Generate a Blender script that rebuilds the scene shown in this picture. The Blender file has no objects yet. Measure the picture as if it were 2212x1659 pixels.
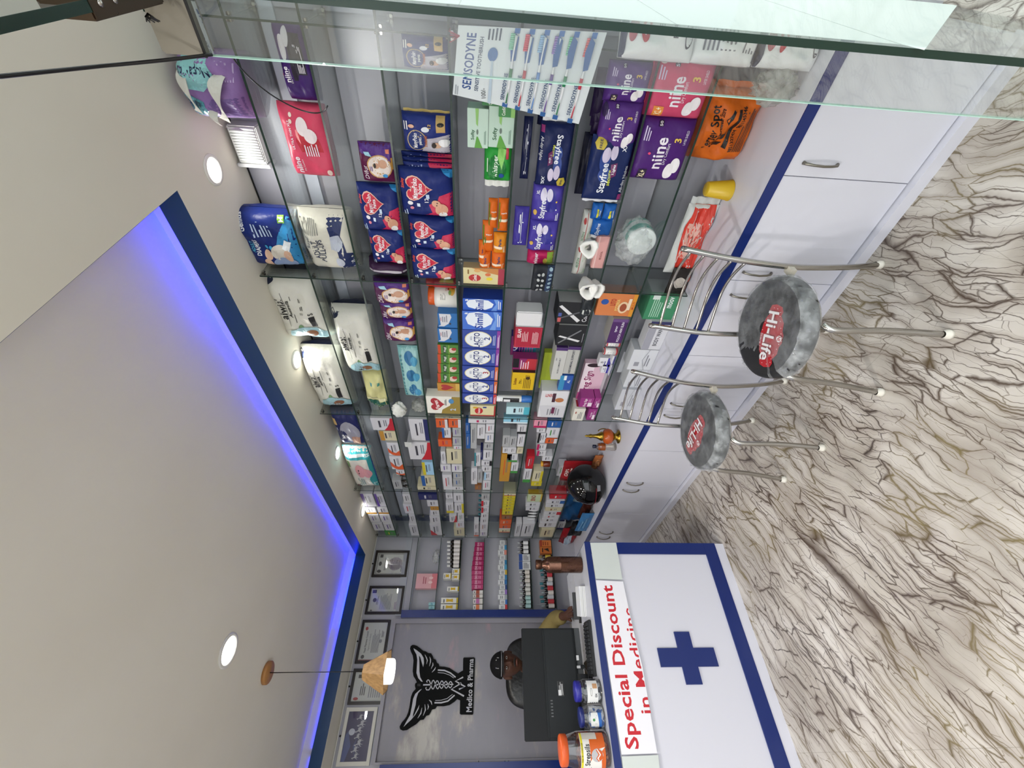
import bpy, bmesh, math, random
from mathutils import Vector, Matrix
from mathutils.geometry import tessellate_polygon
random.seed(7)
S = bpy.context.scene
COL = S.collection
PI = math.pi
# ------------------------------------------------------------------ camera
# the photograph was taken with the phone on its side: world up points to the left of the frame
FOC, YAW, PITCH, ROLL = 909.558, 0.731423, -0.0651808, 0.0321108
CAM = Vector((0, 0, 1.6))
FW = Vector((math.sin(YAW)*math.cos(PITCH), math.cos(YAW)*math.cos(PITCH), math.sin(PITCH)))
_r = Vector((math.cos(YAW), -math.sin(YAW), 0)); _u = _r.cross(FW)
RT = math.cos(ROLL)*_r + math.sin(ROLL)*_u
UP = -math.sin(ROLL)*_r + math.cos(ROLL)*_u
cd = bpy.data.cameras.new('camera'); cam = bpy.data.objects.new('camera', cd); COL.objects.link(cam)
cd.sensor_fit = 'HORIZONTAL'; cd.sensor_width = 36; cd.lens = FOC*36/2212; cd.clip_start = 0.02; cd.clip_end = 60
R3 = Matrix((-UP, RT, -FW)).transposed()
cam.matrix_world = Matrix.Translation(CAM) @ R3.to_4x4()
S.camera = cam
# ------------------------------------------------------------------ world, lights, exposure
S.view_settings.view_transform = 'Standard'; S.view_settings.look = 'None'
S.view_settings.exposure = 0.5; S.view_settings.gamma = 1.0; S.view_settings.use_curve_mapping = False
S.cycles.transparent_max_bounces = 40; S.cycles.max_bounces = 8
W = bpy.data.worlds.new('daylight'); S.world = W; W.use_nodes = True
W.node_tree.nodes['Background'].inputs[0].default_value = (0.93, 0.97, 1.0, 1)
W.node_tree.nodes['Background'].inputs[1].default_value = 2.0
def area(name, loc, rot, sx, sy, power, col=(1, 1, 1), shape='RECTANGLE'):
    l = bpy.data.lights.new(name, 'AREA'); l.shape = shape; l.size = sx
    if shape in ('RECTANGLE', 'ELLIPSE'): l.size_y = sy
    l.energy = power; l.color = col
    o = bpy.data.objects.new(name, l); o.location = loc; o.rotation_euler = rot; COL.objects.link(o); return o
CEIL, CEIL2 = 2.69, 2.87
for y in (.75, 1.80, 2.79, 3.78):
    area('downlight_or_fill', (1.75, y, CEIL-.012), (0, 0, 0), .085, 0, 1.5 if y < 2 else .55, (1, .97, .92), 'DISK')
    area('downlight_or_fill', (-1.5, y, CEIL-.012), (0, 0, 0), .085, 0, 10 if y < 2 else 2.5, (1, .97, .92), 'DISK')  # unseen left row without fixtures, added to brighten the room
area('downlight_or_fill', (.45, 2.62, CEIL2-.012), (0, 0, 0), .12, 0, 7, (1, .98, .95), 'DISK')
area('downlight_or_fill', (-.5, 1.4, CEIL2-.012), (0, 0, 0), .12, 0, 18, (1, .98, .95), 'DISK')  # unseen fill lamp in the recess, added for more interior light
BLUE = (.0, .01, 1)
for y, ln, pw in ((1.05, .7, 2.0), (1.75, .7, 1.0), (2.45, .7, .55), (3.15, .7, .5), (3.9, .7, 1.3)):
    area('cove_led_lamp', (1.568, y, 2.80), (PI, math.radians(42), 0), .02, ln, pw, BLUE)
for x, ln, pw in ((1.2, .6, .8), (.5, .8, .2), (-.4, .9, .15)):
    area('cove_led_lamp', (x, 4.268, 2.80), (PI-math.radians(42), 0, 0), ln, .02, pw, BLUE)

# ------------------------------------------------------------------ pixel <-> place helpers (used once to read positions off the photo)
def ray(px, py): return FW + (1659-py-829.5)/FOC*RT - (px-1106)/FOC*UP
def at(px, py, ax, val):
    d = ray(px, py); return CAM + d*((val-CAM[ax])/d[ax])
def proj(p):
    d = Vector(p)-CAM; z = d.dot(FW); return 1106-FOC*d.dot(UP)/z, 1659-(829.5+FOC*d.dot(RT)/z)
def solve(fn, target, lo, hi):
    a = fn(lo) < target
    for _ in range(50):
        m = (lo+hi)/2
        if (fn(m) < target) == a: lo = m
        else: hi = m
    return (lo+hi)/2
# ------------------------------------------------------------------ materials
def lin(c):
    if isinstance(c, str):
        c = tuple(int(c[i:i+2], 16) for i in (0, 2, 4))
    return tuple((x/255/12.92 if x/255 <= .04045 else ((x/255+.055)/1.055)**2.4) for x in c)
_mc = {}
def M(c, rough=.45, metal=0, kind='paper', spec=.5):
    k = (c, rough, metal, kind, spec)
    if k in _mc: return _mc[k]
    m = bpy.data.materials.new('%s_%s' % (kind, c)); m.use_nodes = True; nt = m.node_tree
    b = nt.nodes['Principled BSDF']; r, g, bb = lin(c)
    b.inputs['Base Color'].default_value = (r, g, bb, 1); b.inputs['Roughness'].default_value = rough
    b.inputs['Metallic'].default_value = metal; b.inputs['Specular IOR Level'].default_value = spec
    if kind in ('foil', 'film', 'laminate', 'brushed', 'cloth', 'paint'):
        tc = nt.nodes.new('ShaderNodeTexCoord'); n = nt.nodes.new('ShaderNodeTexNoise')
        n.inputs['Scale'].default_value = {'foil': 28, 'film': 40, 'laminate': 3, 'brushed': 60, 'cloth': 300, 'paint': 220}[kind]
        nt.links.new(tc.outputs['Object'], n.inputs['Vector'])
        if kind in ('foil', 'film', 'cloth', 'paint'):
            bp = nt.nodes.new('ShaderNodeBump')
            bp.inputs['Strength'].default_value = {'foil': .35, 'film': .5, 'cloth': .3, 'paint': .05}[kind]
            bp.inputs['Distance'].default_value = {'foil': .01, 'film': .012, 'cloth': .002, 'paint': .001}[kind]
            nt.links.new(n.outputs['Fac'], bp.inputs['Height']); nt.links.new(bp.outputs['Normal'], b.inputs['Normal'])
        else:
            mr = nt.nodes.new('ShaderNodeMapRange'); mr.inputs[3].default_value = rough*.8; mr.inputs[4].default_value = rough*1.25
            nt.links.new(n.outputs['Fac'], mr.inputs[0]); nt.links.new(mr.outputs[0], b.inputs['Roughness'])
    _mc[k] = m; return m
def foil(c): return M(c, .38, 0, 'foil', .2)
def glass(name, tint, gloss=.06, rough=.0, edge=.75):
    m = bpy.data.materials.new(name); m.use_nodes = True; nt = m.node_tree; nt.nodes.clear()
    o = nt.nodes.new('ShaderNodeOutputMaterial'); t = nt.nodes.new('ShaderNodeBsdfTransparent'); g = nt.nodes.new('ShaderNodeBsdfGlossy')
    t.inputs[0].default_value = (*tint, 1); g.inputs[0].default_value = (1, 1, 1, 1); g.inputs['Roughness'].default_value = rough
    lw = nt.nodes.new('ShaderNodeLayerWeight'); lw.inputs[0].default_value = .25
    mr = nt.nodes.new('ShaderNodeMapRange'); mr.inputs[3].default_value = gloss; mr.inputs[4].default_value = edge
    mx = nt.nodes.new('ShaderNodeMixShader')
    nt.links.new(lw.outputs['Fresnel'], mr.inputs[0]); nt.links.new(mr.outputs[0], mx.inputs[0])
    nt.links.new(t.outputs[0], mx.inputs[1]); nt.links.new(g.outputs[0], mx.inputs[2]); nt.links.new(mx.outputs[0], o.inputs[0])
    return m
def haze(name, col, alpha, rough=.3):
    """thin plastic film: mostly clear, partly a dull milky surface"""
    m = bpy.data.materials.new(name); m.use_nodes = True; nt = m.node_tree
    b = nt.nodes['Principled BSDF']; b.inputs['Base Color'].default_value = (*lin(col), 1); b.inputs['Roughness'].default_value = rough
    t = nt.nodes.new('ShaderNodeBsdfTransparent'); mx = nt.nodes.new('ShaderNodeMixShader')
    n = nt.nodes.new('ShaderNodeTexNoise'); n.inputs['Scale'].default_value = 22; n.inputs['Detail'].default_value = 4
    tc = nt.nodes.new('ShaderNodeTexCoord'); nt.links.new(tc.outputs['Object'], n.inputs['Vector'])
    mr = nt.nodes.new('ShaderNodeMapRange'); mr.inputs[1].default_value = .3; mr.inputs[2].default_value = .75
    mr.inputs[3].default_value = alpha*.35; mr.inputs[4].default_value = min(1, alpha*1.7)
    nt.links.new(n.outputs['Fac'], mr.inputs[0]); nt.links.new(mr.outputs[0], mx.inputs[0])
    bp = nt.nodes.new('ShaderNodeBump'); bp.inputs['Strength'].default_value = .8; bp.inputs['Distance'].default_value = .01
    nt.links.new(n.outputs['Fac'], bp.inputs['Height']); nt.links.new(bp.outputs['Normal'], b.inputs['Normal'])
    nt.links.new(t.outputs[0], mx.inputs[1]); nt.links.new(b.outputs[0], mx.inputs[2])
    nt.links.new(mx.outputs[0], nt.nodes['Material Output'].inputs[0]); return m
def emis(name, col, st):
    m = bpy.data.materials.new(name); m.use_nodes = True; nt = m.node_tree; nt.nodes.clear()
    o = nt.nodes.new('ShaderNodeOutputMaterial'); e = nt.nodes.new('ShaderNodeEmission')
    e.inputs[0].default_value = (*col, 1); e.inputs[1].default_value = st; nt.links.new(e.outputs[0], o.inputs[0]); return m
G_SHELF = glass('shelf_glass', (.90, .925, .912), .09, .0, .55)
G_DOOR = glass('door_glass', (.92, .945, .935), .08, .0, .4)
G_EDGE = M('0e2c22', .25, 0, 'paper'); G_EDGE2 = M('9fc2b4', .2)
G_CLEAR = glass('clear_plastic', (.93, .94, .94), .08, .08, .7)
CHROME = M('b4b2ad', .18, 1, 'brushed'); STEEL = M('8f8a80', .38, 1, 'brushed')
BLK = M('101012', .35); WHT = M('e8e8ea', .4)
# ------------------------------------------------------------------ mesh builder
class MB:
    def __init__(s): s.v = []; s.f = []; s.mi = []; s.sm = []; s.mats = []
    def add(s, vs, fs, mat, smooth=False):
        if mat not in s.mats: s.mats.append(mat)
        i = s.mats.index(mat); n = len(s.v); s.v += [tuple(v) for v in vs]
        for f in fs: s.f.append([n+a for a in f]); s.mi.append(i); s.sm.append(smooth)
    def box(s, x0, y0, z0, x1, y1, z1, mat, bev=0, R=None, c=None):
        if bev:
            bm = bmesh.new(); bmesh.ops.create_cube(bm, size=1)
            for v in bm.verts: v.co = Vector(((x0+x1)/2+v.co.x*(x1-x0), (y0+y1)/2+v.co.y*(y1-y0), (z0+z1)/2+v.co.z*(z1-z0)))
            bmesh.ops.bevel(bm, geom=bm.edges[:], offset=bev, segments=2, affect='EDGES')
            vs = [v.co.copy() for v in bm.verts]; fs = [[v.index for v in f.verts] for f in bm.faces]; bm.free()
        else:
            vs = [Vector(p) for p in ((x0,y0,z0),(x1,y0,z0),(x1,y1,z0),(x0,y1,z0),(x0,y0,z1),(x1,y0,z1),(x1,y1,z1),(x0,y1,z1))]
            fs = [(0,3,2,1),(4,5,6,7),(0,1,5,4),(1,2,6,5),(2,3,7,6),(3,0,4,7)]
        if R is not None: vs = [R @ v + (c or Vector()) for v in vs]
        s.add(vs, fs, mat); return s
    def tube(s, pts, r, mat, seg=10, cap=True, rs=None):
        pts = [Vector(p) for p in pts]; vs = []; fs = []; n = len(pts); ref = None
        for i, p in enumerate(pts):
            t = (pts[min(i+1, n-1)]-pts[max(i-1, 0)]).normalized()
            if ref is None: ref = t.orthogonal().normalized()
            ref = (ref-t*ref.dot(t)).normalized(); b = t.cross(ref); rr = rs[i] if rs else r
            for k in range(seg):
                a = 2*PI*k/seg; vs.append(p+ref*math.cos(a)*rr+b*math.sin(a)*rr)
        for i in range(n-1):
            for k in range(seg):
                fs.append((i*seg+k, i*seg+(k+1) % seg, (i+1)*seg+(k+1) % seg, (i+1)*seg+k))
        if cap: fs.append(tuple(range(seg))[::-1]); fs.append(tuple((n-1)*seg+k for k in range(seg)))
        s.add(vs, fs, mat, True); return s
    def lathe(s, prof, mat, c=(0, 0, 0), seg=28, sx=1, sy=1, R=None, a0=0, a1=2*PI):
        vs = []; fs = []; n = len(prof); c = Vector(c); full = abs(a1-a0-2*PI) < 1e-6; m = seg if full else seg+1
        for r, z in prof:
            for k in range(m):
                a = a0+(a1-a0)*k/seg; p = Vector((r*math.cos(a)*sx, r*math.sin(a)*sy, z)); vs.append((R @ p if R is not None else p)+c)
        for i in range(n-1):
            for k in range(seg):
                k2 = (k+1) % m if full else k+1
                fs.append((i*m+k, i*m+k2, (i+1)*m+k2, (i+1)*m+k))
        s.add(vs, fs, mat, True); return s
    def prism(s, poly, fmap, d0, d1, mat):
        """closed outline poly [(a,b)] extruded between depths d0,d1; fmap(a,b,d)->point"""
        n = len(poly); vs = [fmap(a, b, d0) for a, b in poly]+[fmap(a, b, d1) for a, b in poly]
        tri = tessellate_polygon([[Vector((a, b, 0)) for a, b in poly]])
        fs = [tuple(t) for t in tri]+[tuple(i+n for i in reversed(t)) for t in tri]+[(i, (i+1) % n, n+(i+1) % n, n+i) for i in range(n)]
        s.add(vs, fs, mat); return s
    def mesh(s, name):
        me = bpy.data.meshes.new(name); me.from_pydata(s.v, [], s.f)
        for m in s.mats: me.materials.append(m)
        me.polygons.foreach_set('material_index', s.mi); me.polygons.foreach_set('use_smooth', s.sm); me.update()
        return me
    def build(s, name, parent=None, loc=(0, 0, 0), rz=0, rot=None):
        o = bpy.data.objects.new(name, s.mesh(name)); COL.objects.link(o)
        o.location = loc; o.rotation_euler = rot if rot else (0, 0, rz)
        if parent: o.parent = parent
        return o
def tag(o, label, cat, group=None, kind=None):
    if kind: o['kind'] = kind
    if label: o['label'] = label
    if cat: o['category'] = cat
    if group: o['group'] = group
    return o
def empty(name, loc, label, cat, group=None, rz=0, rot=None):
    o = bpy.data.objects.new(name, None); COL.objects.link(o); o.location = loc; o.empty_display_size = .02
    o.rotation_euler = rot if rot else (0, 0, rz); return tag(o, label, cat, group)
def struct(o): o['kind'] = 'structure'; return o
# ------------------------------------------------------------------ lettering
_tx = {}
def glyphs(txt, bold=True):
    k = (txt, bold)
    if k not in _tx:
        c = bpy.data.curves.new('t', 'FONT'); c.body = txt; c.size = 1; c.resolution_u = 2; c.offset = (bold if isinstance(bold, float) else .022) if bold else 0
        c.space_character = 1.03 if bold else 1
        o = bpy.data.objects.new('t', c); me = bpy.data.meshes.new_from_object(o)
        vs = [(v.co.x, v.co.y) for v in me.vertices]; fs = [tuple(p.vertices) for p in me.polygons]
        bpy.data.objects.remove(o); bpy.data.curves.remove(c); bpy.data.meshes.remove(me)
        if vs: x0 = min(v[0] for v in vs); x1 = max(v[0] for v in vs)
        else: x0 = x1 = 0
        _tx[k] = ([((x-x0)/.7, y/.7) for x, y in vs], fs, (x1-x0)/.7)
    return _tx[k]
def subdiv(vs, fs, mx):
    vs = list(vs); out = []; st = [tuple(f) for f in fs]
    while st:
        a, b, c = st.pop(); L = []
        for p, q in ((a, b), (b, c), (c, a)): L.append((vs[p][0]-vs[q][0])**2+(vs[p][1]-vs[q][1])**2)
        k = L.index(max(L))
        if L[k] > mx*mx:
            tri = (a, b, c); p, q, r = tri[k], tri[(k+1) % 3], tri[(k+2) % 3]
            vs.append(((vs[p][0]+vs[q][0])/2, (vs[p][1]+vs[q][1])/2)); m = len(vs)-1
            st += [(p, m, r), (m, q, r)]
        else: out.append((a, b, c))
    return vs, out
def art(mb, ops, fm, Wd, Hd, curved=False, l0=1):
    """printed artwork: shapes in face units (u,v in 0..1) laid on the face map fm(u,v,layer)"""
    for li, op in enumerate(ops):
        L = l0+li*.5; k = op[0]; mat = None
        if k == 't':
            s_, cu, cv, h, col = op[1:6]; wmax = op[6] if len(op) > 6 else None; rot = op[7] if len(op) > 7 else 0; bold = op[8] if len(op) > 8 else True
            vs, fs, w = glyphs(s_, bold); sc = h*Hd; sx = sc
            if wmax and w*sc > wmax*Wd: sx = wmax*Wd/w
            ca, sa = math.cos(math.radians(rot)), math.sin(math.radians(rot)); P = []
            for x, y in vs:
                X = (x-w/2)*sx; Y = (y-.5)*sc; P.append((cu+(X*ca-Y*sa)/Wd, cv+(X*sa+Y*ca)/Hd))
            mb.add([fm(u, v, L) for u, v in P], fs, M(col)); continue
        if k == 'x':
            u0, v0, u1, v1, n, col = op[1:7]; mat = M(col); rnd = random.Random(int(u0*1000+v0*77+n))
            for i in range(n):
                va = v0+(v1-v0)*(i+.25)/n; vb = v0+(v1-v0)*(i+.7)/n; ue = u1-(u1-u0)*rnd.random()*.35
                mb.add([fm(u0, va, L), fm(ue, va, L), fm(ue, vb, L), fm(u0, vb, L)], [(0, 1, 2, 3)], mat)
            continue
        if k == 'r':
            u0, v0, u1, v1, col = op[1:6]; P = [(u0, v0), (u1, v0), (u1, v1), (u0, v1)]
        elif k == 'e':
            cu, cv, ru, rv, col = op[1:6]; n = 20; P = [(cu+ru*math.cos(2*PI*i/n), cv+rv*math.sin(2*PI*i/n)) for i in range(n)]
        elif k == 'h':   # heart
            cu, cv, ru, rv, col = op[1:6]; P = []
            for i in range(24):
                t = 2*PI*i/24; P.append((cu+ru*math.sin(t)**3, cv+rv*(13*math.cos(t)-5*math.cos(2*t)-2*math.cos(3*t)-math.cos(4*t))/15))
        else: P = op[1]; col = op[2]
        if not curved and k in ('r', 'e'): mb.add([fm(u, v, L) for u, v in P], [tuple(range(len(P)))], M(col)); continue
        fs = [tuple(t) for t in tessellate_polygon([[Vector((u, v, 0)) for u, v in P]])]
        # orient
        o = []
        for a, b, c in fs:
            cr = (P[b][0]-P[a][0])*(P[c][1]-P[a][1])-(P[b][1]-P[a][1])*(P[c][0]-P[a][0])
            if abs(cr) > 1e-12: o.append((a, b, c) if cr > 0 else (a, c, b))
        vs = P
        if curved: vs, o = subdiv(P, o, .07)
        mb.add([fm(min(1, max(0, u)), min(1, max(0, v)), L) for u, v in vs], o, M(col))
def carton(name, Wd, Dd, Hd, base, ops=(), side=(), top=(), sidecol=None, bev=.0012, bottom=()):
    mb = MB(); m = M(base); e = .0004
    if sidecol:
        mb.box(-Wd/2, 0, 0, Wd/2, Dd, Hd, M(sidecol)); mb.add([(-Wd/2, -e, 0), (Wd/2, -e, 0), (Wd/2, -e, Hd), (-Wd/2, -e, Hd)], [(0, 1, 2, 3)], m)
    else: mb.box(-Wd/2, 0, 0, Wd/2, Dd, Hd, m, bev)
    art(mb, ops, lambda u, v, L: (-Wd/2+u*Wd, -e-e*L, v*Hd), Wd, Hd)
    art(mb, side, lambda u, v, L: (Wd/2+e*L, u*Dd, v*Hd), Dd, Hd)
    art(mb, top, lambda u, v, L: (-Wd/2+u*Wd, v*Dd, Hd+e*L), Wd, Dd)
    art(mb, bottom, lambda u, v, L: (-Wd/2+u*Wd, Dd-v*Dd, -e*L), Wd, Dd)
    return mb
def pouch(name, Wd, Dd, Hd, base, ops=(), side=(), p=5, q=.45, seal=None, n=16, wr=.004, seed=0, sidecol=None):
    """soft gusseted pack: puffed box whose thickness falls to the seams"""
    mb = MB(); rnd = random.Random(seed+int(Wd*9999)); ph = [rnd.random()*6.3 for _ in range(6)]
    def th(u, v):
        a = max(0, 1-abs(2*u-1)**p)**q; b = max(0, 1-abs(2*v-1)**p)**q
        w = wr*(math.sin(9*u+7*v+ph[0])+math.sin(17*u-11*v+ph[1])*.6+math.sin(23*v+5*u+ph[2])*.5)
        return max(.0015, (Dd/2)*a*b + w*a*b)
    gr = [.5-.5*math.cos(PI*i/n) for i in range(n+1)]; TH = [[th(gr[i], gr[j]) for i in range(n+1)] for j in range(n+1)]
    def front(u, v, L):
        i = min(n-1, max(0, int(math.acos(max(-1, min(1, 1-2*u)))/PI*n))); j = min(n-1, max(0, int(math.acos(max(-1, min(1, 1-2*v)))/PI*n)))
        a = (u-gr[i])/(gr[i+1]-gr[i]); b = (v-gr[j])/(gr[j+1]-gr[j])
        t00, t10, t11, t01 = TH[j][i], TH[j][i+1], TH[j+1][i+1], TH[j+1][i]
        t = t00+a*(t10-t00)+b*(t11-t10) if a > b else t00+b*(t01-t00)+a*(t11-t01)
        return (-Wd/2+u*Wd, Dd/2-t-(.0007*L+.0006 if L else 0), v*Hd)
    for sgn in (0, 1):
        vs = []; fs = []
        for j in range(n+1):
            for i in range(n+1):
                u = .5-.5*math.cos(PI*i/n); v = .5-.5*math.cos(PI*j/n)
                if sgn == 0: vs.append(front(u, v, 0))
                else: vs.append((-Wd/2+u*Wd, Dd/2+th(u, v), v*Hd))
        for j in range(n):
            for i in range(n):
                a = j*(n+1)+i
                for f in ((a, a+1, a+n+2), (a, a+n+2, a+n+1)): fs.append(f if sgn == 0 else f[::-1])
        mb.add(vs, fs, foil(base) if sgn == 0 or not sidecol else foil(sidecol), True)
    art(mb, ops, front, Wd, Hd, True)
    if seal:  # crimped seal strip: list of (edge, colour, width)
        for ed, col, w in seal:
            n2 = 10; vs = []
            for i in range(n2+1):
                t = i/n2; z = .003*math.sin(t*19+ph[3])
                if ed in 'TB': x = -Wd/2+Wd*(.04+.92*t); y0, y1 = (Hd-.004, Hd+w) if ed == 'T' else (.004, -w); vs += [(x, Dd/2+z, y0), (x*1.02, Dd/2+2*z, y1)]
                else: y = Hd*(.04+.92*t); x0, x1 = (Wd/2-.004, Wd/2+w) if ed == 'R' else (-Wd/2+.004, -Wd/2-w); vs += [(x0, Dd/2+z, y), (x1, Dd/2+2*z, y)]
            mb.add(vs, [(2*i, 2*i+2, 2*i+3, 2*i+1) for i in range(n2)], foil(col), True)
            mb.add([(a, b+.0012, c) for a, b, c in vs], [(2*i, 2*i+1, 2*i+3, 2*i+2) for i in range(n2)], foil(col), True)
    return mb
# ================================================================== THE SETTING
def nodes_mat(name):
    m = bpy.data.materials.new(name); m.use_nodes = True; nt = m.node_tree
    return m, nt, nt.nodes['Principled BSDF'], nt.nodes.new('ShaderNodeTexCoord')
def ramp(nt, stops, interp='LINEAR'):
    r = nt.nodes.new('ShaderNodeValToRGB'); r.color_ramp.interpolation = interp
    e = r.color_ramp.elements
    while len(e) < len(stops): e.new(.5)
    for i, (p, c) in enumerate(stops): e[i].position = p; e[i].color = (*lin(c), 1) if isinstance(c, str) else (c, c, c, 1)
    return r
def floor_material():
    m, nt, b, tc = nodes_mat('veined_marble_tile'); N = nt.nodes.new; Lk = nt.links.new
    def vm(op, a, bb):
        n = N('ShaderNodeVectorMath'); n.operation = op
        for i, x in enumerate((a, bb)):
            if isinstance(x, tuple): n.inputs[i].default_value = x
            else: Lk(x, n.inputs[i])
        return n.outputs[0]
    def mth(op, a, bb):
        n = N('ShaderNodeMath'); n.operation = op
        for i, x in enumerate((a, bb)):
            if isinstance(x, (int, float)): n.inputs[i].default_value = x
            else: Lk(x, n.inputs[i])
        return n.outputs[0]
    mp = N('ShaderNodeMapping'); mp.inputs['Rotation'].default_value = (0, 0, math.radians(-25)); Lk(tc.outputs['Object'], mp.inputs[0])
    # warp
    nz = N('ShaderNodeTexNoise'); nz.inputs['Scale'].default_value = 3.2; nz.inputs['Detail'].default_value = 5; Lk(mp.outputs[0], nz.inputs['Vector'])
    w = vm('MULTIPLY', vm('SUBTRACT', nz.outputs['Color'], (.5, .5, .5)), (.26, .16, 0))
    base = vm('ADD', mp.outputs[0], w)
    veins = []; dists = []
    for sc, off, wd in (((2.6, 15, 1), (0, 0, 0), .045), ((5, 24, 1), (3.1, 1.7, 0), .046), ((9, 46, 1), (1.1, 7.7, 0), .035)):
        s = vm('ADD', vm('MULTIPLY', base, sc), off)
        v = N('ShaderNodeTexVoronoi'); v.feature = 'DISTANCE_TO_EDGE'; v.inputs['Scale'].default_value = 1; Lk(s, v.inputs['Vector'])
        n2 = N('ShaderNodeTexNoise'); n2.inputs['Scale'].default_value = 5; n2.inputs['Detail'].default_value = 3; Lk(base, n2.inputs['Vector'])
        dists.append(v.outputs['Distance'])
        # vein width varies and vanishes in places
        wdt = mth('MULTIPLY', mth('MAXIMUM', mth('SUBTRACT', n2.outputs['Fac'], .30 if wd > .04 else .37), 0.0), wd*3.2)
        k = mth('SUBTRACT', 1.0, mth('DIVIDE', v.outputs['Distance'], mth('ADD', wdt, .003)))
        c = N('ShaderNodeClamp'); Lk(k, c.inputs[0]); veins.append(mth('MULTIPLY', c.outputs[0], 1.0 if wd > .04 else .75))
    vein = mth('MAXIMUM', mth('MAXIMUM', veins[0], veins[1]), veins[2])
    cl = N('ShaderNodeTexNoise'); cl.inputs['Scale'].default_value = 2.6; cl.inputs['Detail'].default_value = 6; Lk(base, cl.inputs['Vector'])
    ground = ramp(nt, [(.3, 'a8a197'), (.46, 'c0b9af'), (.62, 'd0cac2'), (.8, 'dcd8d2')]); Lk(cl.outputs['Fac'], ground.inputs[0])
    wash = mth('MULTIPLY', mth('MAXIMUM', mth('SUBTRACT', 1.0, mth('DIVIDE', dists[0], .22)), 0.0), .55)
    wm = N('ShaderNodeMix'); wm.data_type = 'RGBA'; Lk(wash, wm.inputs['Factor']); Lk(ground.outputs[0], wm.inputs['A']); wm.inputs['B'].default_value = (*lin('8d8075'), 1)
    vc = N('ShaderNodeTexNoise'); vc.inputs['Scale'].default_value = 1.9; Lk(base, vc.inputs['Vector'])
    vcol = ramp(nt, [(.35, '3c302a'), (.5, '4c3c30'), (.60, '7a6c44'), (.72, '44362e')]); Lk(vc.outputs['Fac'], vcol.inputs[0])
    mx = N('ShaderNodeMix'); mx.data_type = 'RGBA'; Lk(vein, mx.inputs['Factor']); Lk(wm.outputs['Result'], mx.inputs['A']); Lk(vcol.outputs[0], mx.inputs['B'])
    # tile joints every 60 cm
    br = N('ShaderNodeTexBrick'); br.offset = 0; br.inputs['Scale'].default_value = 1; br.inputs['Brick Width'].default_value = .6; br.inputs['Row Height'].default_value = .6
    br.inputs['Mortar Size'].default_value = .0012; br.inputs['Mortar Smooth'].default_value = .1
    Lk(tc.outputs['Object'], br.inputs['Vector'])
    mx2 = N('ShaderNodeMix'); mx2.data_type = 'RGBA'; Lk(mth('MULTIPLY', br.outputs['Fac'], .35), mx2.inputs['Factor']); Lk(mx.outputs['Result'], mx2.inputs['A']); mx2.inputs['B'].default_value = (*lin('77705f'), 1)
    Lk(mx2.outputs['Result'], b.inputs['Base Color']); b.inputs['Roughness'].default_value = .3; b.inputs['Specular IOR Level'].default_value = .35
    return m
def plaster(name, c1, c2, sc=2):
    m, nt, b, tc = nodes_mat(name)
    n = nt.nodes.new('ShaderNodeTexNoise'); n.inputs['Scale'].default_value = sc; n.inputs['Detail'].default_value = 4
    nt.links.new(tc.outputs['Object'], n.inputs['Vector']); r = ramp(nt, [(.3, c1), (.7, c2)]); nt.links.new(n.outputs['Fac'], r.inputs[0])
    nt.links.new(r.outputs[0], b.inputs['Base Color']); b.inputs['Roughness'].default_value = .85; return m
def worn_panel():
    m, nt, b, tc = nodes_mat('worn_grey_laminate'); N = nt.nodes.new; Lk = nt.links.new
    mp = N('ShaderNodeMapping'); mp.inputs['Scale'].default_value = (1.2, 1, 3.2); Lk(tc.outputs['Object'], mp.inputs[0])
    n = N('ShaderNodeTexNoise'); n.inputs['Scale'].default_value = 1.3; n.inputs['Detail'].default_value = 7; n.inputs['Roughness'].default_value = .62; Lk(mp.outputs[0], n.inputs['Vector'])
    r = ramp(nt, [(.30, '9c858e'), (.38, '828088'), (.54, '86848c'), (.59, '96908f'), (.66, 'b0aca5')]); Lk(n.outputs['Fac'], r.inputs[0])
    Lk(r.outputs[0], b.inputs['Base Color']); b.inputs['Roughness'].default_value = .28; return m
WALLP = plaster('ceiling_paint', 'e6e1d2', 'eae6d8')
LAMI = M('acacb5', .32, 0, 'laminate'); WLAM = M('d8d8e2', .34, 0, 'laminate'); BLUEL = M('13296c', .22, 0, 'laminate'); BLUED = M('143c66', .3, 0, 'laminate')
def sbox(name, *b, mat, bev=0): return struct(MB().box(*b, mat, bev).build(name))
sbox('floor', -2.0, -2.2, -.05, 2.6, 4.6, 0, mat=floor_material())
sbox('unseen_ground', -14, -16, -.06, 14, -2.2, -.01, mat=plaster('unseen_paving', '6a6862', '7c7a74', 1.5))  # unseen dark street ground, added to cut upward light on the near ceiling
X0, XW, YW, YF = -1.9, 2.0, 4.5, .118
sbox('wall_right', XW, YF-.02, 0, XW+.1, YW+.1, 2.95, mat=LAMI)
sbox('wall_back', X0-.1, YW, 0, XW, YW+.1, 2.95, mat=LAMI)
sbox('wall_left', X0-.1, YF-.02, 0, X0, YW, 2.95, mat=M('d8d8dc', .5, 0, 'laminate'))
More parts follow.
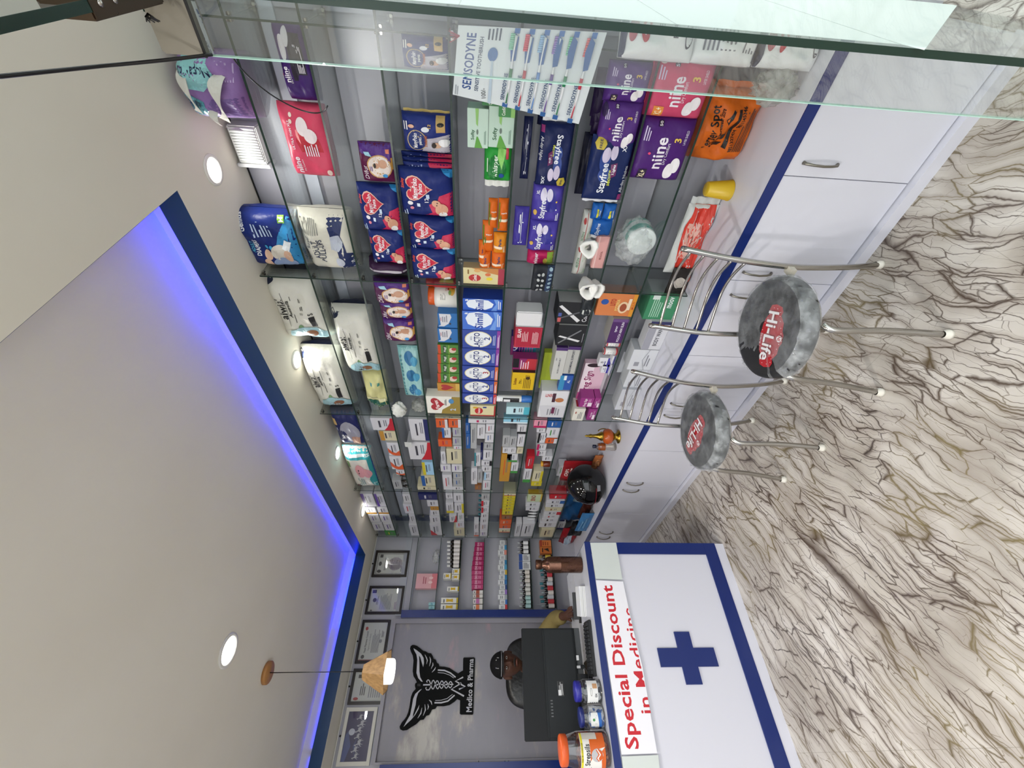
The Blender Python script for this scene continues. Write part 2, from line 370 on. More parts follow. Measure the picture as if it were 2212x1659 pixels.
# lower ceiling ring round a recessed tray, as one ceiling
TX0, TX1, TY0, TY1 = -1.25, 1.505, .722, 4.205
c = MB()
for b in ((X0, YF-.06, XW, TY0), (X0, TY1, XW, YW), (X0, TY0, TX0, TY1), (TX1, TY0, XW, TY1)): c.box(b[0], b[1], CEIL, b[2], b[3], CEIL+.012, WALLP)
g = .07
c.box(TX0-g, TY0-g, CEIL2, TX1+g, TY1+g, CEIL2+.02, WALLP)
for b in ((TX0-g-.02, TY0-g, TX0-g, TY1+g), (TX1+g, TY0-g, TX1+g+.02, TY1+g), (TX0-g, TY0-g-.02, TX1+g, TY0-g), (TX0-g, TY1+g, TX1+g, TY1+g+.02)): c.box(b[0], b[1], CEIL+.012, b[2], b[3], CEIL2+.02, WALLP)
struct(c.build('ceiling'))
t = MB()
for b in ((TX1, TY0, TX1+.018, TY1, -.0015, 0), (TX0-.018, TY0, TX0, TY1, .0015, 0), (TX0-.018, TY1, TX1+.018, TY1+.018, 0, -.0015), (TX0-.018, TY0-.018, TX1+.018, TY0, 0, .0015)): t.box(b[0]+b[4], b[1]+b[5], CEIL+.001, b[2]+b[4], b[3]+b[5], CEIL+.092, BLUED)
struct(t.build('trim_1'))
sbox('trim_2', XW-.012, YF, 2.385, XW, YW, 2.44, mat=M('c6ccd8', .35))       # rail along the right wall
sbox('trim_3', 1.04, YW-.012, 2.31, XW-.012, YW, 2.375, mat=M('a9adb6', .35))
sbox('trim_4', XW-.02, 4.40, .58, XW, YW, CEIL, mat=BLUEL)
sbox('trim_5', 1.0, 4.37, .58, 1.062, YW, 2.30, mat=BLUEL)
sbox('trim_6', -.062, 4.37, .58, -.004, YW, 2.30, mat=BLUEL)
sbox('trim_7', -.004, YW-.05, .58, 1.0, YW, 2.375, mat=worn_panel())
t = MB()
for b in ((-.004, 2.345, 1.0, 2.375), (.962, .58, 1.0, 2.345), (-.004, .58, .01, 2.345)): t.box(b[0], YW-.085, b[1], b[2], YW-.05, b[3], M('8f8d94', .35))
struct(t.build('trim_8'))
for i, (a, b) in enumerate((((X0, YF-.001), (XW, YF+.001)),)): pass
c = MB(); c.box(XW-.006, YF, CEIL-.006, XW, YW, CEIL-.001, BLK); struct(c.build('trim_9'))
c = MB(); c.box(X0, YW-.006, CEIL-.008, XW, YW, CEIL-.002, M('dedcd4')); struct(c.build('trim_10'))
# ---- shop front: transom, side light with paper, open door
zt = 2.10
w = empty('window_1', (0, .105, zt), None, None); struct(w)
def rel(o, par): o.parent = par; o.matrix_parent_inverse = par.matrix_world.inverted(); return o
mb = MB(); mb.box(-1.9, 0, .0, XW, .012, CEIL-zt, G_DOOR); mb.box(-1.9, 0, -.0012, .745, .012, 0, G_EDGE); mb.build('window_pane', w)
mb = MB(); mb.box(-1.9, -.0005, .014, .60, -.0003, .2, M('8b908a', .6)); 
w2 = empty('window_2', (.9, .105, 0), None, None); struct(w2)
mb = MB(); mb.box(0, 0, .005, XW-.9, .012, zt-.01, G_DOOR); mb.box(-.0012, 0, .005, 0, .012, zt-.01, G_EDGE); mb.build('window_pane', w2)
m, nt, b, tc = nodes_mat('white_window_paper')
b.inputs['Base Color'].default_value = (*lin('eef6f3'), 1); b.inputs['Roughness'].default_value = .7
tr = nt.nodes.new('ShaderNodeBsdfTranslucent'); tr.inputs[0].default_value = (.9, .96, .94, 1); mx = nt.nodes.new('ShaderNodeMixShader'); mx.inputs[0].default_value = .45
nt.links.new(b.outputs[0], mx.inputs[1]); nt.links.new(tr.outputs[0], mx.inputs[2]); nt.links.new(mx.outputs[0], nt.nodes['Material Output'].inputs[0])
PAPER = m
pz = at(2000, 103, 1, .1)
mb = MB(); pw = at(2076, 0, 1, .1); print('paper', pz, pw)
pl = [(.012, 2.02), (1.05, 2.02), (1.05, pw.z+(pw.z-pz.z)/(pw.x-pz.x)*(1.95-pw.x)), (pz.x-.9, pz.z), (.012, pz.z+.012)]
mb.prism(pl, lambda a, b, d: (a, d, b), -.0022, -.0018, PAPER)
for z in (.9, 1.3, 1.66): mb.box(.01, -.0028, z, 1.05, -.0023, z+.0012, M('b9c4c0'))
mb.build('paper_sheet', w2)
dr = empty('door_1', (.9, .195, 0), None, None); struct(dr)
mb = MB(); mb.box(.0, -.86, .012, .012, 0, 2.08, G_DOOR); mb.box(0, 0, .012, .012, .0012, 2.08, M('a9cfbf', .15)); mb.build('door_pane', dr)
mb = MB(); mb.box(-.012, -.17, 2.082, .024, .0, 2.152, STEEL, .003); mb.box(-.013, -.17, 2.080, -.0115, .001, 2.084, BLK); mb.build('hinge_fitting', dr)
mb = MB(); mb.box(-.012, -.17, .01, .024, .0, .08, STEEL, .003); mb.build('hinge_fitting', dr)
mb = MB(); bronze = M('5a4c40', .3, 1, 'brushed')
mb.box(.70, .097, 2.098, .86, .126, 2.16, bronze, .002); mb.box(.82, .09, 2.12, .90, .13, 2.17, bronze, .002)
for x in (.72, .75, .79): mb.lathe([(.004, 0), (.004, .002), (0, .003)], CHROME, (x, .1105, 2.098), 10, R=Matrix.Rotation(PI, 3, 'X'))
mb.build('corner_fitting', w).location = (0, -.105, -zt)
# wires at the fitting
sbox('trim_11', -1.95, -.55, 2.71, 2.6, .09, 2.76, mat=M('9a9a94', .6))
mb = MB(); q = Vector((.835, .135, 2.115))
for i in range(9):
    a = i*.7; mb.tube([q, q+Vector((math.cos(a)*.005, .004, math.sin(a)*.005)), q+Vector((math.cos(a+1)*.008, .009, math.sin(a+1)*.009-.003))], .0009, BLK, 6)
mb.build('frayed_wires', w).location = (0, -.105, -zt)
# black cable from the fitting across the ceiling
e0 = ray(0, 165); e1 = ray(225, 142)
P0 = Vector((.895, .192, 2.075)); P1 = CAM+e1*.62; P2 = CAM+e0*.5; P3 = CAM+ray(-260, 172)*.42
def bez(a, b, c, d, n=24): return [a*(1-t)**3+b*3*t*(1-t)**2+c*3*t*t*(1-t)+d*t**3 for t in [i/n for i in range(n+1)]]
pts = [P0+(P1-P0)*(i/8)+Vector((0, 0, -.006*math.sin(PI*i/8))) for i in range(8)]+[P1+(P2-P1)*(i/8) for i in range(8)]+[P2+(P3-P2)*(i/6) for i in range(7)]
tag(MB().tube(pts, .0026, BLK, 10).build('cable'), 'thick black cable running from the steel door fitting across the ceiling', 'cable')
pts = bez(Vector((.93, .2, 2.06)), Vector((1.0, .28, 2.07)), Vector((1.12, .36, 2.0)), Vector((.98, .28, 1.93)))  # the cable's reflection in the door glass, modelled as a dark tube
tag(MB().tube(pts, .0014, BLK, 8).build('cable_reflection'), 'thin dark curve shaped as the cable reflection in the glass door', 'wire')
# ---- ceiling lights
def downlight(x, y, z, r, label):
    e = empty('ceiling_downlight', (x, y, z), label, 'ceiling light', 'round ceiling downlights')
    mb = MB(); mb.lathe([(r*.97, -.004), (r*1.0, -.007), (r*1.22, -.005), (r*1.25, 0), (r*.97, 0)], M('e4e2da', .4), seg=40); mb.build('trim_ring', e)
    mb = MB(); mb.lathe([(0, -.0035), (r*.97, -.0035)], LAMP, seg=40)
    mb.build('diffuser', e)
LAMP = emis('lamp_white', (1, .985, .95), 7)
for y, nm in ((.75, 'largest round downlight in ceiling, nearest to glass door'), (1.80, 'round downlight in ceiling beside topmost cream nappy packs'),
              (2.79, 'small round downlight in ceiling above the teal baby nappy pack'), (3.78, 'farthest and smallest round downlight, above white medicine cartons')):
    downlight(1.75, y, CEIL, .046, nm)
downlight(.45, 2.62, CEIL2, .066, 'round downlight in the recessed ceiling beside the hanging lamp')
# ---- shelving
SZ = [2.455, 2.22, 1.985, 1.755, 1.52, 1.29, 1.05, .83]
DY = [.277, 1.237, 2.31, 3.384, 4.38]; XF = 1.75
ORD = ['top', 'second', 'third', 'fourth', 'fifth', 'sixth', 'seventh', 'lowest']
BAY = ['nearest', 'first', 'second', 'third', 'fourth']
ys = [.13]+DY
for b in range(5):
    for k in range(8):
        if b == 3 and k == 7: continue
        y0, y1 = ys[b]+.003, ys[b+1]-.003; mb = MB(); z = SZ[k]
        mb.box(XF+.001, y0, z-.008, XW, y1, z, G_SHELF); mb.box(XF, y0, z-.008, XF+.001, y1, z, G_EDGE)
        lb = 'glass shelf, %s of its bay, %s' % (ORD[k], ['narrow bay behind the glass door', 'widest bay nearest the door', 'second bay with tins and jars', 'third bay above the helmet', 'farthest bay on right wall'][b])
        tag(mb.build('glass_shelf'), lb, 'shelf', 'glass shelves of the right wall')
clipm = MB(); clipm.box(-.006, .003, -.018, .012, .013, -.008, CHROME, .001); clipm.lathe([(.006, 0), (.006, .012), (0, .013)], CHROME, (.003, .008, -.004), 12)
clipm.box(-.006, -.013, -.018, .012, -.003, -.008, CHROME, .001); CL = clipm.mesh('clip')
for i, y in enumerate(DY):
    e = empty('glass_divider', (XF, y, .58), 'upright glass divider, %s counted from the door, between shelf bays' % ['first', 'second', 'third', 'fourth', 'farthest'][i], 'divider', 'glass shelf dividers')
    mb = MB(); z1 = CEIL-.58-.001
    if i == 4: z1 = CEIL-.58-.02
    mb.box(.001, -.003, 0, .25, .003, z1, G_SHELF); mb.box(0, -.003, 0, .001, .003, z1, G_EDGE); mb.build('glass_panel', e)
    for k in range(8):
        for x in (.02, .225):
            o = bpy.data.objects.new('shelf_clip', CL); COL.objects.link(o); o.parent = e; o.location = (x, 0, SZ[k]-.58)
    o = bpy.data.objects.new('top_clip', CL); COL.objects.link(o); o.parent = e; o.location = (.02, 0, z1)
BZ = [2.235, 2.0, 1.785, 1.55, 1.315, 1.075, .845]
for side, (xa, xb) in enumerate(((1.064, 1.745), (-.75, -.064))):
    for k, z in enumerate(BZ):
        mb = MB(); mb.box(xa, 4.381, z-.005, xb, YW, z, G_SHELF); mb.box(xa, 4.38, z-.005, xb, 4.381, z, G_EDGE)
        tag(mb.build('glass_shelf'), 'glass shelf on the back wall, %s from top, %s' % (ORD[k] if k else 'first', ['right of the logo panel', 'left of the logo panel'][side]), 'shelf', 'glass shelves of the back wall')
# ---- base cabinets with blue edge
CH = .58
mb = MB(); mb.box(1.572, YF+.005, CH-.042, XW, YW, CH, WLAM); mb.box(1.568, YF+.005, CH-.042, 1.572, YW, CH, BLUEL)
tag(mb.build('cabinet_worktop'), 'long white worktop with blue front edge under the glass shelves', 'worktop')
tag(MB().box(1.548, YF+.005, 0, 1.60, 4.16, .045, WLAM).build('plinth'), 'white plinth strip at the floor under the long cabinets', 'plinth')
def bow_handle(parent, y, x, z0=.36, z1=.488):
    mb = MB(); pts = [Vector((x-.001, y, z0)), Vector((x-.012, y, z0+.006)), Vector((x-.022, y, z0+.03)), Vector((x-.027, y, (z0+z1)/2)), Vector((x-.022, y, z1-.03)), Vector((x-.012, y, z1-.006)), Vector((x-.001, y, z1))]
    mb.tube(pts, .0045, STEEL, 8, rs=[.007, .005, .0045, .0045, .0045, .005, .007]); return mb.build('handle', parent)
units = [(.13, .566, [(.13, .566, .518)]), (.566, 1.484, [(.566, 1.015, .97), (1.015, 1.484, 1.09)]), (1.484, 2.40, [(1.484, 1.934, 1.876), (1.934, 2.40, 1.992)]),
         (2.40, 3.39, [(2.40, 2.897, 2.84), (2.897, 3.39, 2.953)]), (3.39, 4.39, [(3.39, 3.83, 3.77), (3.83, 4.39, 3.89)])]
ul = ['single door white cabinet behind the open glass door', 'white cabinet with two doors beside the nearest chair', 'white cabinet with two doors behind the second chair', 'white cabinet with two doors below the helmet', 'farthest white cabinet with two doors, next to the counter']
for (a, b2, ds), lb in zip(units, ul):
    e = empty('base_cabinet', (0, 0, 0), lb, 'cabinet', 'white base cabinets')
    MB().box(1.60, a+.001, .045, XW-.001, b2-.001, CH-.043, WLAM).build('carcass', e)
    for y0, y1, hy in ds:
        d = MB().box(1.574, y0+.0015, .05, 1.598, y1-.0015, CH-.043, WLAM, .0008).build('door', e)
        bow_handle(d, hy, 1.574)
tag(MB().box(-.8, 4.17, 0, 1.547, YW-.05, .6, WLAM, .002).build('back_cabinet'), 'low white cabinet along the back wall behind the counter', 'cabinet')
# ---- service counter
YC, XC, ZC = 2.66, 1.04, .927
e = empty('service_counter', (0, YC, 0), 'white service counter with blue frame and blue cross on its front', 'counter'); CNT = e
mb = MB(); mb.box(-1.3, .012, 0, XC-.003, .05, .89, WLAM); mb.box(XC-.03, .05, 0, XC-.003, .665, .89, WLAM); mb.box(-1.3, .012, 0, -1.27, .665, .89, WLAM); mb.build('body', e)
mb = MB(); mb.box(-1.32, .004, .89, XC, .67, ZC, M('b4b6be', .28, 0, 'laminate'), .002); mb.box(-1.32, .0, .89, XC+.001, .004, ZC-.001, BLUEL); mb.box(XC, .0, .89, XC+.003, .67, ZC-.001, BLUEL); mb.build('worktop', e)
def cpt(px, py): p = at(px, py, 1, YC+.008); return p.x, p.z
f0 = cpt(1525, 1198); f1 = cpt(1542, 1174); f2 = cpt(1674, 1659); f3 = cpt(1707, 1659)
zb0, zb1 = (f1[1]+f3[1])/2, (f0[1]+f2[1])/2; xr = f0[0]
mb = MB(); mb.box(-1.32, .002, zb0, XC, .012, zb1, BLUEL, .001); mb.box(xr, .002, zb1, XC, .012, .89, BLUEL, .001); mb.build('blue_frame', e)
MB().box(-1.32, .006, 0, XC-.002, .012, zb0, WLAM).build('skirting', e)
cr = [(640, 720), (775, 718), (803, 832), (932, 832), (967, 955), (845, 958), (872, 1082), (728, 1084), (695, 962), (570, 960), (543, 835), (663, 830)]
q = [cpt(1250+a*.3128, 1140+b*.3128) for a, b in cr]
# straighten to a true cross
xs = sorted(set(round(a, 2) for a, b in q)); cx = sum(a for a, b in q)/12; cz = sum(b for a, b in q)/12
w_ = (max(a for a, b in q)-min(a for a, b in q))/2; h_ = (max(b for a, b in q)-min(b for a, b in q))/2; t_ = min(w_, h_)*.36
cp = [(cx-w_, cz-t_), (cx-t_, cz-t_), (cx-t_, cz-h_), (cx+t_, cz-h_), (cx+t_, cz-t_), (cx+w_, cz-t_), (cx+w_, cz+t_), (cx+t_, cz+t_), (cx+t_, cz+h_), (cx-t_, cz+h_), (cx-t_, cz+t_), (cx-w_, cz+t_)]
MB().prism(cp, lambda a, b, d: (a, d, b), .004, .012, BLUEL).build('blue_cross', e)
print('cross', cx, cz, w_, h_)
# banner
def bpt(px, py): p = at(px, py, 1, YC-.003); return (p.x, p.z)
ba = [bpt(1343, 1630), bpt(1420, 1627), bpt(1412, 1580), bpt(1388, 1440), bpt(1367, 1355), bpt(1346, 1256), bpt(1287, 1253)]
mb = MB(); mb.prism(ba, lambda a, b, d: (a, YC-d, b), .0008, .0012, M('f1f0f6', .35))
pa, pb = bpt(1379, 1618), bpt(1323, 1264); RED = 'c8202f'
z1 = (pa[1]+pb[1])/2
def banner_text(txt, xa, xb, zbase, h, clip=None, bold=True):
    vs, fs, w = glyphs(txt, bold); t = MB(); sx = (xb-xa)/w
    t.add([(xa+x*sx, YC-.0016, zbase+y*h) for x, y in vs], fs, M(RED, .3)); 
    if clip is None: return t
    out = MB(); m_ = M(RED, .3)
    for f in t.f:
        tri0 = [t.v[i] for i in f]
        for k in range(1, len(tri0)-1):
            P = [tri0[0], tri0[k], tri0[k+1]]
            for a, b in clip:
                nx, nz = b[1]-a[1], -(b[0]-a[0])
                if nz < 0: nx, nz = -nx, -nz
                Q = []
                for i in range(len(P)):
                    p0, p1 = P[i], P[(i+1) % len(P)]; d0 = (p0[0]-a[0])*nx+(p0[2]-a[1])*nz; d1 = (p1[0]-a[0])*nx+(p1[2]-a[1])*nz
                    if d0 >= 0: Q.append(p0)
                    if d0*d1 < 0: u = d0/(d0-d1); Q.append(tuple(p0[j]+(p1[j]-p0[j])*u for j in range(3)))
                P = Q
                if len(P) < 3: break
            if len(P) >= 3: out.add([(q[0], q[1]-.00004*(len(out.f) % 6), q[2]) for q in P], [tuple(range(len(P)))], m_)
    return out
h1 = abs(bpt(1351, 1618)[1]-pa[1])*1.0
t1 = banner_text('Special Discount', pa[0], pb[0], z1, h1)
la, lb_ = bpt(1404, 1541), bpt(1372, 1312)
t2 = banner_text('in Medicine', la[0], lb_[0], (la[1]+lb_[1])/2, h1*.98, bold=.012, clip= [(ba[4], ba[5]), (ba[3], ba[4])])
for t in (t1, t2): mb.add(t.v, t.f, M(RED, .3))
tag(mb.build('paper_banner'), 'white paper banner reading Special Discount in Medicine on the counter front', 'banner')
for pts, lb in (([bpt(1343, 1634), bpt(1343+8, 1700), bpt(1430, 1700), bpt(1422, 1631)], 'clear tape strip holding the lower left end of the paper banner'),
                ([bpt(1275, 1172), bpt(1287, 1250), bpt(1345, 1252), bpt(1331, 1172)], 'clear tape strip holding the right end of the paper banner')):
    pts2 = pts
    tag(MB().prism(pts2, lambda a, b, d: (a, YC-d, b), .0006, .001, M('d3dad6', .25)).build('tape_strip'), lb, 'tape')
# ================================================================== GOODS ON THE RIGHT WALL
RZ = -PI/2
def place(lv, pa, pb, pt, X=1.765, base=None, z0=None):
    z = z0 if z0 is not None else (CH if lv == 8 else SZ[lv])
    if base is not None:
        py = (pa+pb)/2
        p = at(base, py, 0, X); z = p.z
    ya = solve(lambda y: proj((X, y, z))[1], pa, -.2, 7); yb = solve(lambda y: proj((X, y, z))[1], pb, -.2, 7)
    for dv in (.277, 1.237, 2.31, 3.384, 4.38):
        if ya < dv+.006 < yb and lv < 8:
            if dv-ya < yb-dv: ya = dv+.006
            else: yb = dv-.006
    ym = (ya+yb)/2
    zt = at(pt, proj((X, ym, z))[1], 0, X).z if False else solve(lambda q: proj((X, ym, q))[0], pt, z-.2, z+1.2)
    return ym, yb-ya, z+.0006, zt-z
FOOT = []
def put(mb, X, ym, z, name, label, cat, group=None, rz=0, tilt=0, roll=0):
    o = mb.build(name); o.location = (X, ym, z); o.rotation_euler = (0, 0, RZ+rz)
    if tilt or roll: o.rotation_mode = 'ZYX'; o.rotation_euler = (tilt, roll, RZ+rz)
    tag(o, label, cat, group); return o
def P_(lv, pa, pb, pt, D, base, ops, name, label, cat='pack', side=(), seal=None, X=1.765, pbase=None, n=16, p=5, q=.45, rz=0, group=None, H=None, zz=None, wr=.004, sidecol=None, roll=0):
    ym, w, z, h = place(lv, pa, pb, pt, X, pbase, zz)
    mb = pouch(name, w, D, h, base, ops, p=p, q=q, seal=seal, n=n, seed=len(label)+lv, wr=wr, sidecol=sidecol)
    return put(mb, X, ym, z, name, label, cat, group, rz, 0, roll)
def B_(lv, pa, pb, pt, D, base, ops, name, label, cat='box', side=(), top=(), X=1.765, pbase=None, rz=0, group=None, zz=None, sidecol=None, bottom=()):
    ym, w, z, h = place(lv, pa, pb, pt, X, pbase, zz)
    return put(carton(name, w, D, h, base, ops, side, top, sidecol, bottom=bottom), X, ym, z, name, label, cat, group, rz)
# ---- artwork
def a_niine(bg2='1c1029', pink=False):
    W_ = 'f0eaf2'
    if pink:
        return [('p', [(.42, .22), (.60, .16), (.60, .62), (.46, .70), (.30, .66), (.34, .36)], 'c01f33'), ('t', 'niine', .80, .80, .13, W_, .3, 0), ('t', 'ULTRA THIN XL+', .38, .78, .05, W_, .42),
                ('t', 'Dry Comfort', .80, .68, .035, W_, .2, 0, False), ('e', .26, .50, .12, .12, 'f2e4e6'), ('e', .38, .36, .10, .13, 'f2e4e6'), ('x', .48, .26, .66, .56, 6, W_), ('e', .12, .70, .03, .03, 'f7e6d8'), ('e', .90, .14, .05, .05, 'f7dcd0'), ('e', .20, .72, .03, .03, 'f7dcd0')]
    return [('p', [(.10, .18), (.62, .18), (.62, .44), (.70, .50), (.70, .60), (.10, .60)], bg2), ('t', 'niine', .62, .80, .15, W_, .34), ('t', 'Dry Comfort', .64, .69, .05, W_, .26, 0, False), ('e', .28, .74, .16, .10, 'cfc9cf'), ('e', .15, .60, .12, .10, 'cfc9cf'), ('x', .16, .22, .60, .42, 5, W_), ('e', .63, .93, .018, .02, 'e23a6e')]
def a_niine2(txt='XL+', pink=False):
    W_ = 'efe9f2'; return [('t', 'niine', .52, .58, .2, W_, .5), ('t', 'Dry Comfort', .52, .44, .06, W_, .34, 0, False), ('r', .78, .70, .96, .86, 'e0862c' if pink else '241333'), ('t', txt, .87, .78, .10, 'f6e9c0', .14),
            ('e', .80, .30, .13, .09, 'f1ecef'), ('e', .70, .20, .12, .09, 'f1ecef'), ('t', '3', .30, .30, .12, 'e8c34a', .08), ('t', 'LAYER SHIELD', .26, .16, .05, W_, .22, 0, False), ('r', .04, .62, .12, .70, '1c1029'), ('t', '50', .08, .66, .05, W_), ('x', .12, .80, .34, .92, 3, 'cdbfe0'), ('e', .52, .75, .02, .025, 'e23a6e')]
def a_heart(n12=True):
    W_ = 'f4f1f4'; return [('p', [(.42, .02), (.98, .02), (.98, .56), (.86, .40), (.70, .46), (.62, .30), (.50, .26)], 'c9234f'), ('h', .36, .66, .25, .26, 'e9b9a6'), ('h', .36, .66, .225, .235, 'c8203f'), ('t', 'MamyPoko', .36, .70, .095, W_, .40), ('t', 'Pants', .36, .60, .075, W_, .22),
            ('t', 'Smiley', .28, .93, .06, 'e8543a', .2), ('t', '12', .60, .50, .07, W_, .1), ('e', .66, .80, .05, .05, W_), ('e', .78, .78, .035, .035, 'e2889a'), ('r', .46, .44, .56, .50, 'c9dcf2'), ('r', .66, .62, .74, .68, 'd8e6f7'),
            ('e', .66, .32, .075, .085, 'd9a184'), ('e', .78, .22, .13, .12, 'd9a184'), ('e', .90, .20, .07, .08, 'f1efee'), ('e', .64, .30, .012, .014, '2b1a16'), ('e', .69, .31, .012, .014, '2b1a16'), ('p', [(0, 0), (.16, 0), (0, .22)], '2f8fd0'), ('x', .80, .86, .96, .95, 2, 'c9dcf2')]
def a_mamyflat():
    W_ = 'f2f0ee'; return [('p', [(.0, .0), (.55, .0), (.42, .5), (.0, .64)], 'b9b3bd'), ('e', .36, .70, .27, .20, 'c3ab7c'), ('e', .36, .70, .25, .18, '142a6c'), ('t', 'MamyPoko', .36, .74, .085, W_, .38), ('t', 'pants', .36, .64, .06, W_, .2), ('t', 'STANDARD', .36, .52, .05, 'b5572c', .3),
            ('e', .66, .52, .06, .08, 'e6e6ee'), ('t', '12', .74, .44, .06, 'd8b25a', .1), ('r', .60, .12, .98, .30, 'c9a566'), ('e', .80, .21, .05, .07, '141414'), ('e', .72, .80, .05, .06, 'e7b79b'),
            ('e', .26, .30, .07, .09, 'caa083'), ('e', .26, .36, .07, .05, '2a1d18'), ('e', .34, .15, .10, .12, 'ebe9ea'), ('x', .62, .86, .94, .96, 2, W_)]
def a_difur():
    W_ = 'efe6ee'; return [('p', [(.0, .0), (.42, .0), (.34, .4), (.20, 1), (.0, 1)], '4c1d7a'), ('e', .54, .42, .30, .36, 'c89a5e'), ('e', .54, .42, .27, .325, 'e6d8cf'), ('t', 'Difur', .70, .84, .13, W_, .34, 6, False), ('e', .52, .50, .06, .08, 'c49478'), ('e', .52, .56, .06, .04, '2b1d18'), ('e', .46, .32, .11, .13, 'c49478'),
            ('x', .50, .62, .66, .72, 2, '6a4c8a'), ('p', [(.16, .66), (.28, .60), (.26, .78), (.18, .82)], '9cc9dc'), ('e', .76, .28, .05, .07, '2f8fd0'), ('r', .10, .10, .20, .20, 'd4785a'), ('r', .30, .04, .60, .08, 'd8a04a')]
def a_stayfree(dark=True, xxl='XXL'):
    W_ = 'eef0f6'
    if dark:
        return [('e', .34, .62, .2, .13, '1f3f8c'), ('e', .56, .58, .12, .15, '1f3f8c'), ('t', 'Stayfree', .62, .60, .17, W_, .46, 0), ('t', 'secure', .60, .46, .09, 'c9cf3c', .26), ('p', [(.36, .32), (.56, .30), (.60, .42), (.40, .46)], '6a1f5a'), ('t', 'Nights', .47, .38, .06, W_, .18),
                ('e', .26, .62, .12, .10, 'cfc4dc'), ('e', .22, .44, .11, .09, 'cfc4dc'), ('t', xxl, .12, .22, .09, W_, .16), ('p', [(.02, .72), (.10, .66), (.18, .72), (.18, .88), (.10, .94), (.02, .88)], 'c6b03c'), ('t', 'FREE', .10, .8, .06, '20204a', .12), ('t', 'All-day Nights', .62, .08, .08, W_, .5, 0, False), ('r', .86, .02, .96, .12, '8c2a6a')]
    return [('e', .34, .40, .24, .16, '2b2a8c'), ('e', .56, .36, .14, .18, '2b2a8c'), ('t', 'Stayfree', .60, .66, .19, W_, .58), ('e', .24, .66, .17, .10, 'dcd6ea'), ('e', .24, .46, .15, .10, 'dcd6ea'), ('t', 'XL', .18, .84, .09, W_, .12), ('e', .70, .88, .07, .06, 'd0a94e'), ('e', .40, .22, .025, .03, 'e8c34a'), ('e', .62, .20, .02, .025, W_), ('x', .70, .10, .92, .20, 2, W_)]
def a_aiwibi():
    K = '161616'; return [('p', [(.84, 1), (1, .98), (1, .72), (.93, .80)], '14203f'), ('t', 'aiwibi', .55, .80, .15, K, .46, 0), ('r', .30, .705, .80, .712, K), ('t', 'Australia', .56, .65, .075, K, .32), ('t', 'Premium Baby Pants', .56, .57, .04, '444', .4, 0, False) if False else ('x', .36, .55, .78, .58, 1, '555550'),
            ('e', .26, .52, .06, .05, '7fa374'), ('t', 'S', .50, .25, .08, K, .06), ('r', .28, .20, .46, .30, '222222'), ('x', .56, .36, .62, .42, 2, K), ('x', .66, .38, .72, .42, 2, K), ('x', .50, .38, .54, .44, 2, '777770'), ('p', [(.0, .0), (.14, .0), (.26, .24), (.28, .56), (.20, .78), (.0, .88)], '9fc6cf'),
            ('e', .12, .50, .07, .10, '77777a'), ('e', .16, .36, .06, .12, '8a5a38'), ('e', .12, .54, .02, .02, '2a2a2a'), ('x', .0, .90, .18, .97, 3, '888880')]
def a_genius():
    W_ = 'eef2f8'; return [('p', [(.0, .0), (1, .0), (1, .10), (.62, .34), (.30, .44), (.0, .50)], '2b86bd'), ('t', 'Genius', .84, .86, .09, W_, .26, 8), ('t', 'ADULT', .42, .80, .06, '5fc0e0', .2), ('t', 'DIAPERS', .42, .72, .07, W_, .30), ('x', .62, .40, .90, .70, 6, 'bcd0ea'), ('e', .44, .56, .035, .03, '3aa0d0'), ('e', .44, .48, .035, .03, '3aa0d0'), ('e', .44, .40, .035, .03, '3aa0d0'),
            ('e', .30, .56, .09, .07, 'd9b59c'), ('e', .14, .60, .09, .07, 'd9b59c'), ('e', .34, .34, .16, .16, 'cfc9bd'), ('e', .12, .34, .14, .18, '7f93b8'), ('e', .28, .24, .13, .06, 'd1a88e'), ('p', [(.38, .20), (.56, .12), (.60, .22), (.44, .30)], 'e8eef2'), ('r', .86, .16, .97, .26, '8cc63c'), ('t', 'M', .915, .21, .07, W_)]
def a_adult():
    return [('p', [(.0, .0), (.34, .0), (.40, .16), (.68, .22), (1, .10), (1, .0), (1, .42), (.78, .40), (.62, .42), (.56, .34), (0, .30)], '1d2c5c'), ('t', 'ADULT', .42, .74, .10, '3a4256', .34), ('t', 'PULL-UPS', .42, .63, .10, '3a4256', .40), ('t', 'Royal', .54, .86, .07, '3a4256', .22, 0, False), ('t', 'CUTIES', .30, .93, .06, '222222', .3),
            ('p', [(.44, .44), (.66, .42), (.70, .24), (.58, .20), (.50, .22), (.42, .30)], 'b9bfcc'), ('t', 'L 10', .16, .08, .09, 'f0f0f4', .16), ('e', .22, .32, .09, .08, 'c7ccd8'), ('x', .70, .60, .96, .94, 9, '8b8b84')]
def a_lacto(num='2', c2='8a3fa0'):
    return [('e', .50, .58, .44, .36, 'd8cf9a'), ('e', .50, .58, .41, .335, 'e9ecee'), ('t', 'LACTO', .46, .62, .15, '1c2c6c', .80), ('t', 'PRO', .40, .49, .10, '5a6c9c', .40, 0, False), ('t', num, .56, .35, .15, '2a3c80' if num == '2' else 'a83a3a', .2), ('t', 'NESTLE', .56, .77, .05, '5a6c9c', .2, 0, False),
            ('r', 0, 0, 1, .09, c2), ('x', .08, .02, .92, .07, 2, 'e8e0f0'), ('x', .20, .12, .90, .20, 2, 'b9c4e8')]
def a_simi():
    W_ = 'eef3fa'; return [('p', [(.12, .62), (.30, .86), (.62, .92), (.90, .84), (.98, .6), (.90, .36), (.62, .22), (.34, .26), (.14, .42)], 'e4ebf4'), ('p', [(.0, .30), (.60, .16), (1, .22), (1, .10), (0, .14)], '6f9ae0'), ('t', 'Simil', .48, .58, .20, '1f3f9c', .84), ('t', 'a', .88, .92, .10, W_), ('x', .20, .03, .92, .12, 2, W_)]
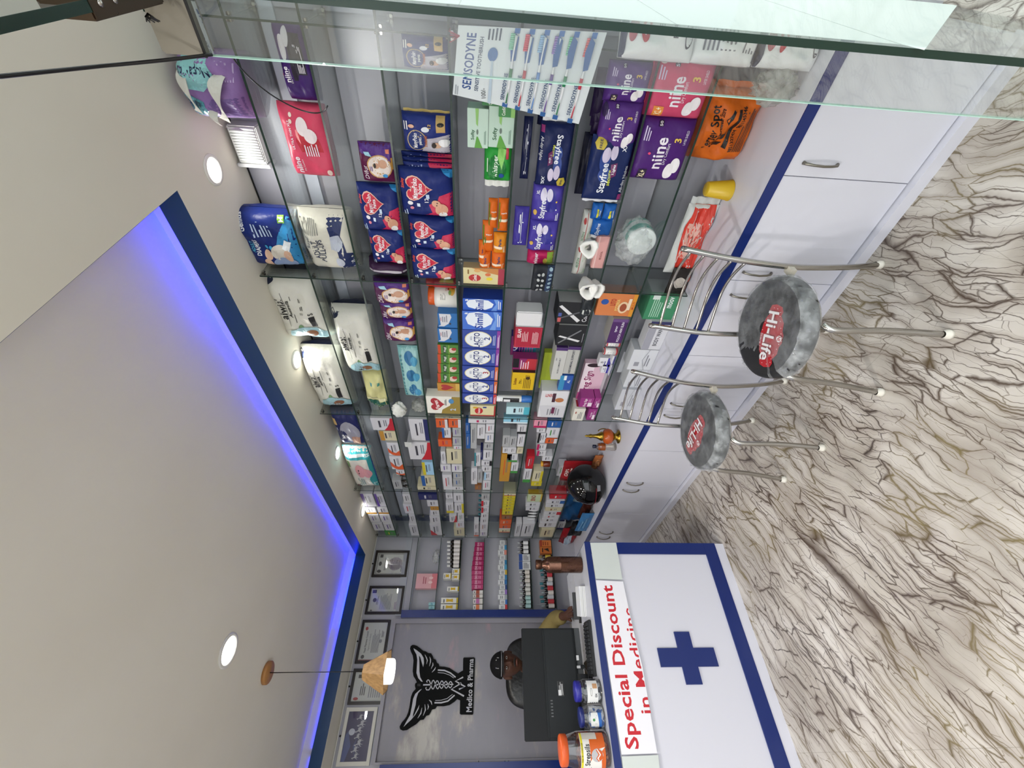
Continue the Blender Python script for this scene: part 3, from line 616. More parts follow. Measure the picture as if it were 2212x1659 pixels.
def a_simple(c2, c3='6a6a72', t=None, tc='333340', style='band'):
    o = []
    if style == 'band': o.append(('r', 0, 0, 1, .24, c2))
    elif style == 'side': o.append(('r', 0, 0, .22, 1, c2))
    elif style == 'curve': o += [('p', [(0, 0), (0, .5), (.25, .34), (.6, .2), (1, .14), (1, 0)], c2)]
    elif style == 'top': o.append(('r', 0, .74, 1, 1, c2))
    elif style == 'swoosh': o += [('p', [(0, 0), (.45, 0), (.2, .4), (.3, .7), (.6, 1), (.25, 1), (.05, .7), (0, .5)], c2)]
    elif style == 'corner': o.append(('p', [(0, 1), (.5, 1), (0, .4)], c2))
    if t: o.append(('t', t, .5, .6, .22, tc, .8))
    else: o.append(('x', .25, .55, .9, .75, 1, tc))
    o.append(('x', .35, .30, .9, .48, 2, c3)); return o
def mir(o):
    r = []
    for op in o:
        k = op[0]; op = list(op)
        if k == 't': op[2] = 1-op[2]
        elif k == 'e' or k == 'h': op[1] = 1-op[1]
        elif k in 'rx': op[1], op[3] = 1-op[3], 1-op[1]
        elif k == 'p': op[1] = [(1-a, b) for a, b in op[1]][::-1]
        r.append(tuple(op))
    return r
def flip(o):
    r = []
    for op in mir(o):
        k = op[0]; op = list(op)
        if k == 't': op[3] = 1-op[3]; op = op+[None]*(7-len(op)) if len(op) < 7 else op; op = op[:7]+[180]+op[8:]
        elif k in 'eh': op[2] = 1-op[2]
        elif k in 'rx': op[2], op[4] = 1-op[4], 1-op[2]
        elif k == 'p': op[1] = [(a, 1-b) for a, b in op[1]][::-1]
        r.append(tuple(op))
    return r
for nm in ('a_niine', 'a_niine2', 'a_heart', 'a_difur', 'a_stayfree'):
    globals()[nm] = (lambda f: lambda *a, **k: mir(f(*a, **k)))(globals()[nm])
# ---- nearest bay (between glass door and the first upright divider)
P_(0, 118, 268, 372, .30, '8f6fa6', [('p', [(.0, .0), (.40, .0), (.34, .5), (.10, .62), (0, .5)], '6f5590'), ('p', [(.50, .98), (.98, .8), (.96, .40), (.62, .36), (.44, .58)], '8ec9cb'), ('t', 'NepaKids', .72, .62, .13, '16204a', .46, 90), ('p', [(.05, .56), (.3, .60), (.42, .9), (.2, .96), (.02, .86)], '4f8f9c'), ('t', 'NepaKids', .24, .76, .11, '16204a', .34, 84),
    ('x', .6, .08, .96, .3, 6, 'b9a4cc')], 'nappy_pack', 'big torn purple and teal nappy pack on the top shelf nearest the door', 'nappy pack', X=1.70, seal=[('T', 'c9c4cc', .02)], wr=.012, rz=.12, sidecol='7b6a94')
NP = [o for o in COL.objects if o.get('label', '').startswith('big torn purple')][0]
mb = MB()
for (a, b, c_, d_, w) in (((.05, .01, .17), (.0, -.03, .19), (-.05, -.035, .13), (-.07, .0, .16), .020), ((.04, .01, .05), (-.0, -.045, .10), (-.06, -.04, .04), (-.09, .0, .08), .026), ((-.06, .0, .10), (-.08, -.04, .12), (-.12, -.03, .08), (-.12, .03, .05), .018)):
    P = bez(Vector(a), Vector(b), Vector(c_), Vector(d_), 14); vs = []
    for i, q in enumerate(P): n_ = Vector((.3, .35, 1)).normalized()*w*(.6+.4*math.sin(i*.5)); vs += [q+n_, q-n_, q-n_+Vector((0, .0015, 0)), q+n_+Vector((0, .0015, 0))]
    mb.add(vs, [(4*i, 4*i+1, 4*i+5, 4*i+4) for i in range(14)]+[(4*i+3, 4*i+7, 4*i+6, 4*i+2) for i in range(14)], M('d6d4cc', .6, 0, 'film'), True)
mb.build('torn_flap', NP)
# wall lamp box above the top shelf
e = empty('wall_lamp', (1.93, .715, 2.56), 'rectangular wall lamp with ribbed clear glass above the topmost shelf', 'wall lamp')
MB().box(.0, -.07, 0, .068, .075, .115, M('c9cbc8', .3), .004).build('housing', e)
mb = MB()
for i in range(12): mb.tube([Vector((-.002, -.06+i*.0108, .008)), Vector((-.002, -.06+i*.0108, .106))], .0052, M('e4e8e6', .08, 0), 6)
mb.build('ribbed_glass', e)
MB().box(-.006, .076, -.01, .068, .09, .125, M('d4d6d6', .3), .002).build('end_plate', e)
P_(1, 55, 225, 600, .09, '3d1f63', a_niine(), 'sanitary_pad_pack', 'purple pad pack on second shelf, partly behind the glass door', 'pad pack', X=1.765)
P_(1, 233, 390, 612, .10, 'd84c68', a_niine(pink=True), 'sanitary_pad_pack', 'flat red pad pack with white flowers on the second shelf', 'pad pack', X=1.765)
P_(0, 470, 585, 514, .16, '1b2c70', a_genius(), 'nappy_pack', 'navy adult nappy pack showing a grey haired couple, top shelf', 'nappy pack', X=1.76, wr=.008)
P_(1, 472, 592, 650, .17, 'd9d6c8', a_adult(), 'nappy_pack', 'cream and navy adult pull-up pack against the second divider', 'nappy pack', X=1.775, wr=.008)
D_ = '5b1740'
P_(2, 316, 400, 776, .07, D_, a_difur(), 'nappy_pack', 'plum nappy pack standing alone right of the blue ones, third shelf', 'nappy pack')
P_(2, 406, 505, 775, .08, '1c2a6c', a_heart(), 'nappy_pack', 'blue nappy pack with red heart, third shelf, right one of two', 'nappy pack', X=1.77)
P_(2, 503, 575, 798, .08, '1c2a6c', a_heart(), 'nappy_pack', 'blue nappy pack with red heart, third shelf, left one of two', 'nappy pack', X=1.77)
P_(2, 577, 598, 792, .16, '3a2140', [('r', .3, .05, .5, .95, 'b8b0b8')], 'nappy_pack', 'dark plum nappy pack turned edge-on beside the second divider, third shelf', 'nappy pack', n=8)
P_(3, 78, 158, 866, .09, '232f6e', a_mamyflat(), 'nappy_pack', 'blue and silver nappy pack behind the glass door, fourth shelf', 'nappy pack')
P_(3, 254, 338, 868, .09, '223076', a_mamyflat(), 'nappy_pack', 'blue and silver nappy pack with gold strip, alone on fourth shelf', 'nappy pack', seal=[('R', 'c9b06a', .008)])
for i, (a, b) in enumerate(((337, 350), (348, 362), (358, 374))):
    P_(3, a, b+16, 868+i*2, .035, '1c2a6c', [('p', [(.5, 0), (1, 0), (1, .5), (.6, .4)], 'c9234f'), ('x', .6, .6, .95, .9, 5, 'aab8dc')], 'nappy_pack', 'blue nappy pack in the leaning row, %s from the silver pack, fourth shelf' % ['first', 'second', 'third'][i], 'nappy pack', rz=-.35, n=10, X=1.84-i*.02)
P_(3, 374, 475, 862, .09, '1c2a6c', a_heart(), 'nappy_pack', 'largest blue heart nappy pack at the front of the leaning row', 'nappy pack', X=1.752)
P_(3, 476, 546, 882, .09, '1c2a6c', a_heart(), 'nappy_pack', 'blue heart nappy pack in the middle of fourth shelf group', 'nappy pack')
P_(3, 546, 610, 888, .09, '1c2a6c', a_heart(), 'nappy_pack', 'blue heart nappy pack beside the second divider, fourth shelf', 'nappy pack', X=1.755)
a_sof = [('t', 'Softy', .34, .76, .15, '1f5a34', .5), ('p', [(.3, .0), (.52, .0), (.56, 1), (.48, 1)], '6cae3c') if False else ('p', [(.0, .26), (.30, .50), (.30, .56), (.0, .66)], '5ba23a'), ('e', .42, .52, .07, .05, '6b7a70'), ('p', [(.56, .5), (1, .46), (1, .62), (.62, .58)], '8fc46a'), ('x', .1, .1, .5, .2, 2, '6b8a78')]
B_(4, 232, 321, 1056, .08, 'bfd8c8', a_sof, 'tissue_pack', 'pale green tissue pack, lower one of the stacked pair', 'tissue pack')
B_(4, 236, 321, 1010, .08, 'c4dccd', a_sof, 'tissue_pack', 'pale green tissue pack, upper one of the stacked pair', 'tissue pack', pbase=1055)
B_(4, 219, 255, 1078, .06, '3f8a4a', [('t', 'Confident', .5, .7, .2, 'e8f0e4', .8), ('r', 0, 0, 1, .25, '8fc46a')], 'tissue_pack', 'green pack seen just below the hanging toothbrush card, lower', 'tissue pack', X=1.752)
B_(4, 205, 230, 1042, .06, '2f7a3e', [('t', 'Confident', .5, .5, .2, 'e8f0e4', .8)], 'tissue_pack', 'green pack seen just below the hanging toothbrush card, upper', 'tissue pack', pbase=1078, X=1.752)
P_(4, 318, 398, 1046, .08, '2f9a3e', [('e', .4, .55, .36, .36, '177a33'), ('t', 'whisper', .46, .60, .17, 'eef6ea', .6), ('p', [(.4, .36), (.9, .2), (.96, .5), (.7, .52)], '8fd06a'), ('e', .22, .36, .07, .1, '1d4f9c'), ('r', .68, .12, .94, .22, 'c8324a'), ('x', .30, .84, .8, .92, 1, 'd8ecd4')], 'sanitary_pad_pack', 'bright green pad pack with white torn end, fifth shelf', 'pad pack', seal=[('L', 'e8e8e4', .028)])
OR = 'd8661c'; aO = [('r', .36, .02, .44, .86, 'f3ddc2'), ('t', 'KARA', .62, .42, .14, 'f6ede2', .5, 90), ('r', .1, .84, .9, .94, '5d8a2c'), ('e', .45, .72, .12, .05, '3f7a2c')]
for i, (a, b, t, bs) in enumerate(((434, 505, 1076, 1098), (434, 498, 1055, 1075), (482, 548, 1042, 1066), (508, 552, 1066, 1094), (524, 572, 1034, 1050), (548, 588, 1036, 1060), (548, 588, 1062, 1092))):
    P_(4, a, b, t, .05, OR if i not in (3,) else 'dd8a22', aO if i < 3 else [('r', .3, .3, .42, .98, 'f3ddc2'), ('t', 'Parle', .6, .5, .2, '22386c', .5), ('x', .1, .1, .5, .25, 2, 'f3ddc2')], 'snack_pack', 'small orange snack pack in the heap, %s' % ['right end, lower', 'right end, upper', 'upper row middle', 'yellowish one in lower row', 'topmost at left', 'upper row beside the box', 'lower row beside the box'][i], 'snack pack', pbase=bs if i not in (0, 3, 6) else None, n=8, p=3, wr=.002)
B_(4, 582, 640, 1001, .05, 'd9cd9c', [('e', .38, .72, .22, .15, 'b83232'), ('t', 'Cerelac', .38, .72, .09, 'f6efe6', .4), ('r', 0, 0, 1, .15, 'a8384a'), ('p', [(.62, .15), (1, .15), (1, .8), (.8, .5)], 'c98448'), ('e', .35, .36, .10, .08, 'e8d23a'), ('e', .62, .40, .10, .07, 'd8764a'), ('x', .62, .84, .92, .92, 1, '8a6a3a'), ('e', .85, .66, .1, .08, 'd9a86a')], 'cereal_box', 'cream baby cereal box standing against the second divider, fifth shelf', 'cereal box', sidecol='b39a72', X=1.765)
# sixth shelf
a_side = [('x', .1, .3, .9, .7, 2, 'e6e8f0'), ('r', .12, .46, .9, .50, 'd8dce8')]
P_(5, 270, 408, 1163, .06, '182250', flip(a_stayfree(True)), 'sanitary_pad_pack', 'dark navy pad pack with white open end, sixth shelf', 'pad pack', seal=[('R', 'eceef0', .03)], X=1.756)
P_(5, 258, 278, 1162, .05, '15193c', [('t', 'XXL', .5, .4, .2, 'b86aa0', .5), ('r', .1, .6, .5, .8, 'c6b03c')], 'sanitary_pad_pack', 'dark navy pad pack peeking out behind the hanging card, sixth shelf', 'pad pack', X=1.80, n=8)
P_(5, 255, 390, 1128, .035, '141b40', a_side, 'sanitary_pad_pack', 'long dark pad pack lying on top of the navy packs', 'pad pack', pbase=1147, n=10)
P_(5, 404, 484, 1150, .07, '4b3f9e', a_stayfree(False), 'sanitary_pad_pack', 'violet pad pack, right one of two, sixth shelf', 'pad pack')
P_(5, 482, 548, 1142, .07, '4b3f9e', a_stayfree(False), 'sanitary_pad_pack', 'violet pad pack, left one of two, sixth shelf', 'pad pack')
P_(5, 450, 534, 1110, .035, '3f3590', a_side, 'sanitary_pad_pack', 'violet pad pack lying flat above the two standing ones', 'pad pack', pbase=1141, n=10)
P_(5, 547, 576, 1140, .07, 'b8245a', [('r', 0, 0, 1, .28, '8fae3c'), ('t', 'whisper', .5, .7, .14, 'f2e6ee', .8), ('e', .4, .34, .2, .08, 'c9b04a')], 'sanitary_pad_pack', 'crimson and lime pad pack under the violet packs end', 'pad pack', n=8)
a_dots = [('r', .0, .0, 1, .34, '1c3152')]+[('e', .08+.17*i, .17, .05, .09, '8fa9b8') for i in range(6)]+[('e', .15+.2*(i % 4), .52+.2*(i//4), .05, .07, 'b0b4b4') for i in range(8)]
P_(5, 578, 690, 1150, .05, '23262c', a_dots, 'plaster_strip', 'dark packet of clear rings hanging across the second divider', 'packet', X=1.70, n=10, rz=-.12)
# seventh shelf
P_(6, 300, 438, 1270, .05, '1a2858', a_stayfree(True), 'sanitary_pad_pack', 'front navy pad pack with butterfly shape, seventh shelf', 'pad pack', seal=[('L', 'd9dbe2', .01)], X=1.755)
for i in range(4):
    P_(6, 292+i*4, 424, 1252+i*5, .012, '12152e', [('r', .02, .0, .98, .05, 'd8dae0')], 'sanitary_pad_pack', 'dark pad pack leaning behind the navy one, %s in the stack' % ['rearmost', 'third', 'second', 'foremost'][i], 'pad pack', X=1.90-i*.034, n=6, group='pad packs leaning in a row')
P_(6, 226, 330, 1296, .06, '54307c', a_niine2('XL+')+[('e', .84, .94, .14, .06, '2c1548')], 'sanitary_pad_pack', 'purple pad pack with dotted oval, seventh shelf, left of two', 'pad pack', X=1.755)
P_(6, 140, 228, 1312, .06, '54307c', a_niine2('XL+'), 'sanitary_pad_pack', 'purple pad pack half behind the glass door, seventh shelf', 'pad pack', X=1.765)
for i in range(3):
    P_(6, 205-i*25, 300-i*20, 1284, .03, '2c1c44', [('x', .1, .2, .9, .8, 5, '6a5488')], 'sanitary_pad_pack', 'dark purple pad pack in the rear row of seventh shelf, %s' % ['left', 'middle', 'right'][i], 'pad pack', X=1.86, n=8)
BLp = '2360b0'
for i, (a, b, t, bs) in enumerate(((444, 478, 1280, 1303), (446, 480, 1305, None), (480, 514, 1280, None))):
    P_(6, a, b, t, .05, BLp, [('r', .2, .40, .7, .58, 'e0d83a'), ('x', .3, .2, .8, .34, 2, 'dfe8f4')] if i < 2 else [('t', 'Stayfree', .5, .74, .18, 'dfe8f4', .7), ('r', 0, 0, 1, .02, 'f0f0ee')], 'sanitary_pad_pack', 'small crumpled blue pad pack, %s' % ['upper of the pair', 'lower of the pair', 'with white torn edge, left of the pair'][i], 'pad pack', pbase=bs, n=8, p=3, wr=.006, seal=[('L', 'eef0f0', .016)] if i == 2 else None)
B_(6, 512, 580, 1284, .03, 'd8a09c', [('r', .0, .74, 1, .86, 'e6c0bc'), ('t', 'FE-DOL', .42, .4, .16, '8a4a4a', .3)], 'comb_case', 'pink flat plastic case under the blue packs, seventh shelf', 'case')
for i, (a, b, t, bs, xx) in enumerate(((462, 545, 1256, 1282, 1.79), (522, 600, 1244, 1272, 1.80))):
    P_(6, a, b, t, .08, 'c4c6c0', [('r', .0, .62, 1, .67, 'a83a3a'), ('x', .1, .1, .7, .5, 5, '8aa88c'), ('t', 'NUZON', .4, .8, .16, '3f7a4c', .5), ('e', .78, .82, .08, .1, 'a83a3a')], 'bandage_pack', 'white bandage roll pack with red and green print, %s' % ['right', 'left'][i], 'bandage pack', pbase=bs, X=xx, n=10, p=3, wr=.003)
def glove_wrap(px, py, X, r, ln, rz, label):
    p = at(px, py, 0, X); mb = MB(); n = 14; vs = []; rnd = random.Random(int(py))
    prof = [(.55, 0), (.85, .15), (1, .4), (1, .7), (1.1, .92), (1.22, 1.0), (.9, .98), (.55, .86), (.4, .6)]
    for rr, z in prof:
        for k in range(n):
            a = 2*PI*k/n; w = 1+.16*math.sin(a*3+z*4)+.12*rnd.random()
            vs.append((r*rr*w*math.cos(a), r*rr*w*math.sin(a), z*ln))
    fs = [(i*n+k, i*n+(k+1) % n, (i+1)*n+(k+1) % n, (i+1)*n+k) for i in range(len(prof)-1) for k in range(n)]
    mb.add(vs, fs, M('e9e8e4', .6, 0, 'cloth'), True)
    o = mb.build('paper_wrapped_gloves', rot=(0, 0, 0)); d = rz.normalized(); o.rotation_euler = d.to_track_quat('Z', 'Y').to_euler(); o.location = p
    return tag(o, label, 'gloves')
glove_wrap(1268, 530, 1.74, .03, .10, Vector((-.9, -.35, .1)), 'open white paper glove packet beside the pink case, nearest')
glove_wrap(1262, 606, 1.76, .033, .11, Vector((-1, -.1, -.05)), 'open white paper glove packet with hollow end, upper left')
glove_wrap(1283, 612, 1.76, .028, .10, Vector((-1, -.25, .05)), 'open white paper glove packet with red mark, lower one')
# lowest shelf of the nearest bay
P_(7, 262, 398, 1374, .09, '4c2370', a_niine2('XL+'), 'sanitary_pad_pack', 'large purple pad pack with handwritten price, lowest shelf', 'pad pack', X=1.75)
P_(7, 120, 264, 1405, .09, 'cc4c6e', a_niine2('XL+', True)+[('e', .94, .88, .04, .05, 'f1e2de')], 'sanitary_pad_pack', 'large pink pad pack half behind the glass door, lowest shelf', 'pad pack', X=1.75)
def lathe_thing(name, parts, loc, label, cat, group=None, rot=None, scale=1):
    e = empty(name, loc, label, cat, group, rot=rot)
    for pn, prof, mat, kw in parts:
        mb = MB(); mb.lathe(prof, mat, **{k: v for k, v in kw.items() if k != 'art'})
        if 'art' in kw:
            r, z0, z1, a0, a1, ops = kw['art']
            art(mb, ops, lambda u, v, L, r=r: ((r+.0005+.0003*L)*math.cos(a0+(a1-a0)*u), (r+.0005+.0003*L)*math.sin(a0+(a1-a0)*u), z0+(z1-z0)*v), r*abs(a1-a0), z1-z0, True)
        mb.build(pn, e)
    return e
def wrap_bag(r, seed, sc=(1, 1, 1), n=22, amp=.16, squash=None):
    rnd = random.Random(seed); ph = [rnd.random()*6.28 for _ in range(8)]; mb = MB(); vs = []
    for j in range(n+1):
        th = PI*j/n
        for i in range(n*2):
            a = PI*i/n; d = 1+amp*(.5*math.sin(5*a+3*th+ph[0])+.4*math.sin(9*a-7*th+ph[1])+.35*math.sin(13*th+4*a+ph[2])+.3*math.sin(17*a+ph[3])*math.sin(th*5+ph[4]))
            vs.append((r*sc[0]*d*math.sin(th)*math.cos(a), r*sc[1]*d*math.sin(th)*math.sin(a), r*sc[2]*d*math.cos(th)))
    m = n*2; fs = [(j*m+i, j*m+(i+1) % m, (j+1)*m+(i+1) % m, (j+1)*m+i) for j in range(n) for i in range(m)]
    return mb, vs, fs
FILM = haze('clear_film', 'd8dcdc', .34); FILM2 = haze('clear_film_dull', 'b8bab4', .5)
p = at(1380, 515, 0, 1.80); zc = .83+.075
e = empty('wipes_tub', (1.82, p.y, .8305), 'round teal and white wipes tub lying inside a clear bag, lowest shelf', 'wipes tub', rot=(0, 0, 0))
mb = MB(); RX = Matrix.Rotation(-PI/2, 3, 'Y')
mb.lathe([(0, 0), (.062, 0), (.066, .004), (.066, .11), (.062, .114), (0, .114)], M('dfe8e6', .3), (.06, 0, .068), 30, R=RX)
mb.lathe([(.0665, .012), (.0665, .10)], M('4fb3a4', .3), (.06, 0, .068), 30, R=RX)
mb.lathe([(.0668, .03), (.0668, .062)], M('d8e6e4', .3), (.06, 0, .068), 30, R=RX); mb.build('tub', e)
mb = MB(); mb.lathe([(0, .006), (.018, .006), (.026, .004), (.044, .002), (.05, 0)], M('d4dedb', .3), (-.054, 0, .068), 26, R=RX); mb.lathe([(0, .0), (.03, .0), (.03, .008), (.024, .012), (0, .012)], M('2f7fc0', .25), (-.004, -.03, .06), 18, R=Matrix.Rotation(PI/2+.5, 3, 'X')); mb.build('lid', e)
mb, vs, fs = wrap_bag(.085, 5, (1.0, 1.25, .95), amp=.12); mb.add(vs, fs, FILM, True); o = mb.build('clear_bag', loc=(1.81, p.y+.02, .92)); tag(o, 'crumpled clear plastic bag around the teal wipes tub', 'plastic bag')
# counter top of the nearest bay
def mask_pack(pxa, pxb, y0, y1, i):
    X = 1.62; za = at(pxa, 115, 0, X).z; zb = at(pxb, 115, 0, X).z; z0, z1 = max(CH+.001, min(za, zb)), max(za, zb)
    mb = pouch('m', .34, .10, z1-z0, 'e4e5e6', [], n=12, wr=.006, p=6)
    mb2 = MB()
    Wd, Hd = .10, z1-z0
    # narrow print side faces into the room
    q = pouch('n', .13, .10, Hd-.004, 'e6e7e8', [('t', 'ISO', .5, .13, .05, '3a3a44', .5, 90), ('e', .5, .13, .30, .07, '3a3a44'), ('e', .5, .13, .26, .06, 'e6e7e8'), ('t', 'ISO', .5, .13, .045, '3a3a44', .5), ('t', 'FDA', .5, .33, .06, '3a3a44', .5), ('t', 'CE', .5, .52, .07, '3a3a44', .4), ('e', .5, .71, .26, .06, 'b8323c'), ('e', .5, .71, .12, .03, 'e6e7e8'), ('e', .5, .87, .24, .055, 'a85a64'), ('r', .0, .94, 1, 1, '2b3450')] if i != 1 else
              [('r', .74, .1, .90, .3, '3a3a44'), ('x', .2, .4, .8, .9, 8, '6a6a74'), ('x', .2, .1, .65, .3, 4, '6a6a74'), ('r', 0, 0, 1, .07, '2b3450')], p=4, n=14, wr=.006, seed=i)
    o = q.build('mask_pack'); o.location = (X-.02+.012*i, .195, z0); o.rotation_euler = (0, .0, RZ+.35)
    tag(o, 'white and navy mask pack behind the glass door, %s in the pile' % ['topmost', 'middle', 'bottom'][i], 'mask pack', 'mask packs piled behind the door')
e_z = .5806
for i, (a, b) in enumerate(((1640, 1795), (1492, 1640), (1332, 1498))): mask_pack(a, b-2, 0, 0, 2-i)
OB = 'd0661e'
P_(8, 205, 362, 1490, .12, OB, [('t', 'Jersey Spot', .5, .66, .12, '1a1a1a', .6, 6), ('t', 'A complete Sportswear Store', .5, .57, .045, '1a1a1a', .55, 3), ('r', .24, .34, .80, .39, '1a1a1a'), ('t', '9851327474   9811145346', .52, .29, .055, '1a1a1a', .62, 2), ('x', .22, .10, .84, .25, 5, '3a2414'),
    ('p', [(.26, .46), (.32, .42), (.32, .54), (.24, .54)], '1a1a1a'), ('p', [(.40, .44), (.50, .44), (.49, .54), (.41, .54)], '1a1a1a'), ('p', [(.60, .48), (.78, .44), (.80, .47), (.66, .53)], '1a1a1a')], 'carrier_bag', 'orange plastic carrier bag with black print on the worktop', 'bag', X=1.80, wr=.02, p=3, seal=[('R', OB, .02)], rz=-.1)
# mustard cup
p = at(1552, 390, 2, CH+.001); 
e = empty('plastic_cup', (1.80, p.y-.01, CH+.0006), 'upturned yellow plastic cup on the white worktop', 'cup')
MB().lathe([(0, .105), (.026, .105), (.029, .102), (.040, .003), (.042, .003), (.042, 0), (.039, 0), (.026, .098), (0, .1)], M('d9b52a', .35), (0, 0, 0), 32).build('cup_body', e)
# red glove packet
P_(8, 448, 596, 1462, .05, 'c9ccca', [('p', [(.0, .1), (.25, .0), (1, .1), (1, .8), (.7, .9), (.2, .8), (0, .6)], 'cf3a2a'), ('p', [(.25, .3), (.78, .34), (.76, .8), (.28, .76)], 'd9a89c'), ('x', .32, .38, .7, .7, 5, '7a4a44')], 'glove_packet', 'clear packet with red rubber gloves lying on the worktop', 'glove packet', X=1.80, wr=.012, p=3, seal=[('R', 'c4c8c6', .03)], rz=.0)
P_(8, 585, 640, 1448, .04, '2a2624', [('e', .5, .5, .2, .3, 'b8b0a8'), ('r', .2, .1, .8, .2, 'a83a2c')], 'snack_pack', 'small black packet with red strip behind the chair back', 'snack pack', X=1.78, n=8, p=3, wr=.008)
mb, vs, fs = wrap_bag(.06, 8, (.9, .9, 1.1), n=16, amp=.22); mb.add(vs, fs, FILM2, True); p = at(1650, 185, 0, 1.66); tag(mb.build('crumpled_bag', loc=(1.665, p.y-.0, .662)), 'crumpled clear plastic bag at the foot of the mask pile', 'plastic bag')
# ---- hanging toothbrush card
XA = 1.70
ca = {k: at(*v, 0, XA) for k, v in dict(A=(990, 54), B=(978, 204), C=(1250, 268), D=(1311, 70)).items()}
def card(u, v, L):
    b = ca['C']*(1-u)+ca['D']*u; t = ca['B']*(1-u)+ca['A']*u; p = b*(1-v)+t*v; return (p.x-.001*L, p.y, p.z)
Wc = (ca['A']-ca['B']).length; Hc = (ca['A']-ca['D']).length
e = empty('toothbrush_card', ca['A'], 'white hanging card of six toothbrushes in blisters by the glass door', 'toothbrush card')
org = ca['A']
def cl(u, v, L): q = card(u, v, L); return (q[0]-org.x, q[1]-org.y, q[2]-org.z)
mb = MB(); vs = [cl(u, v, L) for L in (0, .8) for u, v in ((0, 0), (1, 0), (1, 1), (0, 1))]
mb.add(vs, [(3, 2, 1, 0), (4, 5, 6, 7), (0, 1, 5, 4), (1, 2, 6, 5), (2, 3, 7, 6), (3, 0, 4, 7)], M('dde3e6', .3))
art(mb, [('t', 'SENSODYNE', .52, .905, .062, '1f4a8c', .78), ('t', 'SENSITIVE TOOTHBRUSH', .50, .832, .026, '3a4a68', .74), ('t', '100/-', .12, .775, .034, '2a2a2a', .14, 14, False), ('x', .84, .70, .99, .80, 4, '3a4a5c'), ('e', .66, .745, .09, .035, '3f6fa8'), ('p', [(.0, .71), (.58, .735), (.58, .75), (0, .735)], 'b9c9d8'), ('x', .02, .96, .2, .99, 2, '9aa0a8')]
    + sum([[('r', .0, v-.018, .055, v+.022, '1f5a9c'), ('r', .94, v-.016, 1, v+.02, '2a6ab0'), ('t', 'SENSODYNE', .27, v+.030, .026, '22406c', .36), ('p', [(.62, v-.02), (.90, v-.016), (.96, v+.02), (.80, v+.034), (.60, v+.014)], '2a5f9c')] for v in [.60, .50, .40, .30, .20, .08]], []), cl, Wc, Hc, False, 1)
mb.build('printed_card', e)
for v, c_, hd in zip([.60, .50, .40, .30, .20, .08], ['2c7a4c', 'c02f42', '5f8fd0', '6a4f9c', '2f8a5c', 'c8354a'], ['8fd0b4', 'e0566a', '9cc4e8', '9a7fc8', '7fd0a8', 'e86a70']):
    P = lambda u, vv, L: Vector(cl(u, vv, L)); mb = MB()
    mb.tube([P(.05, v-.004, 6), P(.30, v-.004, 8), P(.46, v, 8), P(.60, v+.003, 8), P(.78, v+.004, 8), P(.92, v+.004, 8)], .004, M('e9ebee', .25), 8, rs=[.004, .0042, .0048, .003, .0028, .0052])
    mb.tube([P(.40, v-.002, 8), P(.52, v+.001, 8)], .0056, M(c_, .3), 8); mb.tube([P(.06, v-.004, 9), P(.38, v-.003, 9)], .0026, M(c_, .3), 6); mb.build('toothbrush', e).name = 'toothbrush'
    tb = [o for o in e.children][-1]
    mb = MB(); a, b = P(.76, v+.012, 9), P(.93, v+.012, 9)
    for i in range(8):
        q = a+(b-a)*(i/7); mb.tube([q, q+Vector((-.002, 0, .014))], .0028, M(hd, .5), 6)
    mb.build('bristles', tb)
mb = MB()
for i in range(5): mb.tube([Vector(cl(.86, .985, 2)), Vector(cl(.86+.03*(i-2), 1.02+.01*i, 4)), Vector(cl(.86+.05*(i-2), 1.05-.02*(i % 2), 3))], .0014, M('a03a48', .7), 6)
mb.build('red_string', e)
# ---- second bay (between the second and third dividers)
K = '16181c'
def box_open_flap(o, w, h, d, col): pass
P_(0, 608, 742, 588, .20, 'dbdad0', a_aiwibi(), 'nappy_pack', 'cream nappy pack on the top shelf just past second divider', 'nappy pack', X=1.76, wr=.008, sidecol='14203f')
P_(0, 770, 888, 664, .20, 'dbdad0', a_aiwibi(), 'nappy_pack', 'cream nappy pack on the top shelf before the third divider', 'nappy pack', X=1.76, wr=.008, sidecol='14203f')
P_(1, 682, 815, 728, .20, 'dbdad0', a_aiwibi(), 'nappy_pack', 'cream nappy pack on the second shelf under the top pair', 'nappy pack', X=1.76, wr=.008, sidecol='14203f')
P_(1, 818, 888, 786, .16, 'cfcb92', [('p', [(0, 0), (.34, 0), (.26, .5), (.40, 1), (0, 1)], '1d5a4c'), ('r', .78, .55, .84, .64, '3a8a9c'), ('r', .78, .25, .84, .34, '3a8a7c'), ('p', [(.3, .1), (.36, .1), (.44, .96), (.38, .96)], 'dedab0')], 'nappy_pack', 'crumpled pale yellow and dark green pack on second shelf', 'nappy pack', X=1.77, wr=.014, p=3, seal=[('L', 'cfd2cc', .02)])
mb, vs, fs = wrap_bag(.045, 21, (.7, 1.4, .9), n=12, amp=.3); mb.add(vs, fs, M('d6d8d2', .6, 0, 'film'), True); p = at(868, 888, 0, 1.74); tag(mb.build('torn_paper', loc=(1.735, p.y-.02, p.z+.012)), 'crumpled white paper scrap hanging over the second shelf edge', 'paper')
for i, (a, b, t) in enumerate(((607, 664, 806), (655, 694, 818), (694, 742, 826))):
    P_(2, a, b, t, .10, '54204a', a_difur(), 'nappy_pack', 'plum nappy pack on third shelf past second divider, %s of three' % ['right', 'middle', 'left'][i], 'nappy pack', X=1.76, rz=.06*i)
P_(2, 755, 862, 866, .07, '7fb4b4', [('e', .5, .4, .9, .5, '9cc8c8')]+sum([[('e', .18+.32*i, .5, .12, .22, '2f6f9c'), ('e', .14+.32*i, .28, .08, .16, '4f9cc0')] for i in range(3)], [])+[('e', .08+.07*i, .88, .02, .04, '3a7c8c') for i in range(12)], 'wet_wipes_pack', 'long teal wet wipes pack in clear wrap, third shelf', 'wipes pack', X=1.77, wr=.006, p=4)
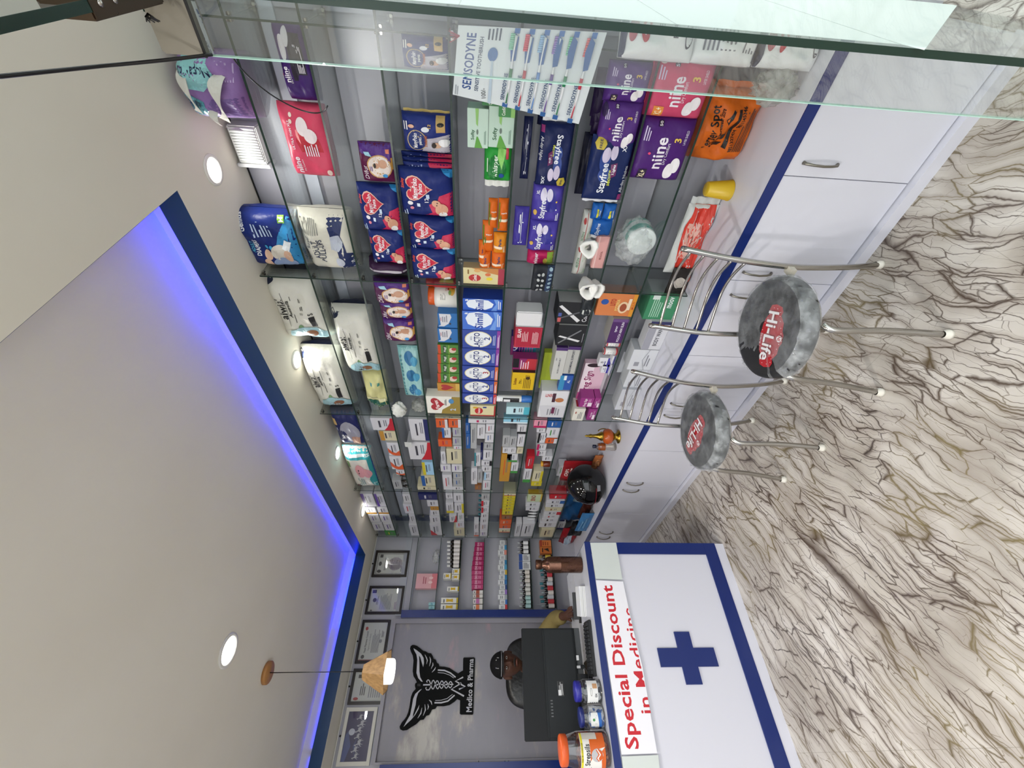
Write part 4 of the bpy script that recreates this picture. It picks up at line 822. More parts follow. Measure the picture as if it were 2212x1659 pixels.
mb, vs, fs = wrap_bag(.05, 31, (.9, .9, .9), n=16, amp=.2); mb.add(vs, fs, FILM2, True); p = at(905, 880, 0, 1.78); tag(mb.build('plastic_bag', loc=(1.80, p.y, 1.985+.052)), 'crumpled clear plastic at the end of the teal wipes pack', 'plastic bag')
# fourth shelf: two jars, cartons
def jar(lv, pa, pb, pt, body, lidc, label, ops, X=1.80):
    ym, w, z, h = place(lv, pa, pb, pt, X); r = w/2
    return lathe_thing('health_drink_jar', [('jar_body', [(0, .001), (r*.9, 0), (r, .004), (r, h*.66), (r*.93, h*.76), (r*.74, h*.80)], M(body, .3), dict(seg=32, art=(r, h*.04, h*.64, -2.4-PI/2+.9, -PI/2+1.9-.4-PI/2+.6, ops))),
                                             ('lid', [(r*.80, h*.78), (r*.82, h*.80), (r*.82, h*.97), (r*.76, h), (0, h)], M(lidc, .35), dict(seg=32))], (X+r, ym, z), label, 'jar')
jar(3, 602, 628, 920, 'a81f22', 'c0321c', 'red plastic jar with red lid by the second divider', [('p', [(.2, .1), (.9, .3), (.9, .6), (.2, .9)], 'd8c05a'), ('t', 'Horlicks', .55, .6, .12, 'f2e6e0', .6), ('e', .6, .25, .2, .14, '6f9a3a')])
jar(3, 634, 676, 924, 'e6e4dc', 'd65a1e', 'white plastic jar with orange lid, fourth shelf', [('r', .5, .4, .9, .5, 'a83a30'), ('t', 'Chyawan', .62, .58, .08, 'a83a30', .5), ('e', .5, .24, .22, .16, 'c9a03a'), ('e', .7, .2, .16, .14, 'b8542c'), ('e', .4, .36, .1, .08, '7a9a4c'), ('x', .1, .6, .4, .9, 6, '8a8a86')])
for i, (a, b) in enumerate(((678, 709), (711, 741))):
    B_(3, a, b, 946, .10, '2a6cae', [('p', [(.1, 1), (.2, .86), (.96, .92), (.96, .36), (.74, .30), (.3, .46), (.1, .7)], 'd5d5da'), ('t', 'NAN', .6, .84, .07, 'a83a4a', .3), ('x', .4, .5, .9, .8, 3, '7a7a86'), ('e', .3, .38, .07, .05, '3a3a44')], 'milk_carton', 'blue and white milk carton, fourth shelf, %s of two' % ['right', 'left'][i], 'carton')
for i in range(4):
    a = 746+i*20.5
    B_(3, a, a+19.5, 946, .09, '4d8038', [('r', 0, .86, 1, 1, 'c04a26'), ('r', .1, .6, .9, .74, '24402c'), ('t', 'Maggi', .5, .67, .1, 'dfe4d8', .7), ('e', .42, .30, .28, .18, 'd6c3b4'), ('e', .56, .22, .16, .12, 'a83a34'), ('r', .0, .44, 1, .48, '86a83c')], 'green_carton', 'small green carton with red top edge, %s along fourth shelf' % ['first', 'second', 'third', 'fourth'][i], 'carton', 'x' and 'x' if False else (), group='green cartons on the fourth shelf')
B_(3, 829, 846, 945, .09, 'c08a3a', [('h', .5, .6, .36, .3, 'a83038'), ('r', 0, 0, 1, .2, 'd8b058')], 'cereal_box', 'small gold box with red heart behind the larger heart box', 'cereal box', X=1.80)
B_(3, 858, 894, 922, .07, 'e6e4da', [('p', [(0, 0), (0, .58), (.24, .54), (.5, .3), (1, .24), (1, 0)], '96803a'), ('h', .56, .70, .36, .22, 'a82f38'), ('t', 'Farex', .55, .70, .12, 'f4ece6', .6, 10), ('t', '2', .26, .22, .16, 'b8c8dc', .3), ('e', .75, .26, .14, .08, '4f86b4'), ('x', .5, .4, .9, .46, 2, '4a4a50')], 'cereal_box', 'white box with big red heart and gold base, fourth shelf', 'cereal box', X=1.75)
# fifth shelf: tins and boxes of milk powder
B_(4, 648, 674, 1000, .09, '2d5cc0', a_simi(), 'milk_powder_box', 'blue milk powder box with white shape, right of two', 'milk powder box', sidecol='1f3f9c')
B_(4, 675, 714, 999, .09, '4470cc', a_simi(), 'milk_powder_box', 'blue milk powder box with white shape, left of two', 'milk powder box', sidecol='24459c', X=1.755)
LB = '33489c'
for i, (a, b, num, c2) in enumerate(((715, 754, '2', '8a3f9c'), (755, 791, '2', '8a3f9c'), (793, 822, '3', 'd06a34'), (824, 850, '2', 'd06a34'), (852, 873, '3', 'c23a3a'))):
    B_(4, a, b, 999, .09, LB, a_lacto(num, c2), 'milk_powder_box', 'blue infant formula box with silver oval, %s from the second divider' % ['first', 'second', 'third', 'fourth', 'fifth'][i], 'milk powder box', X=1.755)
B_(4, 877, 905, 1016, .08, 'd9cfa4', [('r', 0, 0, 1, .3, 'a82a2c') if False else ('r', 0, 0, .1, 1, 'a82a2c'), ('e', .5, .66, .3, .16, 'b82a30'), ('t', 'Nestum', .5, .66, .1, 'f2e6dc', .5), ('r', .0, 0, 1, .06, 'a82a2c'), ('e', .8, .8, .08, .1, 'd8b03a'), ('r', .78, .36, .9, .5, '3a4a8c')], 'cereal_box', 'cream and red cereal box before the third divider, fifth shelf', 'cereal box')
# sixth shelf
ym, w, z, h = place(5, 708, 752, 1112, 1.76)
e = empty('open_carton', (1.76, ym, z), 'red carton with its tall white lid standing open, sixth shelf', 'carton')
c_ = carton('c', w, .12, h, 'a8233a', [('r', .04, .04, .96, .96, 'c8485a'), ('r', .055, .055, .945, .945, 'a8233a'), ('t', 'ISLAM', .7, .84, .13, 'f0e4e4', .4, 0), ('x', .3, .5, .8, .74, 4, 'e0b8bc'), ('x', .2, .12, .86, .36, 5, 'e0b8bc')], side=[('r', 0, 0, 1, 1, 'd9d9dc')]).build('box', e)
c_.rotation_euler = (0, 0, RZ)
mb = MB(); mb.box(-w/2-.001, -.004, .0, w/2+.001, .0, h*.0+.001, M('e4e4e6'))
lid = MB(); lid.box(.001, -w/2-.10, .012, .095, -w/2-.002, h*1.0, M('dcdcde', .5), .006); lid.build('open_lid', e)
B_(5, 728, 768, 1104, .06, '3c2c86', [('p', [(0, 0), (1, 0), (1, .3), (.5, .4), (0, .6)], '2f8fa8'), ('t', 'QLLI', .5, .86, .18, 'f0eef6', .7), ('x', .2, .1, .9, .7, 6, 'b86ab8'), ('r', 0, .9, 1, 1, '8a2c6a')], 'carton', 'purple and teal carton behind the red carton, sixth shelf', 'carton', X=1.885)
B_(5, 776, 803, 1108, .06, '8a2a64', [('p', [(0, 0), (1, 0), (1, .4), (0, .7)], 'b8323c'), ('x', .2, .3, .9, .7, 4, 'e8c8d4'), ('r', .3, .74, 1, 1, '17141c')], 'carton', 'magenta and black carton beside the yellow one, sixth shelf', 'carton', X=1.79)
B_(5, 806, 843, 1106, .08, 'd9b31e', [('t', '791-', .5, .62, .12, '4a3410', .4), ('x', .1, .14, .9, .5, 5, '7a5c14'), ('t', 'Soltex', .5, .86, .12, '7a3c14', .6), ('e', .7, .3, .08, .1, '4a3410')], 'carton', 'bright yellow carton on the sixth shelf', 'carton', side=[('r', 0, 0, 1, 1, '2a1d18')])
p0 = place(5, 854, 880, 1074, 1.73)
e = empty('roll_on_bottle', (1.70, p0[0], 1.29+.032), 'bottle with blue cap and black label jutting past the fifth shelf', 'bottle')
zt_ = at(1074, 866, 0, 1.70).z; hb = zt_-1.29; r = .022
e.location = (1.70+.05, p0[0], 1.2906)
mb = MB(); mb.lathe([(0, 0), (r, 0), (r*1.1, .01), (r*1.1, hb*.28), (r*.9, hb*.30)], M('2564b0', .3), seg=26); mb.build('cap', e)
mb = MB(); mb.lathe([(r*.9, hb*.30), (r, hb*.33), (r, hb), (r*.9, hb+.002), (0, hb+.002)], M('dfe2e4', .3), seg=26)
art(mb, [('r', .05, .04, .95, .80, K), ('x', .2, .1, .8, .4, 4, 'c8c8cc'), ('r', .25, .46, .75, .76, 'dcdce0'), ('x', .2, .84, .8, .92, 1, '444444')], lambda u, v, L: ((r+.0006+.0003*L)*math.cos(PI-1.1+2.2*(u)), -(r+.0006+.0003*L)*math.sin(PI-1.1+2.2*u), hb*.34+hb*.62*v), r*2.2, hb*.6, True); mb.build('bottle', e)
for i, (a, b, t, c1, c2) in enumerate(((880, 896, 1094, 'bfe0e8', '4fb0c4'), (896, 915, 1088, '8fc8e0', 'd6e4ea'), (880, 893, 1112, '5a3a86', 'd0c4dc'))):
    B_(5, a, b, t, .04, c1, a_simple(c2, style='side' if i else 'band'), 'small_carton', '%s small carton under the blue capped bottle' % ['pale cyan', 'sky blue', 'violet'][i], 'carton', X=1.77+.03*(i == 2))
# seventh shelf
B_(6, 655, 702, 1204, .12, K, [('p', [(.1, .34), (.2, .26), (.86, .9), (.8, .98)], 'd8d8da'), ('p', [(.2, .98), (.26, .98), (.62, .3), (.56, .28)], '55565c'), ('t', 'Core', .34, .14, .14, 'c8c8cc', .4), ('r', .1, .86, .3, .96, 'c05a5a'), ('r', .36, .86, .52, .96, '4a5a9c')], 'carton', 'tall black carton with white stripe, seventh shelf, right one', 'carton', side=[('r', 0, 0, 1, 1, '9c9c9c')])
B_(6, 704, 748, 1204, .12, K, [('p', [(.2, .2), (.28, .14), (.5, .9), (.44, .96)], 'd8d8da'), ('p', [(.1, .9), (.14, .94), (.8, .2), (.76, .16)], '77787c'), ('x', .2, .04, .7, .1, 1, '8a8a90')], 'carton', 'tall black carton with white stripe, seventh shelf, left one', 'carton', side=[('r', 0, 0, 1, 1, 'a2a2a0')], X=1.755)
P_(6, 645, 690, 1256, .05, '2c3034', [('x', .2, .1, .5, .9, 3, 'c8ccc8')], 'plastic_packet', 'grey clear packet in front of the black cartons', 'packet', X=1.745, n=8, p=3, wr=.01)
B_(6, 752, 820, 1196, .12, 'c3c3bf', [('r', 0, .0, 1, 1, 'c3c3bf'), ('t', 'SACRO LUMBAR BELT', .45, .5, .14, '3a3f4c', .86), ('r', .92, .0, 1, 1, '4a2c6a'), ('t', 'tynor', .66, .84, .1, '5a5a68', .2)], 'belt_box', 'long grey belt box with violet end, seventh shelf, upper', 'carton', pbase=1220, side=[('r', 0, 0, 1, 1, '4a2f6c')])
B_(6, 750, 808, 1222, .12, 'b5b5b1', [('t', 'ABDOMINAL SUPPORT', .45, .5, .18, '3a3f4c', .86), ('r', .90, .0, 1, 1, '4a2c6a')], 'belt_box', 'long grey belt box with violet end, seventh shelf, lower', 'carton', side=[('r', 0, 0, 1, 1, '4a2f6c')])
B_(6, 764, 840, 1170, .04, '9fae2c', [('e', .6, .4, .03, .12, 'd83a2a'), ('e', .12, .3, .03, .12, 'c8783a'), ('r', 0, .0, 1, .1, '7f8e1c')], 'carton', 'flat lime green carton in the seventh shelf row', 'carton', X=1.86, group=None)
B_(6, 812, 843, 1208, .05, '2d55a4', [('t', 'AL', .6, .3, .2, 'dfe6f2', .3), ('r', 0, .6, 1, 1, '3a8ab8'), ('r', .7, .5, 1, .7, 'dfe6ea')], 'carton', 'blue carton standing left of the grey belt boxes', 'carton')
B_(6, 846, 902, 1166, .10, 'd9d9dd', [('p', [(0, 0), (.46, 0), (.46, 1), (0, .86)], 'cdcdd2'), ('t', 'DENT!', .84, .7, .16, 'b83038', .2, 90), ('r', .60, .46, .92, .58, '4a2c3a'), ('e', .68, .3, .08, .16, 'b8784c'), ('x', .1, .2, .4, .7, 5, '8a8a92'), ('r', .16, .4, .4, .52, '6a2c4c')], 'dental_box', 'large white carton with brown logo before the third divider', 'carton')
# lowest shelf
B_(7, 626, 684, 1291, .08, 'cf7a44', [('e', .62, .82, .12, .10, '24509c'), ('t', 'LITO', .62, .60, .13, 'a83222', .3), ('t', 'PIZZERIA', .5, .47, .08, 'e8c878', .5), ('e', .4, .3, .26, .14, 'e2c49c'), ('e', .4, .3, .18, .09, '9a4a2c'), ('r', .0, .0, 1, .1, 'd8922c'), ('t', 'MULTI', .5, .05, .06, 'b83a2c', .6), ('r', .3, .12, .8, .2, 'e6d2b8')], 'snack_box', 'orange food box with blue badge, lowest shelf by the second divider', 'snack box', X=1.755)
B_(7, 690, 742, 1318, .10, '4a2360', [('t', 'POUCH ARM SLING', .5, .3, .16, 'e8e2ee', .86), ('t', 'tynor', .6, .66, .16, 'e8e2ee', .3), ('r', .88, .0, 1, 1, '6a4a80')], 'sling_box', 'purple arm sling box, lowest shelf', 'carton', side=[('r', 0, 0, 1, 1, 'b9b5b0')], top=[('r', 0, 0, 1, 1, 'b0aca6')])
for i, (py, px) in enumerate(((744, 1318), (762, 1313))):
    pp = at(px, py, 0, 1.775); z = .83+.024
    e = empty('bandage_roll', (1.70+.09, pp.y, .8306+i*0), 'white roll with red rims standing on lowest shelf, %s' % ['right', 'left'][i], 'roll', 'white rolls with red rims')
    h = .075
    mb = MB(); mb.lathe([(.012, 0), (.021, .001), (.021, h), (.012, h)], M('e4e2e0', .4), seg=24); art(mb, [('x', .3, .2, .7, .8, 3, '7a7a8c')], lambda u, v, L: (-(.0216)*math.cos((u-.5)*2), (.0216)*math.sin((u-.5)*2), h*v), .04, h, True); mb.build('roll_body', e)
    for zz in (.002, h-.002): MB().lathe([(.0205, zz-.003), (.0225, zz-.003), (.0225, zz+.003), (.0205, zz+.003)], M('c03038', .3), seg=24).build('red_rim', e)
for i, (a, b, t) in enumerate(((774, 792, 1294), (788, 806, 1300), (770, 786, 1322), (790, 812, 1318))):
    B_(7, a, b, t, .05, 'dedde2', [('r', .0, .0, 1, .34, '3a3494'), ('t', 'D', .5, .75, .18, '3a3a44', .6), ('x', .15, .45, .85, .6, 1, '4a4a8c')], 'small_carton', 'little white and violet carton in the cluster, %s' % ['upper right', 'upper left', 'lower right', 'lower left'][i], 'carton', X=1.80-.03*(i//2), zz=None)
B_(7, 786, 862, 1254, .04, 'd8b4c4', [('r', .0, .55, 1, 1, 'efdfe6'), ('t', 'Preg Sign', .5, .72, .3, '8a1f5a', .6), ('e', .95, .6, .05, .3, '2c1c24'), ('r', .0, .0, .2, 1, 'c2528c')], 'test_kit_box', 'flat white and pink test kit box standing behind magenta ones', 'test kit box', X=1.84)
for i, (a, b, t, bs) in enumerate(((860, 880, 1253, 1282), (860, 882, 1283, None), (884, 908, 1270, None))):
    B_(7, a, b, t, .10, '96357e', [('t', 'Preg Sign', .5, .62, .18, 'f0dfe8', .8), ('r', .1, .1, .5, .4, 'e8dce4'), ('x', .55, .2, .9, .4, 2, 'd8a0c4')], 'test_kit_box', 'magenta test kit box, %s' % ['upper right of three', 'lower right of three', 'lower left of three'][i], 'test kit box', pbase=bs, X=1.76)
B_(7, 884, 910, 1238, .10, 'dedbd0', [('x', .2, .2, .8, .6, 3, '77777c'), ('e', .7, .8, .1, .06, 'a05a50')], 'carton', 'cream carton leaning beside the magenta kits, third divider', 'carton', pbase=1262, X=1.75, side=[('r', .2, .2, .8, .8, 'a83038')])
B_(7, 800, 850, 1306, .14, 'c4c8cc', [('r', .05, .1, .95, .9, 'b8bcc2'), ('x', .1, .3, .9, .7, 3, '9aa0a8')], 'clear_case', 'translucent grey plastic case at the back of lowest shelf', 'case', X=1.80)
# white worktop, second bay
B_(8, 634, 692, 1398, .12, '3f8a62', [('t', 'moov', .66, .3, .2, 'e8f0ec', .4, 0), ('x', .1, .5, .9, .85, 5, 'a8d0b8'), ('r', .75, .68, .95, .9, 'd8e2dc')], 'carton', 'green carton on worktop behind the nearest chair back', 'carton', side=[('r', 0, 0, 1, 1, 'd2d6d6')], X=1.80)
B_(8, 696, 756, 1396, .08, 'd8d8dc', [('t', 'BODY WAND', .5, .4, .2, '4a4a54', .7), ('r', .0, .62, 1, 1, 'a0a0aa'), ('r', .9, .0, 1, 1, '2c2c5a')], 'carton', 'long white carton with navy end on the worktop', 'carton', side=[('r', 0, 0, 1, 1, 'c4c4c8')], X=1.78)
for i, (a, b, t, x, c1) in enumerate(((757, 800, 1362, 1.78, 'd8dade'), (800, 842, 1352, 1.80, 'd4d6da'), (762, 806, 1340, 1.90, 'cbcdd2'), (842, 886, 1336, 1.78, 'c9cbd0'))):
    B_(8, a, b, t, .10, c1, [('r', .2, .6, .4, .8, '9a9aa2'), ('x', .2, .2, .8, .4, 2, '8a8a92'), ('p', [(.0, .3), (.5, .5), (1, .35), (1, .38), (.5, .53), (0, .33)], 'a8aab0')], 'carton', 'pale grey carton on worktop, %s' % ['right of the chair rods', 'behind the chair rods', 'rear one against the wall', 'nearest the third divider'][i], 'carton', X=x, side=[('r', 0, 0, 1, 1, 'b8babf')])
# ---- third and fourth bays: big packs first
P_(0, 896, 966, 722, .14, '22285c', [('p', [(0, 0), (1, 0), (1, .06), (.0, .06)], 'd8d8de'), ('e', .45, .45, .32, .34, '9a9aa8'), ('e', .36, .72, .17, .16, '1a2050'), ('t', 'Poko', .36, .72, .09, 'e6e6ee', .3), ('r', .66, .82, .86, .94, 'c9a86a'), ('p', [(0, .2), (.3, .16), (.34, .44), (.0, .5)], 'b9907c'), ('x', .5, .84, .62, .96, 2, 'd8dcec')], 'nappy_pack', 'dark navy nappy pack on the top shelf past the third divider', 'nappy pack', X=1.76, seal=[('L', 'd6d6da', .02)], wr=.005)
P_(0, 978, 1062, 752, .14, 'd8d4ca', [('r', .80, 0, 1, 1, '3aa8b0'), ('r', .86, 0, .92, 1, 'dfe8e8'), ('p', [(.0, 0), (.9, 0), (.8, .2), (.5, .18), (.3, .30), (.0, .24)], '2a8f94'), ('e', .52, .55, .15, .17, 'd89a9c'), ('e', .48, .30, .12, .16, 'd89a9c'), ('e', .54, .60, .02, .02, '3a2020'), ('e', .48, .60, .02, .02, '3a2020'), ('x', .14, .5, .36, .74, 4, '7aa0a0'), ('t', 'S', .2, .14, .1, 'e8f0f0', .1), ('e', .08, .80, .06, .07, '6a1f2c'), ('r', .64, .82, .78, .9, '6a8a5a')], 'nappy_pack', 'teal and white nappy pack showing a pink baby, top shelf', 'nappy pack', X=1.76, wr=.005)
COLN = dict(w='white', g='grey', c='cream', y='yellow', o='orange', r='red', b='blue', n='navy', k='black', t='teal', p='pink', m='magenta', l='light blue', e='green', v='violet', d='gold', u='brown')
HEX = dict(w='cbcbd0', g='a6a8aa', c='c9c2a4', y='c8b828', o='cf5a2a', r='b8202c', b='24589c', n='20265c', k='17181c', t='2f7f8c', p='d88fa4', m='b01e58', l='9cc4e0', e='3f8a3f', v='5a3a94', d='b8862c', u='8a5a34')
STYN = dict(band='stripe along the bottom', side='panel at one end', curve='curved corner', top='stripe along the top', swoosh='swoosh', corner='corner', plain='print')
RBAY = ['', 'nearest bay', 'second bay', 'third bay', 'farthest bay']
def fill(lv, bay, rows, X=1.765, D=.07, cat='carton'):
    """rows: (py0, py1, px left, px right or 0, base code, accent code, style)"""
    rn = '%s shelf of %s' % (ORD[lv] if lv < 8 else 'worktop', RBAY[bay])
    if lv == 8: rn = 'worktop of %s' % RBAY[bay]
    for i, (a, b, t, bs, c1, c2, st) in enumerate(rows):
        sty = {'plain': 'none'}.get(st, st)
        word = ['first', 'second', 'third', 'fourth', 'fifth', 'sixth', 'seventh', 'eighth', 'ninth', 'tenth', 'eleventh', 'twelfth', 'thirteenth'][i]
        lab = '%s carton, %s %s, %s, %s from the door' % (COLN[c1], COLN[c2], {'band': 'base stripe', 'side': 'end panel', 'curve': 'curve', 'top': 'top stripe', 'swoosh': 'swoosh', 'corner': 'corner', 'plain': 'lettering'}[st], rn, word)
        stk = bool(bs)
        B_(lv, a, b, t, D, HEX[c1], a_simple(HEX[c2], style=sty, c3='70707a', tc=HEX[c2] if st == 'plain' else '3a3a44'), 'medicine_carton', lab, cat, pbase=bs or None, X=X, group='medicine cartons on the right wall')
fill(1, 3, [(904, 930, 803, 0, 'w', 'r', 'curve'), (932, 952, 821, 0, 'c', 'd', 'top'), (957, 984, 838, 0, 'w', 'o', 'swoosh'), (986, 1014, 844, 0, 'w', 'o', 'swoosh'), (1016, 1026, 856, 0, 'w', 'o', 'swoosh'), (1038, 1056, 849, 868, 'g', 'k', 'plain')])
fill(2, 3, [(906, 952, 886, 0, 'w', 'n', 'band'), (956, 993, 883, 0, 'w', 'r', 'curve'), (999, 1026, 913, 0, 'l', 'y', 'top'), (1028, 1050, 911, 0, 'c', 'b', 'top'), (1052, 1062, 902, 0, 'c', 'k', 'plain')], D=.1)
ym, w, z, h = place(2, 940, 968, 868, 1.76); tag(MB().box(-.07, -.03, 0, -.068, .03, .05, M('c9cbc8')).build('open_flap', loc=(1.80, ym, 1.985+.13)), 'white carton flap standing open on third shelf of third bay', 'carton flap')
fill(3, 3, [(896, 905, 940, 0, 'c', 'g', 'plain'), (906, 924, 942, 967, 'o', 'w', 'band'), (906, 924, 969, 0, 'o', 'w', 'band'), (925, 946, 955, 974, 'w', 'b', 'top'), (925, 943, 978, 0, 'g', 'v', 'plain'), (945, 962, 978, 0, 'g', 'v', 'plain'), (950, 965, 947, 976, 'o', 'r', 'plain'), (964, 971, 980, 0, 'w', 'm', 'plain'), (970, 1002, 965, 0, 'c', 'k', 'plain'), (976, 1002, 953, 963, 'w', 'k', 'plain')])
fill(3, 3, [(1004, 1019, 952, 974, 'w', 'v', 'plain'), (1004, 1020, 976, 0, 'w', 'v', 'plain'), (1022, 1034, 979, 0, 'g', 'b', 'plain'), (1035, 1050, 979, 0, 'g', 'b', 'plain'), (1026, 1060, 957, 977, 'w', 'r', 'plain'), (1052, 1062, 978, 0, 'w', 'k', 'plain')], X=1.77)
fill(4, 3, [(907, 915, 1012, 0, 'w', 'm', 'plain'), (917, 935, 1050, 0, 'w', 'r', 'plain'), (914, 936, 1006, 1015, 'b', 'w', 'plain'), (937, 969, 1007, 1016, 'b', 'w', 'plain'), (916, 969, 1017, 1030, 'g', 'k', 'plain'), (918, 948, 1031, 1048, 'w', 'k', 'plain'), (937, 956, 1048, 0, 'w', 'b', 'plain'), (958, 970, 1046, 0, 'g', 'k', 'plain')])
fill(4, 3, [(978, 1007, 1025, 1038, 'w', 't', 'top'), (972, 993, 1038, 1043, 'n', 'w', 'plain'), (973, 994, 1044, 0, 'w', 'k', 'plain'), (996, 1006, 1040, 0, 'w', 'k', 'band'), (1008, 1019, 1041, 0, 'w', 'k', 'plain'), (1012, 1046, 1018, 1031, 'w', 'k', 'plain'), (1014, 1043, 1032, 1042, 'g', 'k', 'plain'), (1021, 1037, 1046, 0, 'w', 'l', 'top'), (1039, 1060, 1043, 0, 'w', 'm', 'plain'), (1048, 1062, 1026, 1040, 'u', 'd', 'plain')], X=1.775)
fill(5, 3, [(918, 937, 1118, 0, 'w', 'k', 'side'), (939, 965, 1118, 0, 'w', 'k', 'plain'), (941, 965, 1086, 1101, 'g', 'k', 'plain'), (943, 967, 1101, 1116, 'g', 'k', 'plain'), (967, 979, 1086, 1101, 'w', 'k', 'plain'), (967, 979, 1101, 1115, 'w', 'k', 'plain'), (981, 998, 1095, 1118, 'w', 'e', 'side'), (981, 1040, 1081, 1103, 'd', 'o', 'plain'), (1000, 1022, 1104, 1119, 'w', 'e', 'side'), (968, 980, 1117, 0, 'c', 'u', 'plain')], X=1.77)
fill(6, 3, [(907, 924, 1154, 1181, 'p', 'm', 'side'), (910, 924, 1183, 0, 'b', 'w', 'plain'), (926, 934, 1160, 1178, 'w', 'k', 'plain'), (936, 957, 1162, 1180, 'w', 'k', 'top'), (925, 946, 1180, 0, 'w', 'e', 'plain'), (948, 958, 1177, 0, 'o', 'w', 'band'), (960, 972, 1160, 1180, 'w', 'm', 'top'), (974, 985, 1160, 1179, 'w', 'm', 'top'), (986, 996, 1172, 0, 'w', 'k', 'plain')])
fill(6, 3, [(986, 1013, 1137, 1153, 'r', 'w', 'plain'), (1012, 1042, 1131, 1147, 'w', 'e', 'side'), (1018, 1040, 1151, 1172, 'c', 'y', 'band'), (1041, 1050, 1148, 1170, 'y', 'c', 'plain')], X=1.78)
jz = place(6, 996, 1012, 1155, 1.78)
lathe_thing('honey_jar', [('glass_jar', [(0, 0), (.024, 0), (.026, .004), (.026, .05), (.02, .056)], M('6a2a14', .12), dict(seg=24)), ('lid', [(.021, .056), (.023, .058), (.023, .072), (0, .074)], M('d09a2a', .35), dict(seg=24))], (1.79, jz[0], 1.0506), 'small dark honey jar with yellow lid, third bay seventh shelf', 'jar')
# dark little bottles on the second shelf
for i, py in enumerate((1028, 1040, 1051)):
    pz_ = place(1, py-4, py+4, 867, 1.78)
    lathe_thing('small_bottle', [('bottle', [(0, 0), (.012, 0), (.013, .003), (.013, .035), (.006, .042)], M('2a2422', .2), dict(seg=16)), ('cap', [(.006, .042), (.008, .043), (.008, .054), (0, .055)], BLK, dict(seg=16))], (1.785, pz_[0], 2.2206), 'tiny dark bottle on second shelf of third bay, %s of three' % ['first', 'middle', 'last'][i], 'bottle')
# fourth bay
fill(0, 4, [(1067, 1094, 783, 809, 'w', 'v', 'top'), (1067, 1094, 812, 0, 'w', 'v', 'top'), (1096, 1110, 790, 812, 'w', 'd', 'side'), (1096, 1110, 816, 0, 'w', 'd', 'side'), (1112, 1128, 798, 820, 'w', 'v', 'plain'), (1112, 1128, 822, 0, 'w', 'v', 'plain'), (1130, 1146, 806, 828, 'w', 'v', 'plain'), (1130, 1146, 830, 0, 'w', 'v', 'plain'), (1148, 1160, 832, 0, 'e', 'y', 'plain')], D=.09)
fill(1, 4, [(1068, 1086, 871, 0, 'w', 'k', 'plain'), (1090, 1109, 873, 0, 'w', 'r', 'plain'), (1112, 1130, 885, 0, 'w', 'k', 'plain'), (1134, 1158, 886, 0, 'w', 'k', 'plain')])
fill(2, 4, [(1068, 1080, 904, 0, 'n', 'w', 'plain'), (1082, 1094, 923, 0, 'w', 'k', 'plain'), (1095, 1102, 930, 0, 'd', 'u', 'plain'), (1103, 1114, 930, 0, 'w', 'k', 'plain'), (1116, 1131, 929, 0, 'w', 'k', 'plain'), (1133, 1156, 930, 0, 'w', 'r', 'corner')])
fill(3, 4, [(1067, 1077, 963, 978, 'w', 'k', 'plain'), (1067, 1085, 980, 0, 'w', 'k', 'plain'), (1087, 1108, 964, 980, 'w', 'y', 'side'), (1088, 1108, 982, 0, 'w', 'y', 'band'), (1114, 1128, 971, 987, 'w', 'r', 'curve'), (1110, 1126, 989, 0, 'w', 'e', 'plain'), (1128, 1140, 985, 0, 'w', 'r', 'plain'), (1142, 1159, 981, 0, 'c', 'k', 'plain')])
fill(4, 4, [(1131, 1146, 1024, 1034, 'w', 'k', 'plain'), (1131, 1146, 1037, 0, 'w', 'u', 'plain'), (1148, 1161, 1024, 1034, 'w', 'o', 'side'), (1148, 1161, 1037, 0, 'w', 'v', 'plain'), (1068, 1080, 1040, 0, 'g', 'k', 'plain'), (1082, 1094, 1040, 0, 'w', 'r', 'top'), (1096, 1108, 1040, 0, 'w', 'r', 'top'), (1110, 1119, 1039, 0, 'w', 'k', 'plain'), (1121, 1130, 1039, 0, 'w', 'k', 'plain')])
for i in range(6):
    q = place(4, 1070+i*10, 1076+i*10, 1026, 1.84)
    lathe_thing('small_bottle', [('bottle', [(0, 0), (.014, 0), (.015, .003), (.015, .07), (.007, .078)], M('24484e', .2), dict(seg=14)), ('cap', [(.007, .078), (.012, .08), (.012, .10), (0, .101)], M('2f6f7c', .3), dict(seg=14))], (1.85, q[0], 1.5206), 'small teal capped bottle in back row, fifth shelf of farthest bay, %s' % ['first', 'second', 'third', 'fourth', 'fifth', 'sixth'][i], 'bottle', 'teal capped bottles on the fifth shelf')
fill(5, 4, [(1067, 1071, 1089, 0, 'c', 'r', 'side'), (1072, 1077, 1089, 0, 'y', 'u', 'plain'), (1078, 1083, 1088, 0, 'y', 'k', 'plain'), (1084, 1089, 1088, 0, 'y', 'u', 'plain'), (1090, 1095, 1087, 0, 'y', 'k', 'plain'), (1096, 1102, 1086, 0, 'y', 'u', 'plain'), (1103, 1112, 1085, 0, 'y', 'k', 'plain'), (1114, 1122, 1084, 0, 'u', 'k', 'plain'), (1124, 1133, 1080, 0, 'o', 'c', 'plain'), (1134, 1143, 1079, 0, 'o', 'w', 'side'), (1144, 1150, 1078, 0, 'c', 'o', 'side')], D=.12)
B_(6, 1068, 1084, 1140, .05, 'b9c8a4', [('t', 'ENO', .5, .6, .3, '9a1f2c', .7), ('r', 0, 0, 1, .08, 'c9a83a')], 'sachet_box', 'yellow and pale green sachet box on seventh shelf, farthest bay', 'carton', side=[('r', 0, 0, 1, 1, 'b8922c')])
fill(6, 4, [(1087, 1094, 1136, 0, 'w', 'k', 'plain'), (1096, 1103, 1136, 0, 'w', 'k', 'plain'), (1131, 1160, 1113, 1125, 'w', 'k', 'plain'), (1131, 1160, 1127, 0, 'w', 'k', 'plain')])
